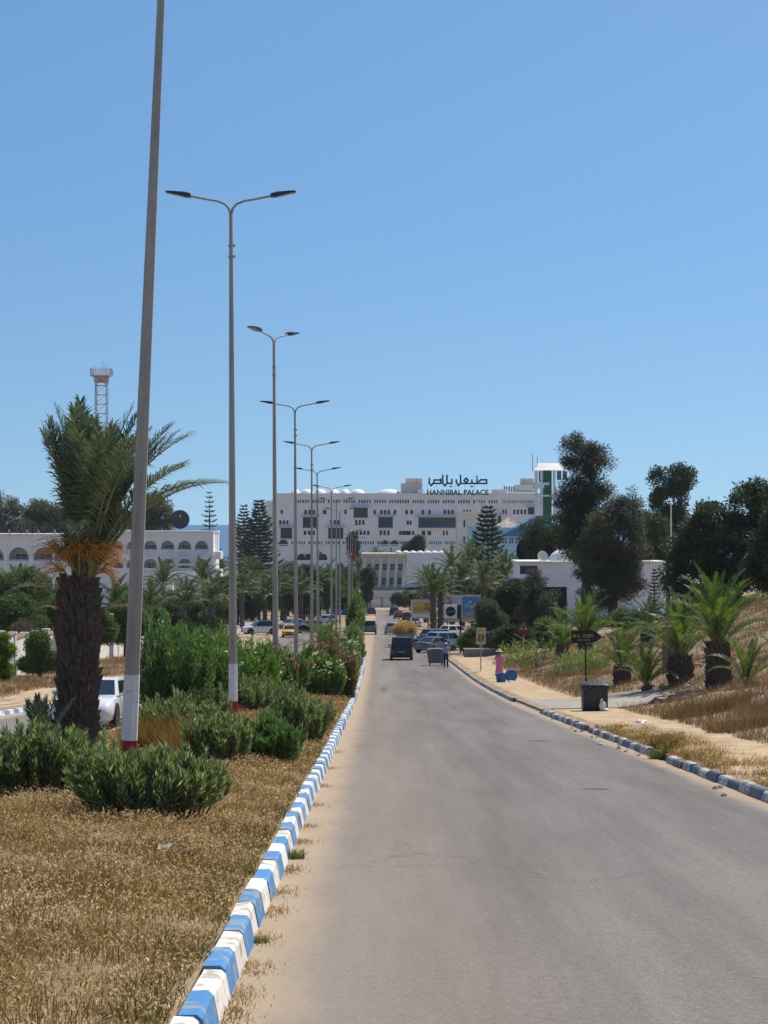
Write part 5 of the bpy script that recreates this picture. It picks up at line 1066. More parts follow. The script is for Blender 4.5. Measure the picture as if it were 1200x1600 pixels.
# ---------------- white single-storey building with dome behind the casuarinas
d_ = 215.0; B = thing('white_villa', 'low white flat-roofed building with a dome behind the casuarinas', 'building')
A = lambda px: at(px, d_); Z = lambda r: zr(r, d_)
x0, x1 = A(812), A(1040); g0 = float(gz(A(920), d_)) - 3; rr = [(A(845), A(886), g0, Z(917)), (A(812.5), A(840), Z(897), Z(884))]
mb = MB(); wall_open(mb, x0, x1, g0, Z(880), d_, rr, .5); shell(mb, x0, x1, d_, d_+10, g0, Z(880)); mb.build('wall', M['white'], B)
pane(rr[0], d_+.4, M['black'], B, 'garage_opening'); pane(rr[1], d_+.4, M['shade'], B, 'opening')
mb = MB(); mb.box(x0-.25, x1+.05, d_-.3, d_+10, Z(880)+.003, Z(877)); mb.build('roof_slab', M['roofw'], B)
mb = MB()
for (a_, b_, c_, e_) in ((857, 892, 910, 909.3), (857, 892, 899, 898.3), (857, 857.6, 910, 898.3), (891.4, 892, 910, 898.3)): mb.box(A(a_), A(b_), d_-.05, d_-.004, Z(c_), Z(e_))
mb.build('panel_moulding', M['white2'], B)
mb = MB(); mb.lathe([(1.75, 0), (1.7, .35), (1.35, .8), (.75, 1.15), (.1, 1.28)], 24, (A(888), d_+4, Z(877)+.004)); mb.build('dome', M['white2'], B, smooth=True)
def dish(label, X, y, z, r, m, rz, tilt=.9, name='satellite_dish', post=1.2):
    o = thing(name, label, 'satellite dish', (X, y, z), (0, 0, rz)); mb = MB()
    prof = [(.02, .0)] + [(r*k/6, .28*r*(k/6)**2) for k in range(1, 7)] + [(r*.99, .28*r+.03)] + [(r*k/6, .28*r*(k/6)**2+.04) for k in range(5, 0, -1)] + [(.02, .04)]
    mb.lathe(prof, 22); mb.build('reflector', M[m], o, smooth=True, loc=(0, 0, post), rot=(tilt, 0, 0))
    mb = MB(); mb.tube([(0, 0, -.05), (0, .1, post)], r*.07, 6); mb.tube([(-.5*r, .25*r, -.05), (0, .1, post*.8)], r*.04, 5); mb.tube([(.5*r, .25*r, -.05), (0, .1, post*.8)], r*.04, 5); mb.build('stand', M['steel'], o)
    mb = MB(); mb.tube([(0, -.5*r*math.sin(tilt), post+.2*r), (0, -r*.75*math.sin(tilt), post+r*.55*math.cos(tilt)+.3*r)], r*.03, 4); mb.ell((0, -r*.75*math.sin(tilt), post+r*.55*math.cos(tilt)+.3*r), (.08*r, .08*r, .1*r), 8, 5); mb.build('receiver', M['steel'], o)
dish('cream satellite dish on the roof of the low white building', A(848.5), d_+1.2, Z(877), .62, 'awning', .4, 1.25, post=.45)
dish('dark mesh satellite dish behind the low white building', at(828, 238), 238, float(gz(at(828, 238), 238)), 1.7, 'dish', .1, 1.35, post=8.5)

# ---------------- arcaded hotel on the left (two wings)
def arcade(label, d_, xpL, xpR, topr, capr, bays, hw, rA, rB, lower, seed, balcony=None):
    A = lambda px: at(px, d_); Z = lambda r: zr(r, d_); B = thing('arcaded_hotel', label, 'building')
    x0, x1 = A(xpL), A(xpR); g0 = float(gz((x0+x1)/2, d_)) - 1
    ar = [(A(c), hw/ppm(d_), Z(rB), Z(rA)-hw/ppm(d_)) for c in bays] + [(A(c), hw/ppm(d_), Z(rB+lower), Z(rA+lower)-hw/ppm(d_)) for c in bays]
    mb = MB(); wall_open(mb, x0, x1, g0, Z(topr), d_, [], 1.4, ar); shell(mb, x0, x1, d_, d_+14, g0, Z(topr)); mb.build('wall', M['white'], B)
    mb = MB(); mb.quad((x0+.1, d_+2.2, g0), (x1-.1, d_+2.2, g0), (x1-.1, d_+2.2, Z(topr)-.1), (x0+.1, d_+2.2, Z(topr)-.1)); mb.build('gallery_wall', M['white'], B)
    for i, (c, w_, zb, zs_) in enumerate(ar):
        pane((c-w_*.55, c+w_*.45, zb, zs_+w_*.3), d_+2.1, M['panegrey'], B, 'gallery_door', frame=M['white2'], fw=.09)
        if i < len(bays):
            m2 = MB(); m2.box(c-w_+.01, c+w_-.01, d_+.5, d_+.6, zb-.02, zb+.22); m2.build('balustrade', M['white2'], B)
            m2 = MB(); m2.box(c-w_*.9, c+w_*.9, d_-.02, d_-.004, zb-1.25, zb-.12); m2.build('balcony_panel', M['white2'], B)
    for k, c in enumerate(bays[:-1]):
        xm = (A(c)+A(bays[k+1]))/2; m2 = MB(); m2.box(xm-.12, xm+.12, d_-.16, d_-.004, g0, Z(topr)-.3); m2.build('pilaster', M['white'], B)
    mb = MB(); mb.box(x0-.1, x1+.1, d_-.35, d_+14, Z(topr)+.004, Z(capr)); mb.build('roof_slab', M['roofw'], B)
    return B, A, Z
B, A, Z = arcade('right wing of the white arcaded hotel, with round arches and little balconies', 365.0, 150, 333, 833, 829.5, [182, 208, 235, 262, 288.5, 315], 10.4, 845, 859.5, 28, 1)
for r in (862, 890): mb = MB(); mb.box(A(333)+.01, A(344), 366, 372, Z(r+12), Z(r)); mb.build('corner_balcony', M['white2'], B)
mb = MB(); mb.box(A(258), A(308), 362.5, 363.4, Z(883.5), Z(880)); mb.build('pergola_beam', M['cream2'], B)
mb = MB(); mb.box(A(256), A(306), 361, 362.3, Z(902), Z(893)); mb.box(A(258), A(276), 358, 360.8, Z(925), Z(908)); mb.build('terrace', M['white'], B)
mb = MB()
for px in (336, 338.5): mb.tube([(A(px), 367, Z(870)), (A(px), 367, Z(831)), (A(px-4), 367, Z(828.5))], .08, 5)
mb.build('roof_pipe', M['white2'], B)
B, A, Z = arcade('near left wing of the white arcaded hotel behind the big palm', 248.0, -60, 112, 838, 834, [-49, -10, 29, 68, 100], 16, 855, 877, 42, 2)
mb = MB()
for px in (12, 40, 58, 84, 109): mb.tube([(A(px), 249, Z(834)), (A(px), 249, Z(827+px % 3))], .1, 5)
mb.build('roof_vents', M['grey'], B)
B = thing('rooftop_sign', 'dark illegible rooftop letters on a frame at the left edge', 'sign', (at(30, 252), 252, zr(834, 252)))
mb = MB(); r_ = random.Random(4); x_ = -2.6
while x_ < 3.2:
    w_ = r_.uniform(.28, .5)
    mb.box(x_, x_+.11, -.05, .05, .25, 1.05)
    if r_.random() < .6: mb.box(x_+w_-.1, x_+w_, -.05, .05, .25, 1.05)
    if r_.random() < .7: mb.box(x_+.115, x_+w_-.105, -.05, .05, .95, 1.05)
    if r_.random() < .5: mb.box(x_+.115, x_+w_-.105, -.05, .05, .25, .36)
    if r_.random() < .4: mb.box(x_+.115, x_+w_-.105, -.05, .05, .6, .7)
    x_ += w_ + .14
mb.build('lettering', M['black'], B); mb = MB(); mb.box(-2.7, 3.3, .06, .12, .1, .2); mb.box(-2.7, 3.3, .06, .12, 1.08, 1.13); [mb.box(-2.6+k*1.4, -2.5+k*1.4, .06, .14, -.02, 1.13) for k in range(5)]; mb.build('sign_frame', M['black'], B)
dish('large dark satellite dish on the roof of the arcaded hotel', at(281, 372), 372, zr(829.5, 372), 1.75, 'dish', .15, 1.4, post=2.0)

# ---------------- lattice mast behind the palm
d_ = 520.0; A = lambda px: at(px, d_); Z = lambda r: zr(r, d_); X = A(158.5); g0 = float(gz(X, d_))
B = thing('lattice_mast', 'lattice telecom mast with a railed platform rising behind the big palm', 'mast', (X, d_, g0)); hT = Z(588) - g0; hw_ = 1.35
for sx in (-1, 1):
    for sy in (-1, 1): mb = MB(); mb.tube([(sx*hw_*1.25, sy*hw_*1.25, 0), (sx*hw_, sy*hw_, hT)], .13, 5); mb.build('leg', M['steel'], B)
nb = 24; br = MB()
for k in range(nb):
    z0_, z1_ = hT*k/nb, hT*(k+1)/nb; w0 = hw_*(1.25-.25*k/nb); w1 = hw_*(1.25-.25*(k+1)/nb)
    for (ax, ay, bx_, by_) in ((-1, -1, 1, -1), (1, -1, 1, 1), (1, 1, -1, 1), (-1, 1, -1, -1)):
        br.tube([(ax*w1, ay*w1, z1_), (bx_*w1, by_*w1, z1_)], .07, 4); br.tube([(ax*w0, ay*w0, z0_), (bx_*w1, by_*w1, z1_)], .055, 4)
br.build('bracing', M['steel'], B)
mb = MB(); mb.box(-2.4, 2.4, -2.4, 2.4, hT-.1, hT+.15); mb.box(-1.7, 1.7, -1.7, 1.7, hT-1.6, hT-.12); mb.build('platform', M['redwhite'], B)
mb = MB()
for zz in (.7, 1.3, 1.9):
    for (a_, c_) in (((-2.5, -2.5), (2.5, -2.5)), ((2.5, -2.5), (2.5, 2.5)), ((2.5, 2.5), (-2.5, 2.5)), ((-2.5, 2.5), (-2.5, -2.5))): mb.tube([(*a_, hT+zz), (*c_, hT+zz)], .06, 4)
for i in range(-2, 3):
    for s in (-2.5, 2.5): mb.tube([(i*1.25, s, hT+.1), (i*1.25, s, hT+1.95)], .06, 4); mb.tube([(s, i*1.25, hT+.1), (s, i*1.25, hT+1.95)], .06, 4)
mb.build('railing', M['redwhite'], B)
for x_, h_ in ((-2, 2.6), (.4, 3.8), (1.2, 3.0)): mb = MB(); mb.tube([(x_, 0, hT+.16), (x_, 0, hT+h_)], .05, 4); mb.build('antenna', M['steel'], B)

# ---------------- garden wall on the left, with pillars and brick coping
B = thing('garden_wall', 'white garden wall with pillars and reddish brick coping left of the road', 'wall')
def gwall(x0, d0, x1, d1, hgt, name='panel'):
    n = max(1, int(abs(d1-d0)/4)); mb = MB(); cp = MB()
    for k in range(n):
        a = (x0+(x1-x0)*k/n, d0+(d1-d0)*k/n); b_ = (x0+(x1-x0)*(k+1)/n, d0+(d1-d0)*(k+1)/n); z = float(gz(*a)); z2 = z+hgt
        mb.add([(a[0]-.1, a[1], z-1), (a[0]+.1, a[1], z-1), (b_[0]+.1, b_[1], z-1), (b_[0]-.1, b_[1], z-1), (a[0]-.1, a[1], z2), (a[0]+.1, a[1], z2), (b_[0]+.1, b_[1], z2), (b_[0]-.1, b_[1], z2)], [(3, 2, 1, 0), (4, 5, 6, 7), (0, 1, 5, 4), (1, 2, 6, 5), (2, 3, 7, 6), (3, 0, 4, 7)])
        cp.add([(a[0]-.18, a[1], z2+.004), (a[0]+.18, a[1], z2+.004), (b_[0]+.18, b_[1]-.05, z2+.004), (b_[0]-.18, b_[1]-.05, z2+.004), (a[0]-.1, a[1], z2+.16), (a[0]+.1, a[1], z2+.16), (b_[0]+.1, b_[1]-.05, z2+.16), (b_[0]-.1, b_[1]-.05, z2+.16)], [(3, 2, 1, 0), (4, 5, 6, 7), (0, 1, 5, 4), (1, 2, 6, 5), (2, 3, 7, 6), (3, 0, 4, 7)])
        p = MB(); p.box(-.19, .19, -.19, .19, -1, hgt+.3); p.box(-.24, .24, -.24, .24, hgt+.304, hgt+.38); p.build('pillar', M['white2'], B, loc=(a[0], a[1], z))
    mb.build(name, M['white2'], B); cp.build('coping', M['terra'], B)
gwall(-20.6, 96, -20.9, 152, 2.1); gwall(-20.9, 160, -21.8, 260, 1.9)
mb = MB(); z = float(gz(-21.3, 156)); mb.box(-22.4, -20.7, 152.2, 159.8, z-1, z+3.0); mb.build('gatehouse', M['white2'], B); mb = MB(); mb.box(-22.6, -20.5, 152, 160, z+3.004, z+3.2); mb.build('gatehouse_roof', M['terra'], B)
# ---------------- wall and sign boards at the far junction
d_ = 474.3; B = thing('junction_wall', 'pale boundary wall facing the end of the road', 'wall'); mb = MB()
x0, x1 = at(540, d_), at(650, d_); g0 = float(gz(at(600, d_), d_)); mb.box(x0, x1, d_, d_+.3, g0-1, g0+2.1); mb.build('panel', M['cream'], B); mb = MB(); mb.box(x0-.1, x1+.1, d_-.08, d_+.38, g0+2.104, g0+2.25); mb.build('coping', M['grey'], B)
for px in (578, 597, 613, 630): mb = MB(); mb.box(at(px, d_)-.2, at(px, d_)+.2, d_-.12, d_-.003, g0-1, g0+2.5); mb.build('pillar', M['grey'], B)
B = thing('white_signboard', 'small white signboard on the boundary wall at the end of the road', 'sign', (at(582, 470), 470, float(gz(at(582, 470), 470)))); mb = MB(); mb.box(-.3, .3, -.05, .05, 1.4, 2.9); mb.build('board', M['white2'], B, bevel=.02); mb = MB(); mb.tube([(0, .08, -.1), (0, .08, 2.8)], .05, 6); mb.build('post', M['steel'], B); mb = MB(); mb.box(-.14, .14, -.058, -.052, 1.9, 2.5); mb.build('print', M['black'], B)
# low concrete wall by the parking
B = thing('low_wall', 'low pale concrete wall beside the pavement near the totem sign', 'wall', (at(748, 168), 168, float(gz(at(748, 168), 168)))); mb = MB(); mb.box(-1.2, 2.6, -.12, .12, -.3, .62); mb.build('panel', M['grey'], B, bevel=.02); mb = MB(); mb.box(-1.25, 2.65, -.16, .16, .624, .72); mb.build('coping', M['cream'], B)
M['rock'] = pm('broken concrete', (.40, .35, .29), (.24, .20, .16), 5, .95, .3)
# ================================================================ VEHICLES
M['tyre'] = pm('tyre rubber', (.022, .022, .024), (.04, .038, .035), 6, .85); M['rim'] = pm('alloy rim', (.45, .45, .46), None, 4, .3, metal=.8)
M['chrome'] = pm('chrome trim', (.6, .6, .62), None, 4, .15, metal=.9); M['lampred2'] = glassy('red lamp glass', (.35, .01, .012), .15); M['lampclear'] = glassy('headlamp glass', (.10, .11, .12), .08); M['plate'] = pm('number plate', (.03, .03, .035), (.5, .5, .5), 25, .5, stretch=(1, 1, 1))
M['plastic'] = pm('dark bumper plastic', (.03, .03, .032), None, 5, .6); M['carglass'] = glassy('car glass', (.018, .022, .028), .05)
for n_, c_, me_, ro in (('cw', (.72, .72, .71), 0, .2), ('cblack', (.012, .012, .015), .2, .25), ('cgrey', (.16, .165, .175), .5, .35), ('csilver', (.42, .43, .44), .6, .3), ('cred', (.22, .012, .018), .2, .25), ('cyellow', (.72, .40, .02), 0, .35), ('cdblue', (.02, .03, .06), .3, .3), ('cgreen', (.28, .40, .36), .2, .3), ('cbeige', (.45, .40, .32), .2, .4)): M[n_] = carpaint('car paint '+n_[1:], c_, me_, ro)
KIND = {  # L, W, H, belt, hood, rear-bottom, front-bottom, rear-top, front-top, deck, wheel r
 'sedan': (4.5, 1.78, 1.44, .94, .90, -1.75, 1.05, -.95, .15, .98, .31), 'coupe': (4.6, 1.80, 1.42, .95, .88, -1.8, .95, -1.0, .1, .95, .33),
 'hatch': (4.0, 1.72, 1.50, .95, .92, -1.86, 1.05, -1.5, .25, .95, .30), 'suv': (4.4, 1.86, 1.68, 1.06, 1.04, -2.05, 1.0, -1.7, .25, 1.06, .36),
 'van': (4.4, 1.80, 1.84, 1.10, 1.06, -2.13, 1.30, -2.06, .70, 1.1, .32), 'pickup': (4.9, 1.76, 1.72, 1.02, 1.0, -.25, 1.25, -.1, .65, .95, .36)}
def loft(secs, W):
    mb = MB(); n = None
    for i, (y, zb, zt, f) in enumerate(secs):
        w = W/2*f; half = [(.0, zb), (.78*w, zb), (.96*w, zb+.10), (1.0*w, zb+(zt-zb)*.45), (.985*w, zb+(zt-zb)*.72), (.93*w, zt-.05), (.82*w, zt-.005), (0, zt+.025)]
        ring = [(x, y, z) for x, z in half] + [(-x, y, z) for x, z in half[-2:0:-1]]
        n = len(ring); mb.v += ring
        if i:
            b_ = (i-1)*n
            mb.f += [(b_+k, b_+(k+1) % n, b_+n+(k+1) % n, b_+n+k) for k in range(n)]
    mb.f += [tuple(range(n-1, -1, -1)), tuple(range((len(secs)-1)*n, len(secs)*n))]
    return mb
CARM = {}
def car_parts(kind):
    if kind in CARM: return CARM[kind]
    L, W, H_, belt, hood, rb, fb, rt, ft, deck, wr = KIND[kind]; P = []; hl = L/2; w = W/2
    secs = [(-hl, .45, deck-.16, .84), (-hl+.07, .32, deck-.05, .93), (-hl+.35, .22, deck, .985), (rb+.3, .2, belt, 1.0), (0, .19, belt, 1.0), (fb, .19, belt-.02, 1.0), (hl-.75, .2, hood, .985), (hl-.3, .2, hood-.07, .95), (hl-.08, .26, hood-.2, .86), (hl, .36, hood-.32, .76)]
    if kind == 'pickup': secs = [(-hl, .45, .86, .95), (-hl+.05, .4, .88, .97), (-hl+.5, .36, .88, .98), (-.5, .3, .88, 1.0), (-.3, .26, belt, 1.0), (fb, .24, belt-.02, 1.0), (hl-.7, .26, hood, .985), (hl-.25, .28, hood-.08, .95), (hl-.05, .34, hood-.2, .88), (hl, .42, hood-.3, .8)]
    P.append(('body', loft(secs, W).mesh('body', True), 'P', 0))
    # cabin frustum with glass
    b4 = [(-w*.93, rb, belt-.02), (w*.93, rb, belt-.02), (w*.93, fb, belt-.03), (-w*.93, fb, belt-.03)]; tw = w*(.74 if kind in ('sedan', 'coupe', 'hatch') else .82); t4 = [(-tw, rt, H_-.04), (tw, rt, H_-.04), (tw, ft, H_-.05), (-tw, ft, H_-.05)]
    mb = MB(); r4 = [(-tw*.86, rt+.1, H_), (tw*.86, rt+.1, H_), (tw*.86, ft-.12, H_), (-tw*.86, ft-.12, H_)]
    mb.add(b4+t4+r4, [(0, 1, 5, 4), (1, 2, 6, 5), (2, 3, 7, 6), (3, 0, 4, 7), (4, 5, 9, 8), (5, 6, 10, 9), (6, 7, 11, 10), (7, 4, 8, 11), (8, 9, 10, 11)]); P.append(('cabin', mb.mesh('cabin', True), 'P', 0))
    def glass(q, u0, u1, v0, v1, off=.008):
        a, b_, c, e = [Vector(x) for x in q]; nrm = (b_-a).cross(e-a).normalized()
        f = lambda u, v: (a.lerp(b_, u)).lerp(e.lerp(c, u), v)
        pts = [f(u0, v0), f(u1, v0), f(u1, v1), f(u0, v1)]; ctr = sum((Vector(x) for x in b4+t4), Vector())/8
        if nrm.dot(pts[0]-ctr) < 0: nrm = -nrm
        m_ = MB(); m_.add([p+nrm*off for p in pts]+[p-nrm*.01 for p in pts], [(0, 1, 2, 3), (0, 4, 5, 1), (1, 5, 6, 2), (2, 6, 7, 3), (3, 7, 4, 0)]); return m_.mesh('window')
    B4, T4 = b4, t4
    P.append(('rear_window', glass((B4[0], B4[1], T4[1], T4[0]), .09, .91, .14, .92), 'carglass', 0)); P.append(('windscreen', glass((B4[2], B4[3], T4[3], T4[2]), .06, .94, .06, .94), 'carglass', 0))
    for (i, j) in ((1, 2), (3, 0)):
        cuts = ((.05, .47), (.53, .94)) if kind != 'pickup' else ((.1, .9),)
        if kind == 'van': cuts = ((.04, .3), (.34, .62), (.66, .95))
        if kind == 'coupe': cuts = ((.06, .44), (.48, .95))
        for u0, u1 in cuts:
            if (i, j) == (3, 0): u0, u1 = 1-u1, 1-u0
            P.append(('side_window', glass((B4[i], B4[j], T4[j], T4[i]), u0, u1, .1, .9), 'carglass', 0))
    # lower trim, bumpers
    mb = MB(); mb.box(-w*.8, w*.8, -hl-.03, -hl+.2, .30, .52); P.append(('rear_bumper', mb.mesh('bumper', bevel=.04), 'plastic' if kind in ('van', 'pickup', 'suv') else 'P', 0))
    mb = MB(); mb.box(-w*.62, w*.62, hl-.10, hl+.025, .30, .44); P.append(('air_intake', mb.mesh('intake', bevel=.03), 'plastic', 0))
    mb = MB(); mb.box(-w*.40, w*.40, hl-.12, hl+.02, hood-.40, hood-.26); [mb.box(-w*.39, w*.39, hl+.021, hl+.03, hood-.39+k*.04, hood-.375+k*.04) for k in range(3)]; P.append(('grille', mb.mesh('grille'), 'black', 0))
    mb = MB(); mb.box(-.26, .26, -hl-.045, -hl-.005, .62, .73); P.append(('number_plate', mb.mesh('plate'), 'plate', 0)); mb = MB(); mb.box(-.26, .26, hl-.05, hl+.04, .46, .57); P.append(('number_plate', mb.mesh('plate'), 'plate', 0))
    for s in (-1, 1):
        mb = MB(); a = s*w
        mb.add([(a*.46, hl-.03, hood-.34), (a*.80, hl-.16, hood-.36), (a*.93, hl-.42, hood-.20), (a*.80, hl-.28, hood-.14), (a*.50, hl-.09, hood-.22), (a*.5, hl-.3, hood-.3), (a*.85, hl-.5, hood-.3)], [(0, 1, 4), (1, 3, 4), (1, 2, 3), (0, 5, 6, 1), (1, 6, 2), (4, 3, 5), (3, 2, 6, 5), (0, 4, 5)])
        P.append(('headlight', mb.mesh('headlight'), 'lampclear', 0))
        mb = MB(); zt_ = deck-.1 if kind != 'van' else 1.25
        if kind == 'van': mb.box(min(a*.86, a*.96), max(a*.86, a*.96), -hl-.015, -hl+.2, .72, zt_)
        elif kind == 'pickup': mb.box(min(a*.82, a*.93), max(a*.82, a*.93), -hl-.02, -hl+.1, .56, .82)
        else: mb.box(min(a*.55, a*.88), max(a*.55, a*.88), -hl-.0, -hl+.2, zt_-.2, zt_)
        P.append(('tail_light', mb.mesh('tail_light', bevel=.015), 'lampred2', 0))
        mb = MB(); mb.ell((s*(w+.10), fb-.28, belt+.06), (.10, .07, .075), 10, 6); mb.box(min(s*(w*.9), s*(w+.05)), max(s*(w*.9), s*(w+.05)), fb-.30, fb-.25, belt+.0, belt+.05); P.append(('mirror', mb.mesh('mirror', True), 'P', 0))
        if kind not in ('pickup',):
            mb = MB(); mb.box(min(s*(w*.985), s*(w*.985+.03)), max(s*(w*.985), s*(w*.985+.03)), -.15, .02, belt-.2, belt-.16); P.append(('door_handle', mb.mesh('handle'), 'P', 0))
        for yw in (-hl+.78, hl-.82):
            mb = MB(); pr = [(wr*.55, 0), (wr*.97, .0), (wr, .03), (wr, .17), (wr*.97, .20), (wr*.55, .2)]; mb.lathe(pr, 18); me = mb.mesh('tyre', True); P.append(('tyre', me, 'tyre', 1, (s*(w-.19 if s > 0 else w-.19), yw, wr), (0, s*math.pi/2, 0)))
            mb = MB(); mb.lathe([(wr*.56, .14), (wr*.56, .185), (wr*.3, .17), (.02, .19)], 14); [mb.box(-.03, .03, .05, wr*.55, .17, .205) for _ in (0,)]; P.append(('rim', mb.mesh('rim'), 'rim', 2, None, None))
            mb = MB(); mb.tube([(s*(w*.96), yw, wr+.02), (s*(w*1.0+.004), yw, wr+.02)], wr+.06, 20); P.append(('wheel_arch', mb.mesh('wheel_arch'), 'plastic', 0))
    if kind == 'pickup':
        mb = MB(); mb.box(-w, -w+.05, -hl+.02, -.32, .6, 1.02); mb.box(w-.05, w, -hl+.02, -.32, .6, 1.02); mb.box(-w+.055, w-.055, -hl, -hl+.05, .6, 1.02); P.append(('cargo_bed', mb.mesh('bed'), 'P', 0))
    CARM[kind] = P; return P
def car(name, label, cat, X, d, heading, kind, paint, group=None, z=None):
    s = math.atan(float(slope(d))); z = float(road_z(d))+.004 if z is None else z
    root = thing(name, label, cat, (X, d, z), (s*math.cos(heading), -s*math.sin(heading)*0, heading), group); last = None; cache = {}
    for p in car_parts(kind):
        nm, me, mk, k = p[:4]; key = (kind, me.name, paint if mk == 'P' else mk)
        if mk == 'P':
            kk = me.name+'|'+paint
            if kk not in PCACHE: PCACHE[kk] = me.copy(); PCACHE[kk].materials.append(M[paint])
            me = PCACHE[kk]
        elif len(me.materials) == 0: me.materials.append(M[mk])
        if k == 0: link(nm, me, None, root)
        elif k == 1: last = link('tyre', me, None, root, p[4], p[5])
        else: link('rim', me, None, last)
    return root
PCACHE = {}
PI = math.pi
car('parked_car', 'white coupe driving towards the camera, half hidden by the palm trunk', 'car', at(147, 58), 58, PI-.03, 'coupe', 'cw').name = 'car'
car('van', 'dark minivan driving away down the middle of the road', 'van', at(627, 166), 166, 0, 'van', 'cblack')
car('pickup_truck', 'grey pickup driving away close to the median', 'pickup truck', at(577.5, 262), 262, 0, 'pickup', 'cgrey')
car('car', 'silver car driving away just left of the straw-loaded truck', 'car', at(611.5, 262), 262, 0, 'hatch', 'csilver')
car('car', 'small dark blue car farthest down the left lane', 'car', at(580.5, 405), 405, 0, 'hatch', 'cdblue')
car('car', 'dark red car parked on the right far down the road', 'car', at(623, 372), 372, 0, 'sedan', 'cred')
car('suv', 'black suv standing behind the dark red car', 'car', at(616, 398), 398, 0, 'suv', 'cblack')
car('car', 'dark car with a white neighbour at the far right kerb', 'car', at(636, 352), 352, 0, 'hatch', 'cblack')
car('car', 'white car parked behind the straw-loaded truck', 'car', at(647, 300), 300, .12, 'hatch', 'cw')
car('taxi', 'yellow taxi coming up the left carriageway', 'taxi', at(452.5, 246), 246, PI, 'hatch', 'cyellow')
tx_ = [o for o in bpy.data.objects if o.name == 'taxi'][0]; mb = MB(); mb.box(-.3, .3, -.1, .1, 1.5, 1.64); mb.build('roof_sign', M['white2'], tx_, bevel=.03)
car('suv', 'white crossover with black roof parked sideways on the left roadside', 'car', at(405, 254), 254, PI/2+.35, 'suv', 'cw', z=float(gz(at(405, 254), 254))+.01)
o = [o for o in bpy.data.objects if o.name.startswith('suv')][-1]; cb = [c for c in o.children if c.name.startswith('cabin')][0]; cb.data = cb.data.copy(); cb.data.materials.clear(); cb.data.materials.append(M['cblack'])
gl = lambda X, d: float(gz(X, d))+.01
for lab, px, d_, hd, kd, pc in (('black jeep parked left of the fourth lamp post', 478, 268, PI/2+.5, 'suv', 'cblack'), ('white car parked far left of the junction', 508, 330, PI/2, 'hatch', 'cw'), ('grey car parked behind the yellow taxi', 455, 290, 2.4, 'hatch', 'csilver')):
    X_ = at(px, d_); car('parked_car', lab, 'car', X_, d_, hd, kd, pc, 'cars parked on the left roadside', z=gl(X_, d_))
for lab, px, d_, hd, kd, pc in (('pale green and white suv parked nose-out beside the dumpster', 699, 190, -.9, 'suv', 'cgreen'), ('dark suv parked behind the pale green one', 688, 205, -.9, 'suv', 'cgrey'), ('dark car parked slanting, second from the dumpster', 675, 198, -.7, 'sedan', 'cdblue'), ('grey saloon parked slanting beside the dumpster', 681, 186, -.7, 'sedan', 'cgrey'), ('black car parked in deep shade behind the person in pink', 782, 176, -1.45, 'suv', 'cblack'), ('white car in the shade right of the black one', 712, 230, -.9, 'hatch', 'cw')):
    X_ = at(px, d_); car('parked_car', lab, 'car', X_, d_, hd, kd, pc, 'cars parked on the right roadside', z=gl(X_, d_) if X_ > 5.7 else None)
# truck with straw load, mostly hidden by the van
X_, d_ = at(633, 205), 205.; z_ = float(road_z(d_))
TR = thing('truck', 'small truck piled with straw in front of the van', 'truck', (X_, d_, z_), (math.atan(float(slope(d_))), 0, 0))
mb = MB(); mb.box(-.85, .85, -2.2, 1.0, .75, .95); mb.build('flatbed', M['grey'], TR); mb = MB(); mb.box(-.85, .85, 1.02, 2.3, .6, 2.0); mb.build('cab', M['cbeige'], TR, bevel=.1); mb = MB(); mb.box(-.6, .6, 1.0, 1.015, 1.3, 1.85); mb.build('rear_window', M['carglass'], TR)
mb = MB()
for s in (-.85, .82): mb.box(s, s+.03, -2.2, 1.0, .951, 1.4)
mb.box(-.81, .81, -2.2, -2.17, .951, 1.4); mb.build('side_boards', M['grey'], TR)
for s in (-1, 1):
    for yw in (-1.5, 1.5): mb = MB(); mb.lathe([(.2, 0), (.36, 0), (.38, .05), (.38, .2), (.36, .24), (.2, .24)], 16); mb.build('tyre', M['tyre'], TR, True, loc=(s*.62, yw, .38), rot=(0, s*PI/2, 0))
    mb = MB(); mb.box(s*.7-.1, s*.7+.1, -2.24, -2.205, .72, .84); mb.build('tail_light', M['lampred2'], TR)
mb = MB(); mb.box(-.6, .6, -1.9, 1.9, .34, .74); mb.build('chassis', M['plastic'], TR)
rng = np.random.default_rng(55); n = 5200; u = rng.normal(size=(n, 3)); u /= np.linalg.norm(u, axis=1)[:, None]; P = u*np.array([1.05, 1.5, .62])*(rng.random(n)**.3)[:, None]*(1+.15*np.sin(u[:, :1]*5+u[:, 1:2]*4)) + np.array([0, -.6, 1.75]); P[:, 2] = np.maximum(P[:, 2], 1.0)
M['strawload'] = lm('straw load', (.34, .23, .09), (.62, .47, .24), .3, (.25, .27, .1)); V, fq = leaves_np(P, u + rng.normal(0, .6, (n, 3)), rng.uniform(.2, .5, n), rng.uniform(.03, .07, n), rng)
link('straw_load', mesh_np('straw_load', V, fq), M['strawload'], TR)

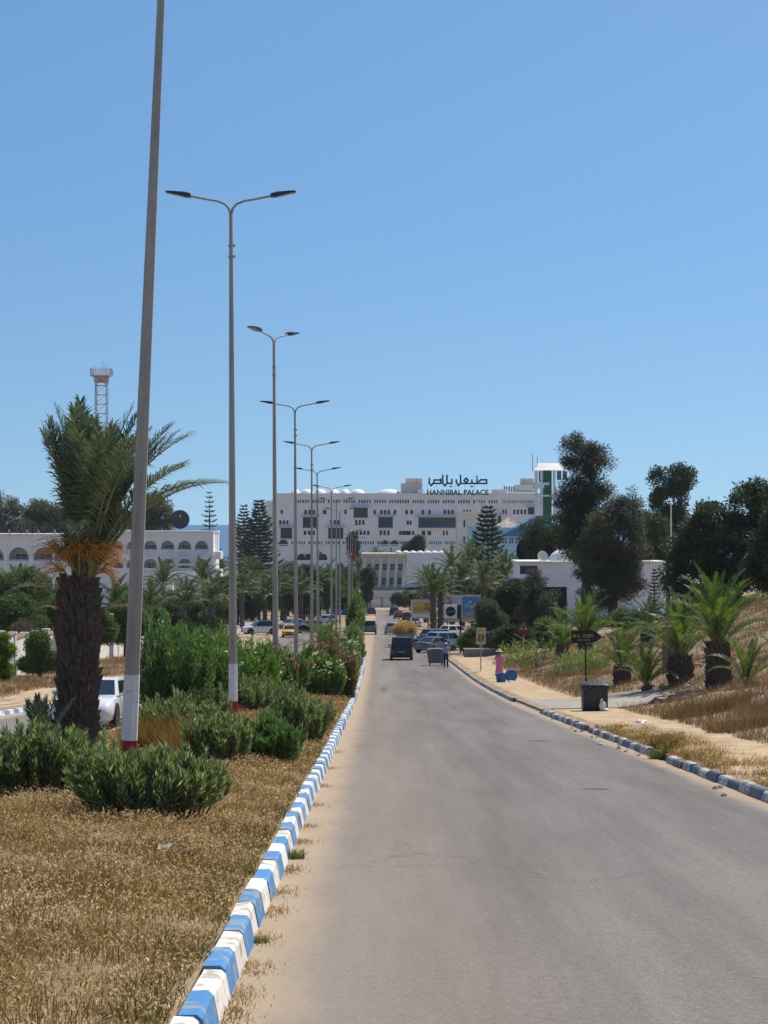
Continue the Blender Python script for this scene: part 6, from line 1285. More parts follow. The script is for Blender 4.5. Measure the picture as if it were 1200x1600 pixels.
# ================================================================ BINS, SIGNS
M['binblack'] = pm('scuffed black plastic', (.028, .028, .034), (.055, .055, .06), 5, .45, .1); M['binblue'] = pm('faded blue plastic', (.045, .15, .33), (.03, .11, .26), 3, .55); M['bag'] = pm('white plastic bag', (.78, .78, .77), (.68, .68, .68), 9, .4, .3); M['graffiti'] = pm('faint scrawl', (.12, .12, .11), None, 8, .7)
X_, d_ = at(929, 69.5), 69.5; BN = thing('litter_bin', 'large black lidded rubbish bin at the edge of the pavement', 'bin', (X_, d_, gl(X_, d_)))
mb = MB()
def rrect(w, l, r, z, n=5):
    pts = []
    for (cx, cy, a0) in ((w-r, l-r, 0), (-w+r, l-r, PI/2), (-w+r, -l+r, PI), (w-r, -l+r, 1.5*PI)):
        for k in range(n): a = a0 + PI/2*k/(n-1); pts.append((cx+r*math.cos(a), cy+r*math.sin(a), z))
    return pts
def rloft(secs, n=5):
    mb = MB(); m_ = 4*n
    for i, (w, l, r, z) in enumerate(secs):
        mb.v += rrect(w, l, r, z, n)
        if i: b_ = (i-1)*m_; mb.f += [(b_+k, b_+(k+1) % m_, b_+m_+(k+1) % m_, b_+m_+k) for k in range(m_)]
    mb.f += [tuple(range(m_-1, -1, -1)), tuple(range((len(secs)-1)*m_, len(secs)*m_))]; return mb
rloft([(.40, .40, .12, 0), (.42, .42, .13, .04), (.425, .425, .13, .68), (.45, .45, .14, .70), (.455, .455, .14, .80)]).build('tub', M['binblack'], BN, True)
rloft([(.47, .47, .15, .802), (.475, .475, .15, .86), (.44, .44, .15, .92), (.26, .26, .12, .975), (.1, .1, .05, .985)]).build('lid', M['binblack'], BN, True)
mb = MB(); mb.tube([(-.05, 0, .975), (-.05, 0, 1.06), (.08, 0, 1.06), (.08, 0, .975)], .012, 5); mb.build('lid_handle', M['binblack'], BN)
mb = MB(); mb.box(-.435, .435, -.44, -.40, .735, .765); mb.build('rim_band', M['grey'], BN, bevel=.008)
mb = MB(); r_ = random.Random(3)
for k in range(9): a = r_.uniform(-.30, -.02); z = r_.uniform(.18, .36); mb.tube([(a, -.429, z), (a+r_.uniform(-.06, .1), -.429, z+r_.uniform(-.06, .08))], .006, 3)
mb.build('scrawl', M['graffiti'], BN)
rr_ = random.Random(8); mb = MB(); X_ = at(941, 69.0); mb.ell((0, 0, .17), (.12, .10, .18), 10, 8, .10, rr_); mb.ell((.09, .0, .05), (.12, .09, .06), 9, 5, .12, rr_); mb.ell((-.02, .02, .34), (.05, .05, .09), 8, 5, .15, rr_)
BG = thing('plastic_bag', 'white plastic bag leaning against the black bin', 'bag', (X_, 68.95, gl(X_, 68.95))); mb.build('bag', M['bag'], BG, True)
# arrow sign
X_, d_ = at(916, 72.5), 72.5; SN = thing('arrow_sign', 'black arrow-shaped sign on a thin post pointing right, with yellow lettering', 'sign', (X_, d_, gl(X_, d_)), (0, math.radians(-.8), 0)); hp = (zr(985, d_) - gl(X_, d_)); M['signyellow'] = pm('yellow print', (.50, .38, .06), (.35, .27, .05), 20, .6); M['signgrey'] = pm('pale print', (.36, .30, .22), None, 20, .6)
mb = MB(); mb.tube([(0, 0, -.1), (0, 0, hp)], .028, 8); mb.build('post', M['black'], SN)
mb = MB(); hb = .46; mb.prism([(-.50, hp-hb), (.26, hp-hb+.02), (.40, hp-hb*.85), (.58, hp-hb*.47), (.38, hp-hb*.1), (.25, hp+.01), (-.50, hp)], -.05, -.03); mb.build('board', M['black'], SN)
mb = MB(); mb.box(-.51, -.50, -.056, -.026, hp-hb, hp); mb.build('edge_strip', M['grey'], SN)
r_ = random.Random(12)
def scribble(x0, x1, z0, z1, y, m, nm):
    mb = MB(); x = x0
    while x < x1:
        w = (z1-z0)*r_.uniform(.5, .75); t_ = (z1-z0)*.2
        if r_.random() < .1: x += w*.7; continue
        mb.box(x, x+t_, y-.004, y, z0, z1)
        if r_.random() < .75: mb.box(x+t_+.001, x+w, y-.004, y, z1-t_, z1)
        if r_.random() < .6: mb.box(x+t_+.001, x+w, y-.004, y, z0, z0+t_)
        if r_.random() < .6: mb.box(x+w-t_, x+w-.001, y-.0045, y, z0+t_+.001, z1-t_-.001)
        x += w + t_*.8
    mb.build(nm, M[m], SN)
scribble(-.44, .08, hp-.245, hp-.14, -.051, 'signyellow', 'lettering'); scribble(.12, .33, hp-.235, hp-.13, -.051, 'signgrey', 'lettering'); scribble(-.28, .16, hp-.36, hp-.31, -.051, 'signgrey', 'lettering')
# rusty rectangular sign
X_, d_ = at(751, 131), 131.; SN = thing('rusty_sign', 'faded rust-stained rectangular sign on a thin post on the pavement', 'sign', (X_, d_, gl(X_, d_)), (0, math.radians(.6), 0)); M['signfade'] = pm('faded sign face', (.56, .45, .27), (.24, .14, .07), 3.2, .8, detail=7, lo=.34, hi=.52); M['rust'] = pm('rust', (.16, .075, .035), (.26, .16, .08), 6, .9)
mb = MB(); mb.tube([(0, 0, -.2), (0, 0, 2.75)], .035, 8); mb.build('post', M['galv'], SN); mb = MB(); mb.box(-.31, .31, -.06, -.038, 1.82, 2.88); mb.build('board', M['signfade'], SN, bevel=.008)
mb = MB(); mb.box(-.2, -.04, -.066, -.061, 2.0, 2.42); mb.box(.03, .2, -.066, -.061, 2.12, 2.42); mb.box(-.2, .2, -.066, -.061, 2.425, 2.47); mb.build('rust_patch', M['rust'], SN)
mb = MB(); mb.tube([(-.1, -.064, 2.62), (0, -.064, 2.8), (.1, -.064, 2.62)], .012, 4); mb.build('emblem', M['rust'], SN)
mb = MB(); mb.lathe([(.55, 0), (.4, .05), (.06, .1)], 12); mb.build('mortar_base', M['sand'], SN)
# warning triangle
X_, d_ = at(818, 140), 140.; SN = thing('warning_sign', 'red and white warning triangle with a plate below among the reeds', 'sign', (X_, d_, gl(X_, d_))); M['signred'] = pm('sign red', (.20, .02, .035), (.15, .02, .03), 4, .6)
hp = zr(968, d_)-gl(X_, d_); mb = MB(); mb.tube([(0, 0, -.2), (0, 0, hp-.1)], .035, 8); mb.build('post', M['galv'], SN)
mb = MB(); mb.prism([(-.45, hp-.8), (.45, hp-.8), (0, hp)], -.06, -.04); mb.build('triangle', M['signred'], SN); mb = MB(); mb.prism([(-.30, hp-.71), (.30, hp-.71), (0, hp-.18)], -.066, -.061); mb.build('triangle_face', M['grey'], SN); mb = MB(); mb.prism([(-.05, hp-.66), (.05, hp-.66), (.06, hp-.42), (-.06, hp-.42)], -.071, -.067); mb.ell((0, -.068, hp-.36), (.05, .006, .05), 8, 5); mb.build('pictogram', M['black'], SN)
mb = MB(); mb.box(-.48, .48, -.06, -.04, hp-1.02, hp-.83); mb.build('plate', M['signred'], SN, bevel=.006)
# leaning bare stake/sapling
X_, d_ = at(845, 118), 118.; q = ppm(d_); z_ = gl(X_, d_); SN = thing('bent_sapling', 'bare bent sapling trunk leaning left over the reeds', 'sapling', (X_, d_, z_)); mb = MB()
pts = [(0, 0, -.1), (.03, 0, .5), (-.05, 0, 1.0), (-.25, 0, 1.45), (-.7, 0, 1.95), (-1.2, 0, 2.25), (-1.55, 0, 2.42)]; mb.tube(pts, [.035, .03, .028, .026, .024, .022, .02], 7); mb.build('stem', M['rock'], SN, True)
mb = MB(); mb.tube([(-.25, 0, 1.45), (.05, .05, 1.8), (.3, 0, 2.0)], [.025, .018, .01], 5); mb.tube([(-.05, 0, 1.0), (.25, .1, 1.5)], [.02, .008], 5); mb.build('twigs', M['twig'], SN)
# totem sign with round logo
X_, d_ = at(719.5, 175), 175.; q = ppm(d_); SN = thing('totem_sign', 'square white sign with a black disc logo on a tall black post', 'sign', (X_, d_, gl(X_, d_))); g_ = gl(X_, d_); zt_, zb_ = zr(945, d_)-g_, zr(966, d_)-g_
mb = MB(); mb.box(-.07, .07, -.07, .07, -.2, zt_+.02); mb.build('post', M['black'], SN); mb = MB(); mb.box(-.28, -.08, -.09, .09, zb_-.02, zt_-.02); mb.build('side_box', M['black'], SN)
mb = MB(); x0, x1 = at(694, d_)-X_, at(714, d_)-X_; mb.box(x0, x1-.005, -.14, .06, zb_, zt_); mb.build('board', M['white2'], SN, bevel=.02); cx, cz = (x0+x1)/2, (zb_+zt_)/2
mb = MB(); mb.tube([(cx, -.152, cz), (cx, -.143, cz)], .42, 28); mb.build('disc', M['black'], SN)
mb = MB(); mb.tube([(cx-.3, -.157, cz-.08), (cx-.22, -.157, cz+.06), (cx-.2, -.157, cz-.07), (cx-.1, -.157, cz+.0), (cx-.05, -.157, cz-.05), (cx+.02, -.157, cz+.04), (cx+.06, -.157, cz-.04), (cx+.14, -.157, cz+.04), (cx+.18, -.157, cz-.03), (cx+.3, -.157, cz+.08)], .014, 4); mb.build('script_logo', M['white'], SN)
mb = MB(); mb.box(-.9, .3, -.3, .3, -.2, .12); mb.build('plinth', M['grey'], SN, bevel=.02)
# billboards
def billboard(label, x0p, x1p, r0, r1, d_, painter, legs=2):
    X_ = at((x0p+x1p)/2, d_); g_ = gl(X_, d_); B = thing('billboard', label, 'billboard', (X_, d_, g_)); w = (x1p-x0p)/ppm(d_)/2; zt_, zb_ = zr(r0, d_)-g_, zr(r1, d_)-g_
    mb = MB(); mb.box(-w, w, -.1, .1, zb_, zt_); mb.build('panel', M['white2'], B)
    f = MB(); t_ = .12; f.box(-w-.02, w+.02, -.16, .12, zt_+.002, zt_+t_); f.box(-w-.02, w+.02, -.16, .12, zb_-t_, zb_-.002); f.box(-w-t_, -w-.022, -.16, .12, zb_-t_, zt_+t_); f.box(w+.022, w+t_, -.16, .12, zb_-t_, zt_+t_); f.build('frame', M['steel'], B)
    for k in range(legs): xx = -w*.6 + k*w*1.2/(max(1, legs-1)); l = MB(); l.tube([(xx, .25, -.3), (xx, .25, zt_)], .1, 8); l.build('leg', M['grey'], B)
    painter(B, w, zb_, zt_)
def flat(B, name, pts, m, y): mb = MB(); mb.prism(pts, y-.006, y); mb.build(name, m, B)
mk = lambda n_, c, c2=None, sc=2: M.setdefault(n_, pm(n_, c, c2, sc, .5))
def yb(B, w, b_, t_):
    flat(B, 'print_yellow', [(-w*.9, b_+.5), (w*.94, b_+.5), (w*.94, t_-.1), (-w*.9, t_-.1)], mk('poster yellow', (.62, .46, .10), (.55, .38, .07)), -.104)
    for k, (x, z, r) in enumerate(((.5, .45, .38), (.42, .72, .30), (.62, .25, .2))): e = MB(); e.ell((w*x, -.116, b_+.5+(t_-b_-.6)*z), (r, .006, r*.55), 14, 6); e.build('print_food', mk('poster red brown', (.35, .06, .03), (.45, .22, .06), 5), B)
    mb = MB(); xx = -w*.7
    for h_ in (.5, .38, .5, .3, .3, .38): mb.box(xx, xx+.07, -.122, -.112, b_+.85, b_+.85+h_); mb.box(xx+.071, xx+.17, -.122, -.112, b_+.85, b_+.92); xx += .24
    mb.build('lettering', mk('poster dark', (.06, .05, .07)), B)
billboard('yellow food advertisement billboard left of the palm trunks', 643, 676, 938, 965, 262., yb)
def bb(B, w, b_, t_):
    flat(B, 'print_sky', [(-w*.97, b_+.3), (w*.12, b_+.3), (w*.12, t_-.08), (-w*.97, t_-.08)], mk('poster lilac', (.50, .50, .62), (.40, .42, .58), 1), -.104)
    flat(B, 'print_blue', [(w*.125, b_+.9), (w*.97, b_+1.5), (w*.97, t_-.08), (w*.125, t_-.08)], mk('poster blue', (.04, .16, .42), (.07, .25, .5), 1), -.104)
    flat(B, 'print_lower', [(w*.125, b_+.3), (w*.97, b_+.3), (w*.97, b_+1.49), (w*.125, b_+.89)], mk('poster sea', (.28, .36, .45), (.2, .2, .22), 1.5), -.104)
    flat(B, 'print_figure', [(-w*.78, b_+.32), (-w*.2, b_+.32), (-w*.3, b_+1.5), (-w*.42, b_+2.3), (-w*.62, b_+2.2), (-w*.74, b_+1.4)], mk('poster brown', (.24, .12, .08), (.36, .22, .16), 3), -.112)
    flat(B, 'print_stripe', [(-w*.97, b_+.06), (w*.97, b_+.06), (w*.97, b_+.29), (-w*.97, b_+.29)], mk('poster olive', (.42, .42, .22), None), -.104)
    for x, z in ((.35, .62), (.55, .55), (.72, .6), (.5, .75)): e = MB(); e.ell((w*x, -.118, b_+(t_-b_)*z), (.24, .008, .2), 12, 6); e.build('print_spot', mk('poster cyan', (.3, .5, .6), (.2, .35, .4), 3), B)
billboard('large blue and lilac billboard behind the totem sign', 687, 750, 931, 970, 238., bb)
# fallen blue bin
X_, d_ = at(790, 113), 113.; BB = thing('blue_bin', 'broken blue rubbish bin lying on the pavement with its round lid upright', 'bin', (X_, d_, gl(X_, d_)))
mb = MB(); mb.lathe([(.24, 0), (.30, .42), (.34, .44), (.34, .48), (.28, .48), (.26, .44), (.2, .05)], 18, (-.25, 0, .0)); mb.build('tub', M['binblue'], BB, True)
mb = MB(); mb.tube([(.34, .1, .36), (.36, .0, .36), (.37, -.06, .36)], [.36, .37, .33], 22); o = mb.build('lid', M['binblue'], BB, True, rot=(0, 0, .2), loc=(-.02, .02, 0))
mb = MB(); mb.ell((.28, -.35, .05), (.2, .12, .06), 9, 5, .15, rr_); BG = thing('plastic_bag', 'flat white plastic bag beside the broken blue bin', 'bag', (X_, d_, gl(X_, d_))); mb.build('bag', M['bag'], BG, True)
# grey dumpster with wheels
X_, d_ = at(681, 151), 151.; DM = thing('dumpster', 'grey wheeled waste container on the road edge behind the walking man', 'dumpster', (X_, d_, float(road_z(d_))+.004)); M['dump'] = pm('galvanised container', (.20, .20, .21), (.13, .125, .125), 3, .6, .1)
mb = MB(); mb.add([(-.55, -.42, .2), (.55, -.42, .2), (.55, .42, .2), (-.55, .42, .2), (-.66, -.55, 1.05), (.66, -.55, 1.05), (.66, .55, 1.05), (-.66, .55, 1.05)], [(3, 2, 1, 0), (4, 5, 6, 7), (0, 1, 5, 4), (1, 2, 6, 5), (2, 3, 7, 6), (3, 0, 4, 7)]); mb.build('tub', M['dump'], DM, bevel=.03)
for k in range(4): x = -.42+k*.28; mb = MB(); mb.add([(x-.03, -.44, .22), (x+.03, -.44, .22), (x+.03, -.575, 1.0), (x-.03, -.575, 1.0), (x-.03, -.40, .22), (x+.03, -.40, .22), (x+.03, -.52, 1.0), (x-.03, -.52, 1.0)], [(0, 1, 2, 3), (4, 7, 6, 5), (0, 3, 7, 4), (1, 5, 6, 2), (3, 2, 6, 7), (0, 4, 5, 1)]); mb.build('rib', M['dump'], DM)
mb = MB(); mb.prism([(-.7, 1.055), (.7, 1.055), (.66, 1.2), (.3, 1.27), (-.3, 1.27), (-.66, 1.2)], -.58, .58); mb.build('lid', M['dump'], DM, bevel=.02)
for sx in (-1, 1):
    for sy in (-1, 1): mb = MB(); mb.tube([(sx*.45-.03, sy*.33, .1), (sx*.45+.03, sy*.33, .1)], .1, 12); mb.box(sx*.45-.045, sx*.45+.045, sy*.33-.03, sy*.33+.03, .1, .21); mb.build('wheel', M['tyre'], DM)
# single white lamp behind the bank
X_, d_ = at(1048.5, 165), 165.; g_ = gl(X_, d_); SL = thing('white_lamp_post', 'slim white lamp post with a small round head on the right', 'street lamp', (X_, d_, g_)); hp = zr(788, d_)-g_
mb = MB(); mb.tube([(0, 0, -.2), (0, 0, hp*.5), (0, 0, hp)], [.07, .06, .05], 8); mb.build('pole', M['white'], SL); mb = MB(); mb.ell((0, -.1, hp+.05), (.17, .26, .12), 12, 7); mb.build('lamp_head', M['white2'], SL, True)
# blue direction sign, flags, small post signs by the far lamps
X_, d_ = at(532, 330), 330.; SN = thing('direction_sign', 'blue direction sign on two posts among the far lamps', 'sign', (X_, d_, gl(X_, d_))); mb = MB(); mb.box(-1.1, 1.1, -.05, .0, 1.0, 2.0); mb.build('board', mk('sign blue', (.03, .10, .32)), SN, bevel=.02); mb = MB(); mb.prism([(-.1, 1.2), (.1, 1.2), (.1, 1.55), (.3, 1.55), (0, 1.9), (-.3, 1.55), (-.1, 1.55)], -.06, -.052); mb.build('arrow', M['white2'], SN)
for s in (-.8, .8): mb = MB(); mb.tube([(s, .04, -.2), (s, .04, 1.9)], .04, 6); mb.build('post', M['galv'], SN)
for px, d_, lab in ((546, 335, 'red and white flag hanging on a pole by the far lamps'), (496, 400, 'small red flag in front of the big hotel')):
    X_ = at(px, d_); g_ = gl(X_, d_); FL = thing('flag', lab, 'flag', (X_, d_, g_)); hp = zr(860, d_)-g_; mb = MB(); mb.tube([(0, 0, -.2), (0, 0, hp)], [.06, .035], 7); mb.build('pole', M['steel'], FL); mb = MB(); n = 8
    vs_ = [(k*.13, .06*math.sin(k*1.3), hp-.05-.05*k) for k in range(n)]+[(k*.08, .06*math.sin(k*1.3+.4), hp-.75-.12*k) for k in range(n)]; mb.add(vs_, [(k, k+1, n+k+1, n+k) for k in range(n-1)]); mb.add([(x, y+.006, z) for x, y, z in vs_], [(n+k, n+k+1, k+1, k) for k in range(n-1)]); mb.build('cloth', mk('flag red', (.5, .02, .03)), FL)
    mb = MB(); mb.tube([(.35, -.11, hp-.55), (.35, -.08, hp-.55)], .13, 14); mb.build('disc', M['white2'], FL)

# ================================================================ rubble, litter
M['dirt'] = pm('dug earth', (.20, .15, .105), (.12, .09, .065), 4, .95, .4)
rq = random.Random(21)
def rock(name, label, X, d, r, m='rock', grp=None, flat_=.5):
    mb = MB(); mb.ell((0, 0, r*flat_*.35), (r, r*rq.uniform(.6, 1), r*flat_), 9, 6, .33, rq); z = float(road_z(d)) if -.9 < X < 5.6 else float(gz(X, d)); o = mb.build(name, M[m], None, loc=(X, d, z), rot=(0, 0, rq.uniform(0, 6))); return tag(o, label, 'rubble', grp)
for i in range(26): X_ = rq.uniform(11.0, 14.6); d_ = rq.uniform(76, 90); rock('rubble_stone', 'small broken stone among the rubble between the bank palms', X_, d_, rq.uniform(.08, .3), 'rock', 'rubble stones between the bank palms')
for i in range(16): rock('earth_clod', 'dark clod of dug earth in front of the bank palms', rq.uniform(9.6, 13.2), rq.uniform(69, 76), rq.uniform(.12, .4), 'dirt', 'earth clods in front of the bank palms', .4)
for lab, px, d_, r in (('pale broken slab left of the largest bank palm', 1075, 74, .5), ('pale flat slab in front of the bright young palm', 1040, 77, .45), ('pale stone at the right end of the bank', 1190, 62, .3), ('white stone at the foot of the garden wall', 76, 100, .35)): rock('broken_slab', lab, at(px, d_), d_, r, 'rock', None, .22)
mb = MB(); mb.box(-.3, .3, -.2, .2, -.2, 1.9); mb.box(-.36, .36, -.26, .26, 1.902, 2.0); X_, d_ = at(1046, 90), 90.; SN = thing('utility_pillar', 'weathered reddish utility pillar left of the bright young palm', 'utility box', (X_, d_, gl(X_, d_))); mb.build('body', M['terra'], SN, bevel=.02); mb = MB(); mb.box(-.22, .22, -.225, -.203, .9, 1.6); mb.build('door', M['grey'], SN)
for i, (px, d_, lab) in enumerate(((258, 19.0, 'crumpled white wrapper in the dry median grass'), (296, 18.6, 'small blue-green scrap in the dry median grass'), (500, 47, 'white litter near the clipped oleander by the kerb'))):
    X_ = at(px, d_); mb = MB(); s_ = .07; n = 5
    mb.add([((k % n-2)*s_*.5 + rq.uniform(-.01, .01), (k//n-1)*s_*.5, .09+rq.uniform(0, .07)) for k in range(n*3)], [(k+j*n, k+1+j*n, k+1+(j+1)*n, k+(j+1)*n) for k in range(n-1) for j in range(2)])
    o = mb.build('litter', M['bag'] if i != 1 else M['binblue'], None, loc=(X_, d_, float(gz(X_, d_)))); tag(o, lab, 'litter')
for i in range(22): d_ = rq.uniform(24, 70); rock('pebble', 'loose stone along the foot of the right kerb', 5.5-abs(rq.gauss(0, .12)), d_, rq.uniform(.02, .06), 'rock', 'loose stones along the right kerb', .6)
for lab, px, d_, r in (('white bit of litter on the pavement right of the bin', 1000, 58, .12), ('white crumpled litter by the right kerb gap', 940, 47.5, .09)):
    X_ = at(px, d_); mb = MB(); mb.ell((0, 0, r*.4), (r*1.3, r, r*.5), 8, 5, .3, rq); tag(mb.build('litter', M['bag'], None, loc=(X_, d_, float(gz(X_, d_)))), lab, 'litter')

# ================================================================ PEOPLE
M['skin'] = pm('skin', (.32, .19, .13), (.27, .155, .105), 8, .6); M['shirt'] = pm('light blue shirt', (.27, .40, .62), (.22, .34, .55), 6, .85); M['trousers'] = pm('dark trousers', (.025, .028, .045), None, 6, .85); M['capw'] = pm('white cap', (.74, .73, .70), None, 6, .8); M['shoe'] = pm('dark shoes', (.03, .025, .025), None, 6, .6)
M['pink'] = pm('pink robe', (.72, .25, .36), (.58, .17, .29), 7, .85, stretch=(3, 3, .7)); M['hair'] = pm('dark hair', (.02, .015, .012), None, 6, .6); M['hat'] = pm('straw sun hat', (.74, .68, .50), (.60, .54, .38), 12, .85)
def skin(name, verts, edges, m, parent, root=0, sub=2):
    me = bpy.data.meshes.new(name); me.from_pydata([v[0] for v in verts], edges, []); o = bpy.data.objects.new(name, me); COL.objects.link(o)
    md = o.modifiers.new('skin', 'SKIN'); md.use_smooth_shade = True
    if not me.skin_vertices: me.skin_vertices.new()
    for i, v in enumerate(verts):
        r = v[1]; me.skin_vertices[0].data[i].radius = (r, r) if not hasattr(r, '__len__') else r
        me.skin_vertices[0].data[i].use_root = (i == root)
    sb = o.modifiers.new('sub', 'SUBSURF'); sb.levels = sub; sb.render_levels = sub
    dg = bpy.context.evaluated_depsgraph_get(); dg.update(); me2 = bpy.data.meshes.new_from_object(o.evaluated_get(dg)); bpy.data.objects.remove(o); bpy.data.meshes.remove(me)
    me2.materials.clear(); me2.name = name; return link(name, me2, m, parent)
def hand(V, E, wr, dirn, side):
    """palm and five fingers rooted at wrist vertex index wr"""
    p = Vector(V[wr][0]); dv = Vector(dirn).normalized(); sv = Vector((0, 1, 0)); sv = (sv - dv*sv.dot(dv)).normalized()
    V.append((tuple(p+dv*.055), (.032, .017))); pal = len(V)-1; E.append((wr, pal))
    for k, (off, l) in enumerate(((-.030, .062), (-.010, .075), (.011, .070), (.030, .055))):
        V.append((tuple(p+dv*.09+sv*off), .0095)); a = len(V)-1; E.append((pal, a)); inw = Vector((-side*.018, 0, 0))
        V.append((tuple(p+dv*(.09+l*.5)+sv*off*1.05+inw*.3), .0085)); b_ = len(V)-1; E.append((a, b_)); V.append((tuple(p+dv*(.09+l*.95)+sv*off+inw), .007)); E.append((b_, len(V)-1))
    V.append((tuple(p+dv*.05+sv*.045), .011)); a = len(V)-1; E.append((pal, a)); V.append((tuple(p+dv*.09+sv*.058+Vector((-side*.01, 0, 0))), .0085)); E.append((a, len(V)-1))
def person(label, X, d, heading, pose, h, z):
    root = thing('person', label, 'person', (X, d, z), (0, 0, heading)); s = h/1.75; v = lambda x, y, zz: (x*s, y*s, zz*s)
    # local: front = +Y
    V = [(v(0, 0, .97), (.145*s, .11*s)), (v(0, .01, 1.12), (.135*s, .095*s)), (v(0, .0, 1.32), (.165*s, .105*s)), (v(0, -.01, 1.45), (.09*s, .075*s)), (v(0, .0, 1.53), .052*s), (v(0, .02, 1.62), (.072*s, .088*s)), (v(0, .025, 1.69), (.07*s, .085*s)), (v(0, .01, 1.74), .045*s)]
    E = [(0, 1), (1, 2), (2, 3), (3, 4), (4, 5), (5, 6), (6, 7)]; J = {}
    for sd, nm in ((-1, 'L'), (1, 'R')):
        hip, knee, ank, toe = pose['leg'+nm]; i0 = len(V)
        V += [(v(sd*.09, *hip), .088*s), (v(sd*.095, *knee), .058*s), (v(sd*.095, *ank), .042*s), (v(sd*.105, *toe), (.045*s, .03*s))]; E += [(0, i0), (i0, i0+1), (i0+1, i0+2), (i0+2, i0+3)]; J['leg'+nm] = i0
        sh, el, wr = pose['arm'+nm]; i1 = len(V)
        V += [(v(sd*.19, *sh), .058*s), (v(*el), .043*s), (v(*wr), .03*s)]; E += [(3, i1), (i1, i1+1), (i1+1, i1+2)]; J['arm'+nm] = i1
        w_ = Vector(V[i1+2][0]); e_ = Vector(V[i1+1][0]); hand(V, E, i1+2, (w_-e_), sd)
    skin('body', V, E, M['skin'], root)
    hd = MB(); hd.ell(v(0, .112, 1.635), (.014*s, .022*s, .026*s), 8, 6); hd.build('nose', M['skin'], root, True)
    for sx in (-1, 1):
        e = MB(); e.ell(v(sx*.032, .098, 1.662), (.012*s, .008*s, .008*s), 8, 5); e.build('eye', M['hair'], root); e = MB(); e.ell(v(sx*.075, .01, 1.645), (.010*s, .02*s, .03*s), 8, 5); e.build('ear', M['skin'], root, True)
    e = MB(); e.ell(v(0, .098, 1.598), (.026*s, .008*s, .007*s), 8, 5); e.build('mouth', M['rust'], root)
    return root, V, J, v, s
# the man, seen from behind, walking away along the road edge
manpose = dict(legL=((0, .93), (.10, .52), (.02, .09), (.15, .045)), legR=((0, .93), (.02, .50), (-.14, .11), (-.03, .035)), armL=((0, 1.42), (-.27, -.05, 1.15), (-.27, .07, .93)), armR=((0, 1.42), (.27, .04, 1.15), (.28, .13, .92)))
X_, d_ = at(697, 145), 145.; R, V, J, v, s = person('man in a white cap, light blue shirt and dark trousers walking away', X_, d_, .1, manpose, 1.74, float(road_z(d_))+.012)
T_ = [(V[0][0], (.165*s, .13*s)), (V[1][0], (.165*s, .12*s)), (V[2][0], (.19*s, .125*s)), (V[3][0], (.105*s, .09*s))]; E_ = [(0, 1), (1, 2), (2, 3)]
for nm in ('L', 'R'):
    i = J['arm'+nm]; k = len(T_); a, b_ = Vector(V[i][0]), Vector(V[i+1][0]); T_ += [(tuple(a), .075*s), (tuple(a.lerp(b_, .8)), .06*s)]; E_ += [(3, k), (k, k+1)]
skin('shirt', T_, E_, M['shirt'], R)
T_ = [(v(0, 0, 1.0), (.155*s, .125*s))]; E_ = []
for nm in ('L', 'R'):
    i = J['leg'+nm]; k = len(T_); T_ += [(V[i][0], .105*s), (V[i+1][0], .078*s), (V[i+2][0], .07*s)]; E_ += [(0, k), (k, k+1), (k+1, k+2)]
skin('trousers', T_, E_, M['trousers'], R)
for nm in ('L', 'R'):
    i = J['leg'+nm]; a, t_ = Vector(V[i+2][0]), Vector(V[i+3][0]); mb = MB(); c_ = a.lerp(t_, .5); mb.ell((c_.x, c_.y, max(.05, c_.z-.02)), (.052, .14, .05), 10, 6); mb.build('shoe', M['shoe'], R, True)
mb = MB(); mb.lathe([(.098, 0), (.103, .05), (.085, .10), (.03, .125)], 16, v(0, .015, 1.685), 1, 1.12); mb.box(-.07, .07, .10, .19, 1.685*s, 1.70*s); mb.build('cap', M['capw'], R, True)
mb = MB(); mb.ell(v(0, -.03, 1.64), (.082*s, .08*s, .07*s), 10, 6); mb.build('hair', M['hair'], R, True)
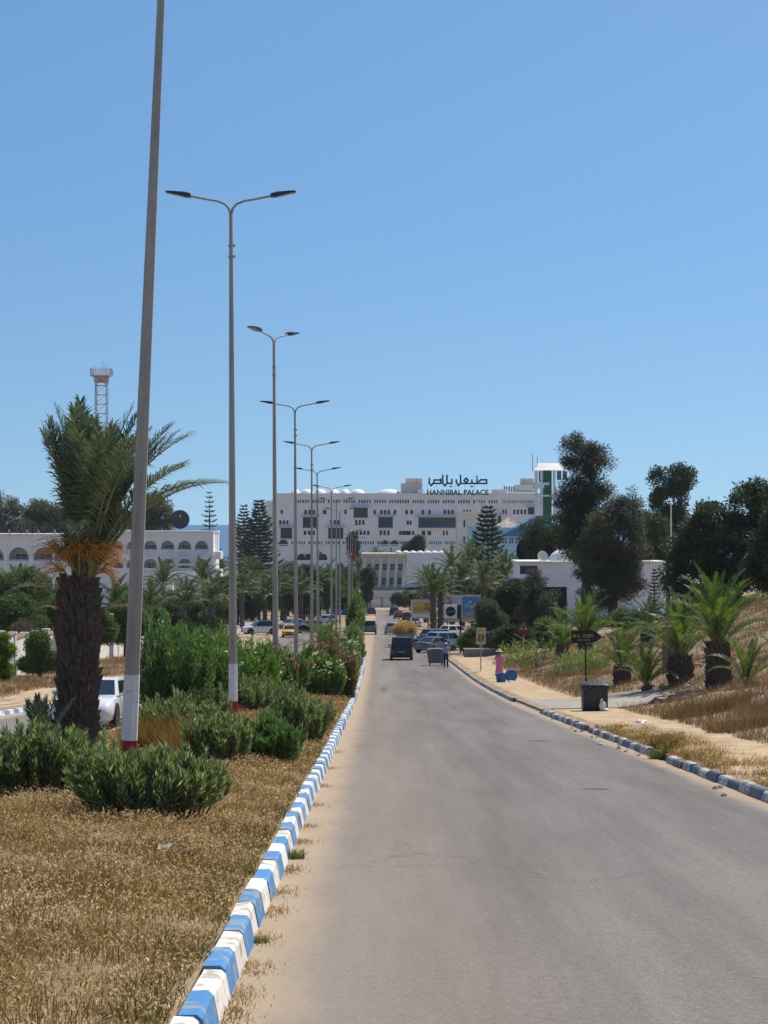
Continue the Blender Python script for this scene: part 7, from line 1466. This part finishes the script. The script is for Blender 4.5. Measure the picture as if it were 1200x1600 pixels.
# the person in pink
wpose = dict(legL=((0, .92), (.03, .5), (-.03, .09), (.08, .04)), legR=((0, .92), (.06, .5), (.08, .09), (.2, .045)), armL=((0, 1.40), (-.26, .02, 1.16), (-.28, .08, .93)), armR=((0, 1.40), (.27, .08, 1.17), (.10, .20, 1.44)))
X_, d_ = at(780, 120), 120.; R, V, J, v, s = person('person in a long pink robe and pale sun hat on the pavement', X_, d_, PI+.15, wpose, 1.62, gl(X_, d_)+.012)
mb = MB(); mb.lathe([(.27, .14), (.28, .16), (.25, .5), (.20, .85), (.185, 1.02), (.20, 1.2), (.21, 1.36), (.14, 1.46), (.075, 1.5)], 18, (0, .0, 0), s, s*.72)
r_ = random.Random(2)
for i, (x, y, z) in enumerate(mb.v): a = math.atan2(y, x); f = 1 + .07*math.sin(a*7)*max(0, 1-z/1.1); mb.v[i] = (x*f, y*f + .05*max(0, 1-z/1.2), z*s)
mb.build('robe', M['pink'], R, True)
T_ = []; E_ = []
for nm in ('L', 'R'):
    i = J['arm'+nm]; k = len(T_); a, b_, c_ = Vector(V[i][0]), Vector(V[i+1][0]), Vector(V[i+2][0]); T_ = [(tuple(a.lerp(Vector((0, 0, a.z)), .5)), .085*s), (tuple(a), .08*s), (tuple(b_), .068*s), (tuple(b_.lerp(c_, .85)), .06*s)]; skin('sleeve', T_, [(0, 1), (1, 2), (2, 3)], M['pink'], R)
mb = MB(); mb.lathe([(.235, .0), (.24, .012), (.12, .03), (.105, .10), (.06, .135), (.02, .14)], 20, v(0, .01, 1.70)); mb.build('sun_hat', M['hat'], R, True)
mb = MB(); mb.ell(v(0, -.035, 1.62), (.095*s, .085*s, .11*s), 10, 6); mb.build('hair', M['hair'], R, True)
for nm in ('L', 'R'):
    i = J['leg'+nm]; a, t_ = Vector(V[i+2][0]), Vector(V[i+3][0]); mb = MB(); c_ = a.lerp(t_, .5); mb.ell((c_.x, c_.y, max(.045, c_.z-.02)), (.045, .12, .04), 10, 6); mb.build('shoe', M['shoe'], R, True)


# ================================================================ HAZE
m = bpy.data.materials.new('sea haze'); m.use_nodes = True; t = m.node_tree; t.nodes.clear(); out = t.nodes.new('ShaderNodeOutputMaterial'); pv = t.nodes.new('ShaderNodeVolumePrincipled')
pv.inputs['Color'].default_value = (.84, .90, .97, 1); pv.inputs['Density'].default_value = .00007; pv.inputs['Anisotropy'].default_value = .3; t.links.new(pv.outputs[0], out.inputs['Volume'])
mb = MB(); mb.box(-700, 700, -45, 1400, -40, 32); o = mb.build('haze', m); o['kind'] = 'stuff'; o['label'] = 'thin bluish sea haze over the whole scene'; o['category'] = 'haze'
